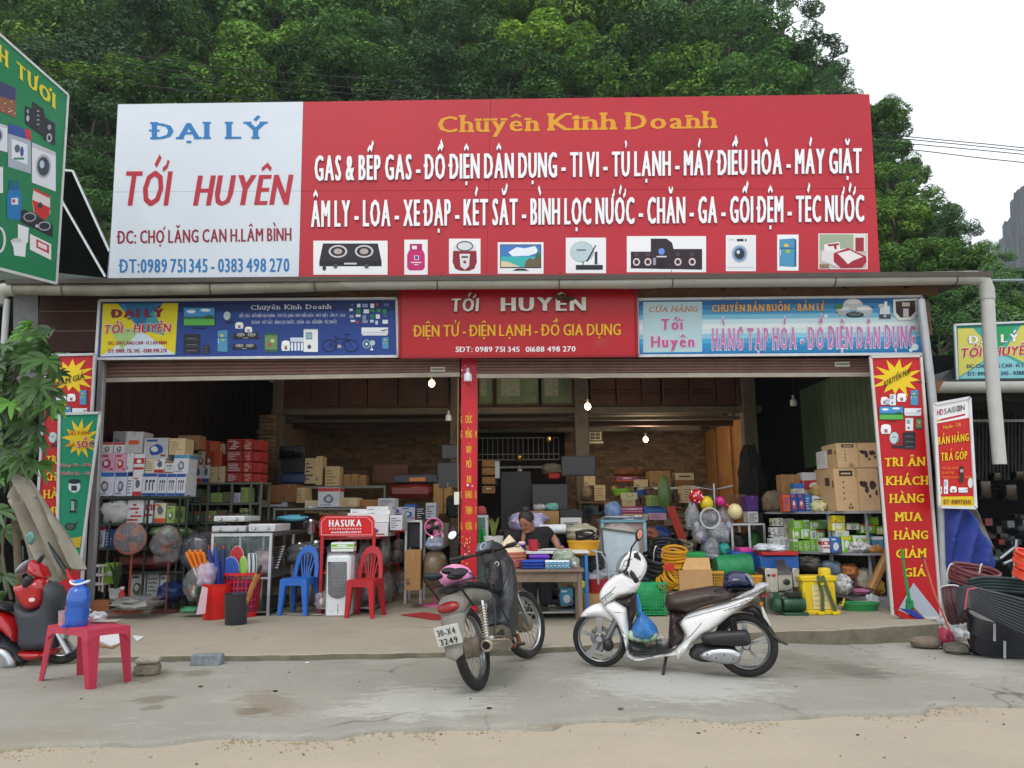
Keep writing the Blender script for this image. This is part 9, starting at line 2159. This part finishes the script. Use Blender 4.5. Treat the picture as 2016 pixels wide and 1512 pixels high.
mb=MB();mb.box(.36,.72,-.09,.09,.20,.38,EN,c=.04);mb.box(.70,.86,-.06,.06,.26,.36,EN,c=.015)
for k in range(6):mb.box(.72+k*.024,.73+k*.024,-.075,.075,.24,.38,EN)
mb.lathe([(0,-.13),(.07,-.13),(.085,-.10),(.085,-.05)],metal('8a857c',rough=.4),20,(.52,0,.29),Matrix.Rotation(-math.pi/2,4,'X').inverted());loc(mb,'engine')
MU=mat('a39a8c',rough=.35,metal=.85,var=.2,dirt=.4,dirtc='6f4a30',dscale=8)
mb=MB();mb.tube([(.84,-.08,.25),(.74,-.12,.19),(.5,-.14,.20),(.36,-.145,.24)],.018,mat('7a4a30',rough=.7,metal=.5,var=.4),8);mb.tube([(.4,-.15,.23),(.32,-.15,.245),(.2,-.155,.265),(-.12,-.165,.31),(-.15,-.166,.315)],[.024,.046,.052,.05,.042],MU,18);loc(mb,'exhaust')
mb=MB();mb.tube([(-.148,-.166,.315),(-.165,-.167,.318)],.026,mat('0a0a0a',rough=.9),14);mb.tube([(-.155+.0,-.166+.03*math.cos(a),.316+.03*math.sin(a))for a in[i*math.pi/7 for i in range(14)]],.005,MU,6,closed=True);loc(mb,'exhaust_tip')
mb=MB();mb.tube([(-.05,-.175,.355),(.08,-.17,.34),(.22,-.165,.315)],[.02,.026,.02],CHR,10,flat=.5);loc(mb,'heat_shield')
sp('headlamp_cowl',((.86,.90),(.90,1.02),(.97,1.08),(1.08,1.04),(1.12,.95),(1.05,.86),(.94,.84)),.075,.05,DB)
mb=MB();M=Matrix.Translation((.90,0,1.035))@Matrix.Rotation(rad(-55),4,'Y');mb.box(-.055,.055,-.09,.09,-.02,.02,DB,c=.012,M=M);mb.box(-.042,.042,-.075,.075,.02,.023,mat('5a6470',rough=.15),M=M);mb.lathe([(.03,.024),(.036,.026),(.036,.024)],K('c8ccd0'),18,M.translation,M.to_3x3().to_4x4());loc(mb,'instrument_panel')
mb=MB();mb.tube([(.92,.18,.99),(.90,.24,1.10),(.89,.29,1.19)],.006,DB,6);mb.tube([(.9,.3,1.21),(.875,.3,1.215)],[.055,.05],DB,18,flat=.8);mb.tube([(.874,.3,1.215),(.871,.3,1.216)],.047,mat('e8eaec',rough=.08,metal=.9),18,flat=.8);loc(mb,'mirror')
mb=MB();mb.lathe([(.012,0),(.022,0),(.022,.01),(.012,.01)],CHR,16,(.86,-.04,.87),Matrix.Rotation(-math.pi/2,4,'Y'));loc(mb,'ignition_lock')
for s in(-1,1):mb=MB();mb.tube([(.55,.09*s,.2),(.55,.22*s,.2)],.012,DB,8);loc(mb,'foot_peg')
for k in range(3):mb=MB();mb.tube([(.92,-.12+.02*k,.97),(.86,-.16+.01*k,.86),(.84,-.1,.74),(.8,-.03,.62)],.006,DB,5);loc(mb,'cable')
h2_=thing('helmet','pink helmet with black strap on the dark motorbike seat','helmet',MM@Vector((.1,.0,.8)))
mb=MB();q=MM@Vector((.02,.02,.79));mb.ball(q,.125,.105,.09,mat('d98ab8',rough=.3,var=.04),20,12);mb.v=[v for v in mb.v];mb.build('shell',h2_)
mb=MB();q2=q+Vector((.1,-.02,-.02));mb.tube([q2+Vector((.04*math.cos(a),-.03,.05*math.sin(a)))for a in[i*math.pi/8 for i in range(14)]],.006,plastic('2a2230'),6);mb.build('strap',h2_)
mb=MB();q=MM@Vector((-.22,0,.82));r=random.Random(4)
for k in range(9):mb.ball(q+Vector((r.uniform(-.13,.12),r.uniform(-.05,.05),r.uniform(-.03,.03))),.06,.05,.025,mat('17171b',rough=.6,var=.3,bump=.5),9,6)
solo(mb,'bundled_straps','black straps and gloves bundled on the dark motorbike tail rack','straps')
# ------ red scooter cut by the left edge
t=thing('red_scooter','red scooter with black leg shield cut off by the left photo edge','scooter',GY(40,1330))
RS=mat('a81018',rough=.2,var=.04,coat=.6);pr_=PY(6.75);GRYP=mat('33383e',rough=.55,var=.1)
def Z2(x,y):return(x/3.78,1000+y/3.78)
def rs(name,pts,W,R,m,h0=0.):return pf(t,name,pr_,[Z2(*p)for p in pts],W,R,m,h0)
cw=GY(122,1318);Mr=Matrix.Rotation(rad(8),4,'Z');Mr.translation=Vector((P(124,1262,6.75).x,6.75,GY(122,1318).z+.225));wheel(t,Mr,.225,.036,.026,'cast',0,'front_wheel')
Mr2=Matrix.Rotation(rad(5),4,'Z');Mr2 .translation=Vector((P(-60,1275,6.6).x,6.6,.235));wheel(t,Mr2,.235,.042,.03,'cast',0,'rear_wheel')
rs('leg_shield',((355,555),(400,550),(450,590),(470,660),(450,760),(440,880),(450,1020),(360,1050),(180,1050),(170,900),(140,760),(150,690),(250,740),(330,720),(345,650)),.13,.06,GRYP)
rs('front_panel',((120,580),(180,560),(260,520),(350,540),(352,640),(330,720),(250,760),(200,740),(150,670)),.1,.06,RS,.06)
rs('headlamp_cowl',((225,480),(240,400),(260,385),(330,430),(358,500),(355,525),(300,530),(240,500)),.12,.07,RS)
rs('headlight',((130,470),(170,410),(225,380),(240,420),(215,470),(150,500)),.09,.05,mat('8a949c',rough=.12,metal=.3))
rs('grip',((270,400),(310,345),(332,358),(300,412)),.02,.02,BLKP,.15);rs('switch_box',((170,580),(180,530),(210,500),(245,520),(230,570),(195,595)),.04,.03,BLKP,.15)
rs('side_cover',((-120,800),(0,760),(70,770),(130,820),(165,880),(178,960),(150,1005),(60,930),(-60,880)),.14,.07,RS);rs('seat',((-200,720),(0,695),(60,700),(110,730),(135,790),(60,760),(-100,790)),.13,.06,BLKP)
rs('belly_panel',((170,1050),(360,1050),(440,1040),(420,1090),(330,1120),(220,1130)),.12,.04,RS);rs('floor_side',((-60,880),(20,900),(120,1000),(170,1050),(230,1130),(160,1150),(60,1100)),.13,.05,GRYP)
rs('drive_cover',((-80,1020),(0,1030),(60,1050),(110,1110),(120,1180),(60,1210),(-60,1230)),.05,.04,ALR,.12);rs('badge',((212,680),(235,668),(260,676),(255,695),(225,700)),.004,.004,K('d8c8c8'),.165)
mb=MB();mb.tube([pr_.px(*Z2(228,380),.1),pr_.px(*Z2(232,280),.12)],.006,metal('707478'),6);mb.build('mirror_stem',t);rs('mirror',((196,215),(215,182),(240,178),(258,205),(255,245),(235,275),(210,260)),.02,.02,mat('5a8a84',rough=.15,metal=.3),.12)
mb=MB();mb.tube([pr_.px(*Z2(450,930),.05),pr_.px(*Z2(530,1075),.05)],.022,ALR,8);mb.build('fork_leg',t)
# ====== THE WOMAN AT THE TABLE
Yp_=Yw+.62;SKIN=mat('9a6a50',rough=.55,var=.08,scale=8);HAIR=mat('1a1210',rough=.5,var=.3,scale=60,bump=.4);SHIRT=mat('101114',rough=.85,var=.15,scale=20,bump=.3)
def Q(x,y,dy=0.):return P(x,y,Yp_+dy)
pz=thing('person','woman in black T-shirt with tied-up hair bending over papers at white table','person',(Q(1055,1090).x,Yp_+.1,SLAB))
def skin(name,verts,edges,radii,m,root=0,sub=2,subname=None):
 me=bpy.data.meshes.new(name);me.from_pydata([tuple(ROOTM[pz.name].inverted()@Vector(v))for v in verts],edges,[]);o=bpy.data.objects.new(name,me);COL.objects.link(o)
 md=o.modifiers.new('skin','SKIN');md.use_smooth_shade=True;sv=me.skin_vertices[0].data
 for i,r_ in enumerate(radii):sv[i].radius=(r_,r_)if not hasattr(r_,'__len__')else r_;sv[i].use_root=(i==root)
 s=o.modifiers.new('sub','SUBSURF');s.levels=s.render_levels=sub;me.materials.append(m);adopt(o,pz);return o
pel=Q(1058,1130,.15);zh_=zw+.03
hr_=P(1104,1083,Yw+.28);hr_.z=zw+.035;hl_=P(1030,1083,Yw+.3);hl_.z=zw+.035
V=[pel,Q(1058,1100,.12),Q(1052,1062,.0),Q(1047,1046,-.03),Q(1042,1040,-.08),Q(1038,1030,-.12),Q(1012,1056,-.0),Q(1004,1078,-.1),Q(1012,1084,-.2),hl_+Vector((.05,0,0)),Q(1078,1048,.02),Q(1092,1062,.02),Q(1102,1082,-.05),hr_,Q(1045,1134,-.3),Q(1045,1195,-.32),Q(1072,1134,-.3),Q(1074,1195,-.32)]
E=[(0,1),(1,2),(2,3),(3,4),(4,5),(2,6),(6,7),(7,8),(8,9),(2,10),(10,11),(11,12),(12,13),(0,14),(14,15),(0,16),(16,17)]
Rr_=[.14,.13,.12,.06,.06,.095,.06,.045,.038,.026,.062,.048,.04,.026,.075,.045,.075,.045]
k=len(V)
for b,s in((9,1),(13,-1)):
 for f in range(4):d=Vector((.02*s*-1*(1 if s>0 else 1),-.05,0));V+=[V[b]+Vector(((f-1.5)*.018,-.045,-.0)),V[b]+Vector(((f-1.5)*.02,-.085+.006*abs(f-1.5),-.02))];E+=[(b,k),(k,k+1)];Rr_+=[.011,.008];k+=2
 V+=[V[b]+Vector((.035*s,-.02,-.005)),V[b]+Vector((.045*s,-.05,-.015))];E+=[(b,k),(k,k+1)];Rr_+=[.012,.009];k+=2
skin('body',V,E,Rr_,SKIN)
V2=[pel,Q(1058,1100,.12),Q(1051,1062,.0),Q(1047,1049,-.03),Q(1012,1056,-.0),Q(1006,1071,-.06),Q(1078,1048,.02),Q(1090,1059,.02)]
skin('t_shirt',V2,[(0,1),(1,2),(2,3),(2,4),(4,5),(2,6),(6,7)],[.155,.15,.145,.085,.085,.07,.085,.068],SHIRT)
skin('trousers',[pel,V[14],V[15],V[16],V[17]],[(0,1),(1,2),(0,3),(3,4)],[.16,.095,.075,.095,.075],mat('1c1e26',rough=.85,var=.2,scale=12))
hc_=Q(1036,1026,-.13);Hm=Matrix.Rotation(rad(-28),4,'Z')@Matrix.Rotation(rad(38),4,'X')
H3=Hm.to_3x3()
mb=MB();mb.ball(hc_,.082,.10,.118,SKIN,20,14,M=H3)
mb.ball(hc_+H3@Vector((0,-.105,-.02)),.014,.022,.024,SKIN,8,6,M=H3);mb.ball(hc_+H3@Vector((0,-.06,-.09)),.045,.045,.035,SKIN,10,7,M=H3)
for s in(-1,1):mb.ball(hc_+H3@Vector((.082*s,.0,-.01)),.012,.02,.032,SKIN,8,6,M=H3)
mb.build('face',pz)
mb=MB()
for s in(-1,1):mb.ball(hc_+H3@Vector((.034*s,-.088,.008)),.016,.008,.006,HAIR,8,5,M=H3);mb.ball(hc_+H3@Vector((.036*s,-.086,.03)),.022,.006,.004,HAIR,8,5,M=H3)
mb.ball(hc_+H3@Vector((0,-.094,-.06)),.024,.008,.006,mat('7a3a34',rough=.5),8,5,M=H3);mb.build('face_features',pz,kind='stuff')
mb=MB();mb.ball(hc_+H3@Vector((0,.022,.028)),.094,.105,.108,HAIR,20,12,M=H3);mb.ball(hc_+H3@Vector((.01,.06,.125)),.05,.05,.042,HAIR,12,8,M=H3);mb.build('hair',pz)
mb=MB();mb.bar(hr_+Vector((.0,-.06,.01)),hr_+Vector((-.03,-.12,.1)),.008,.008,plastic('2a50a0'));solo(mb,'pen','blue pen in the woman’s hand over the papers','pen')
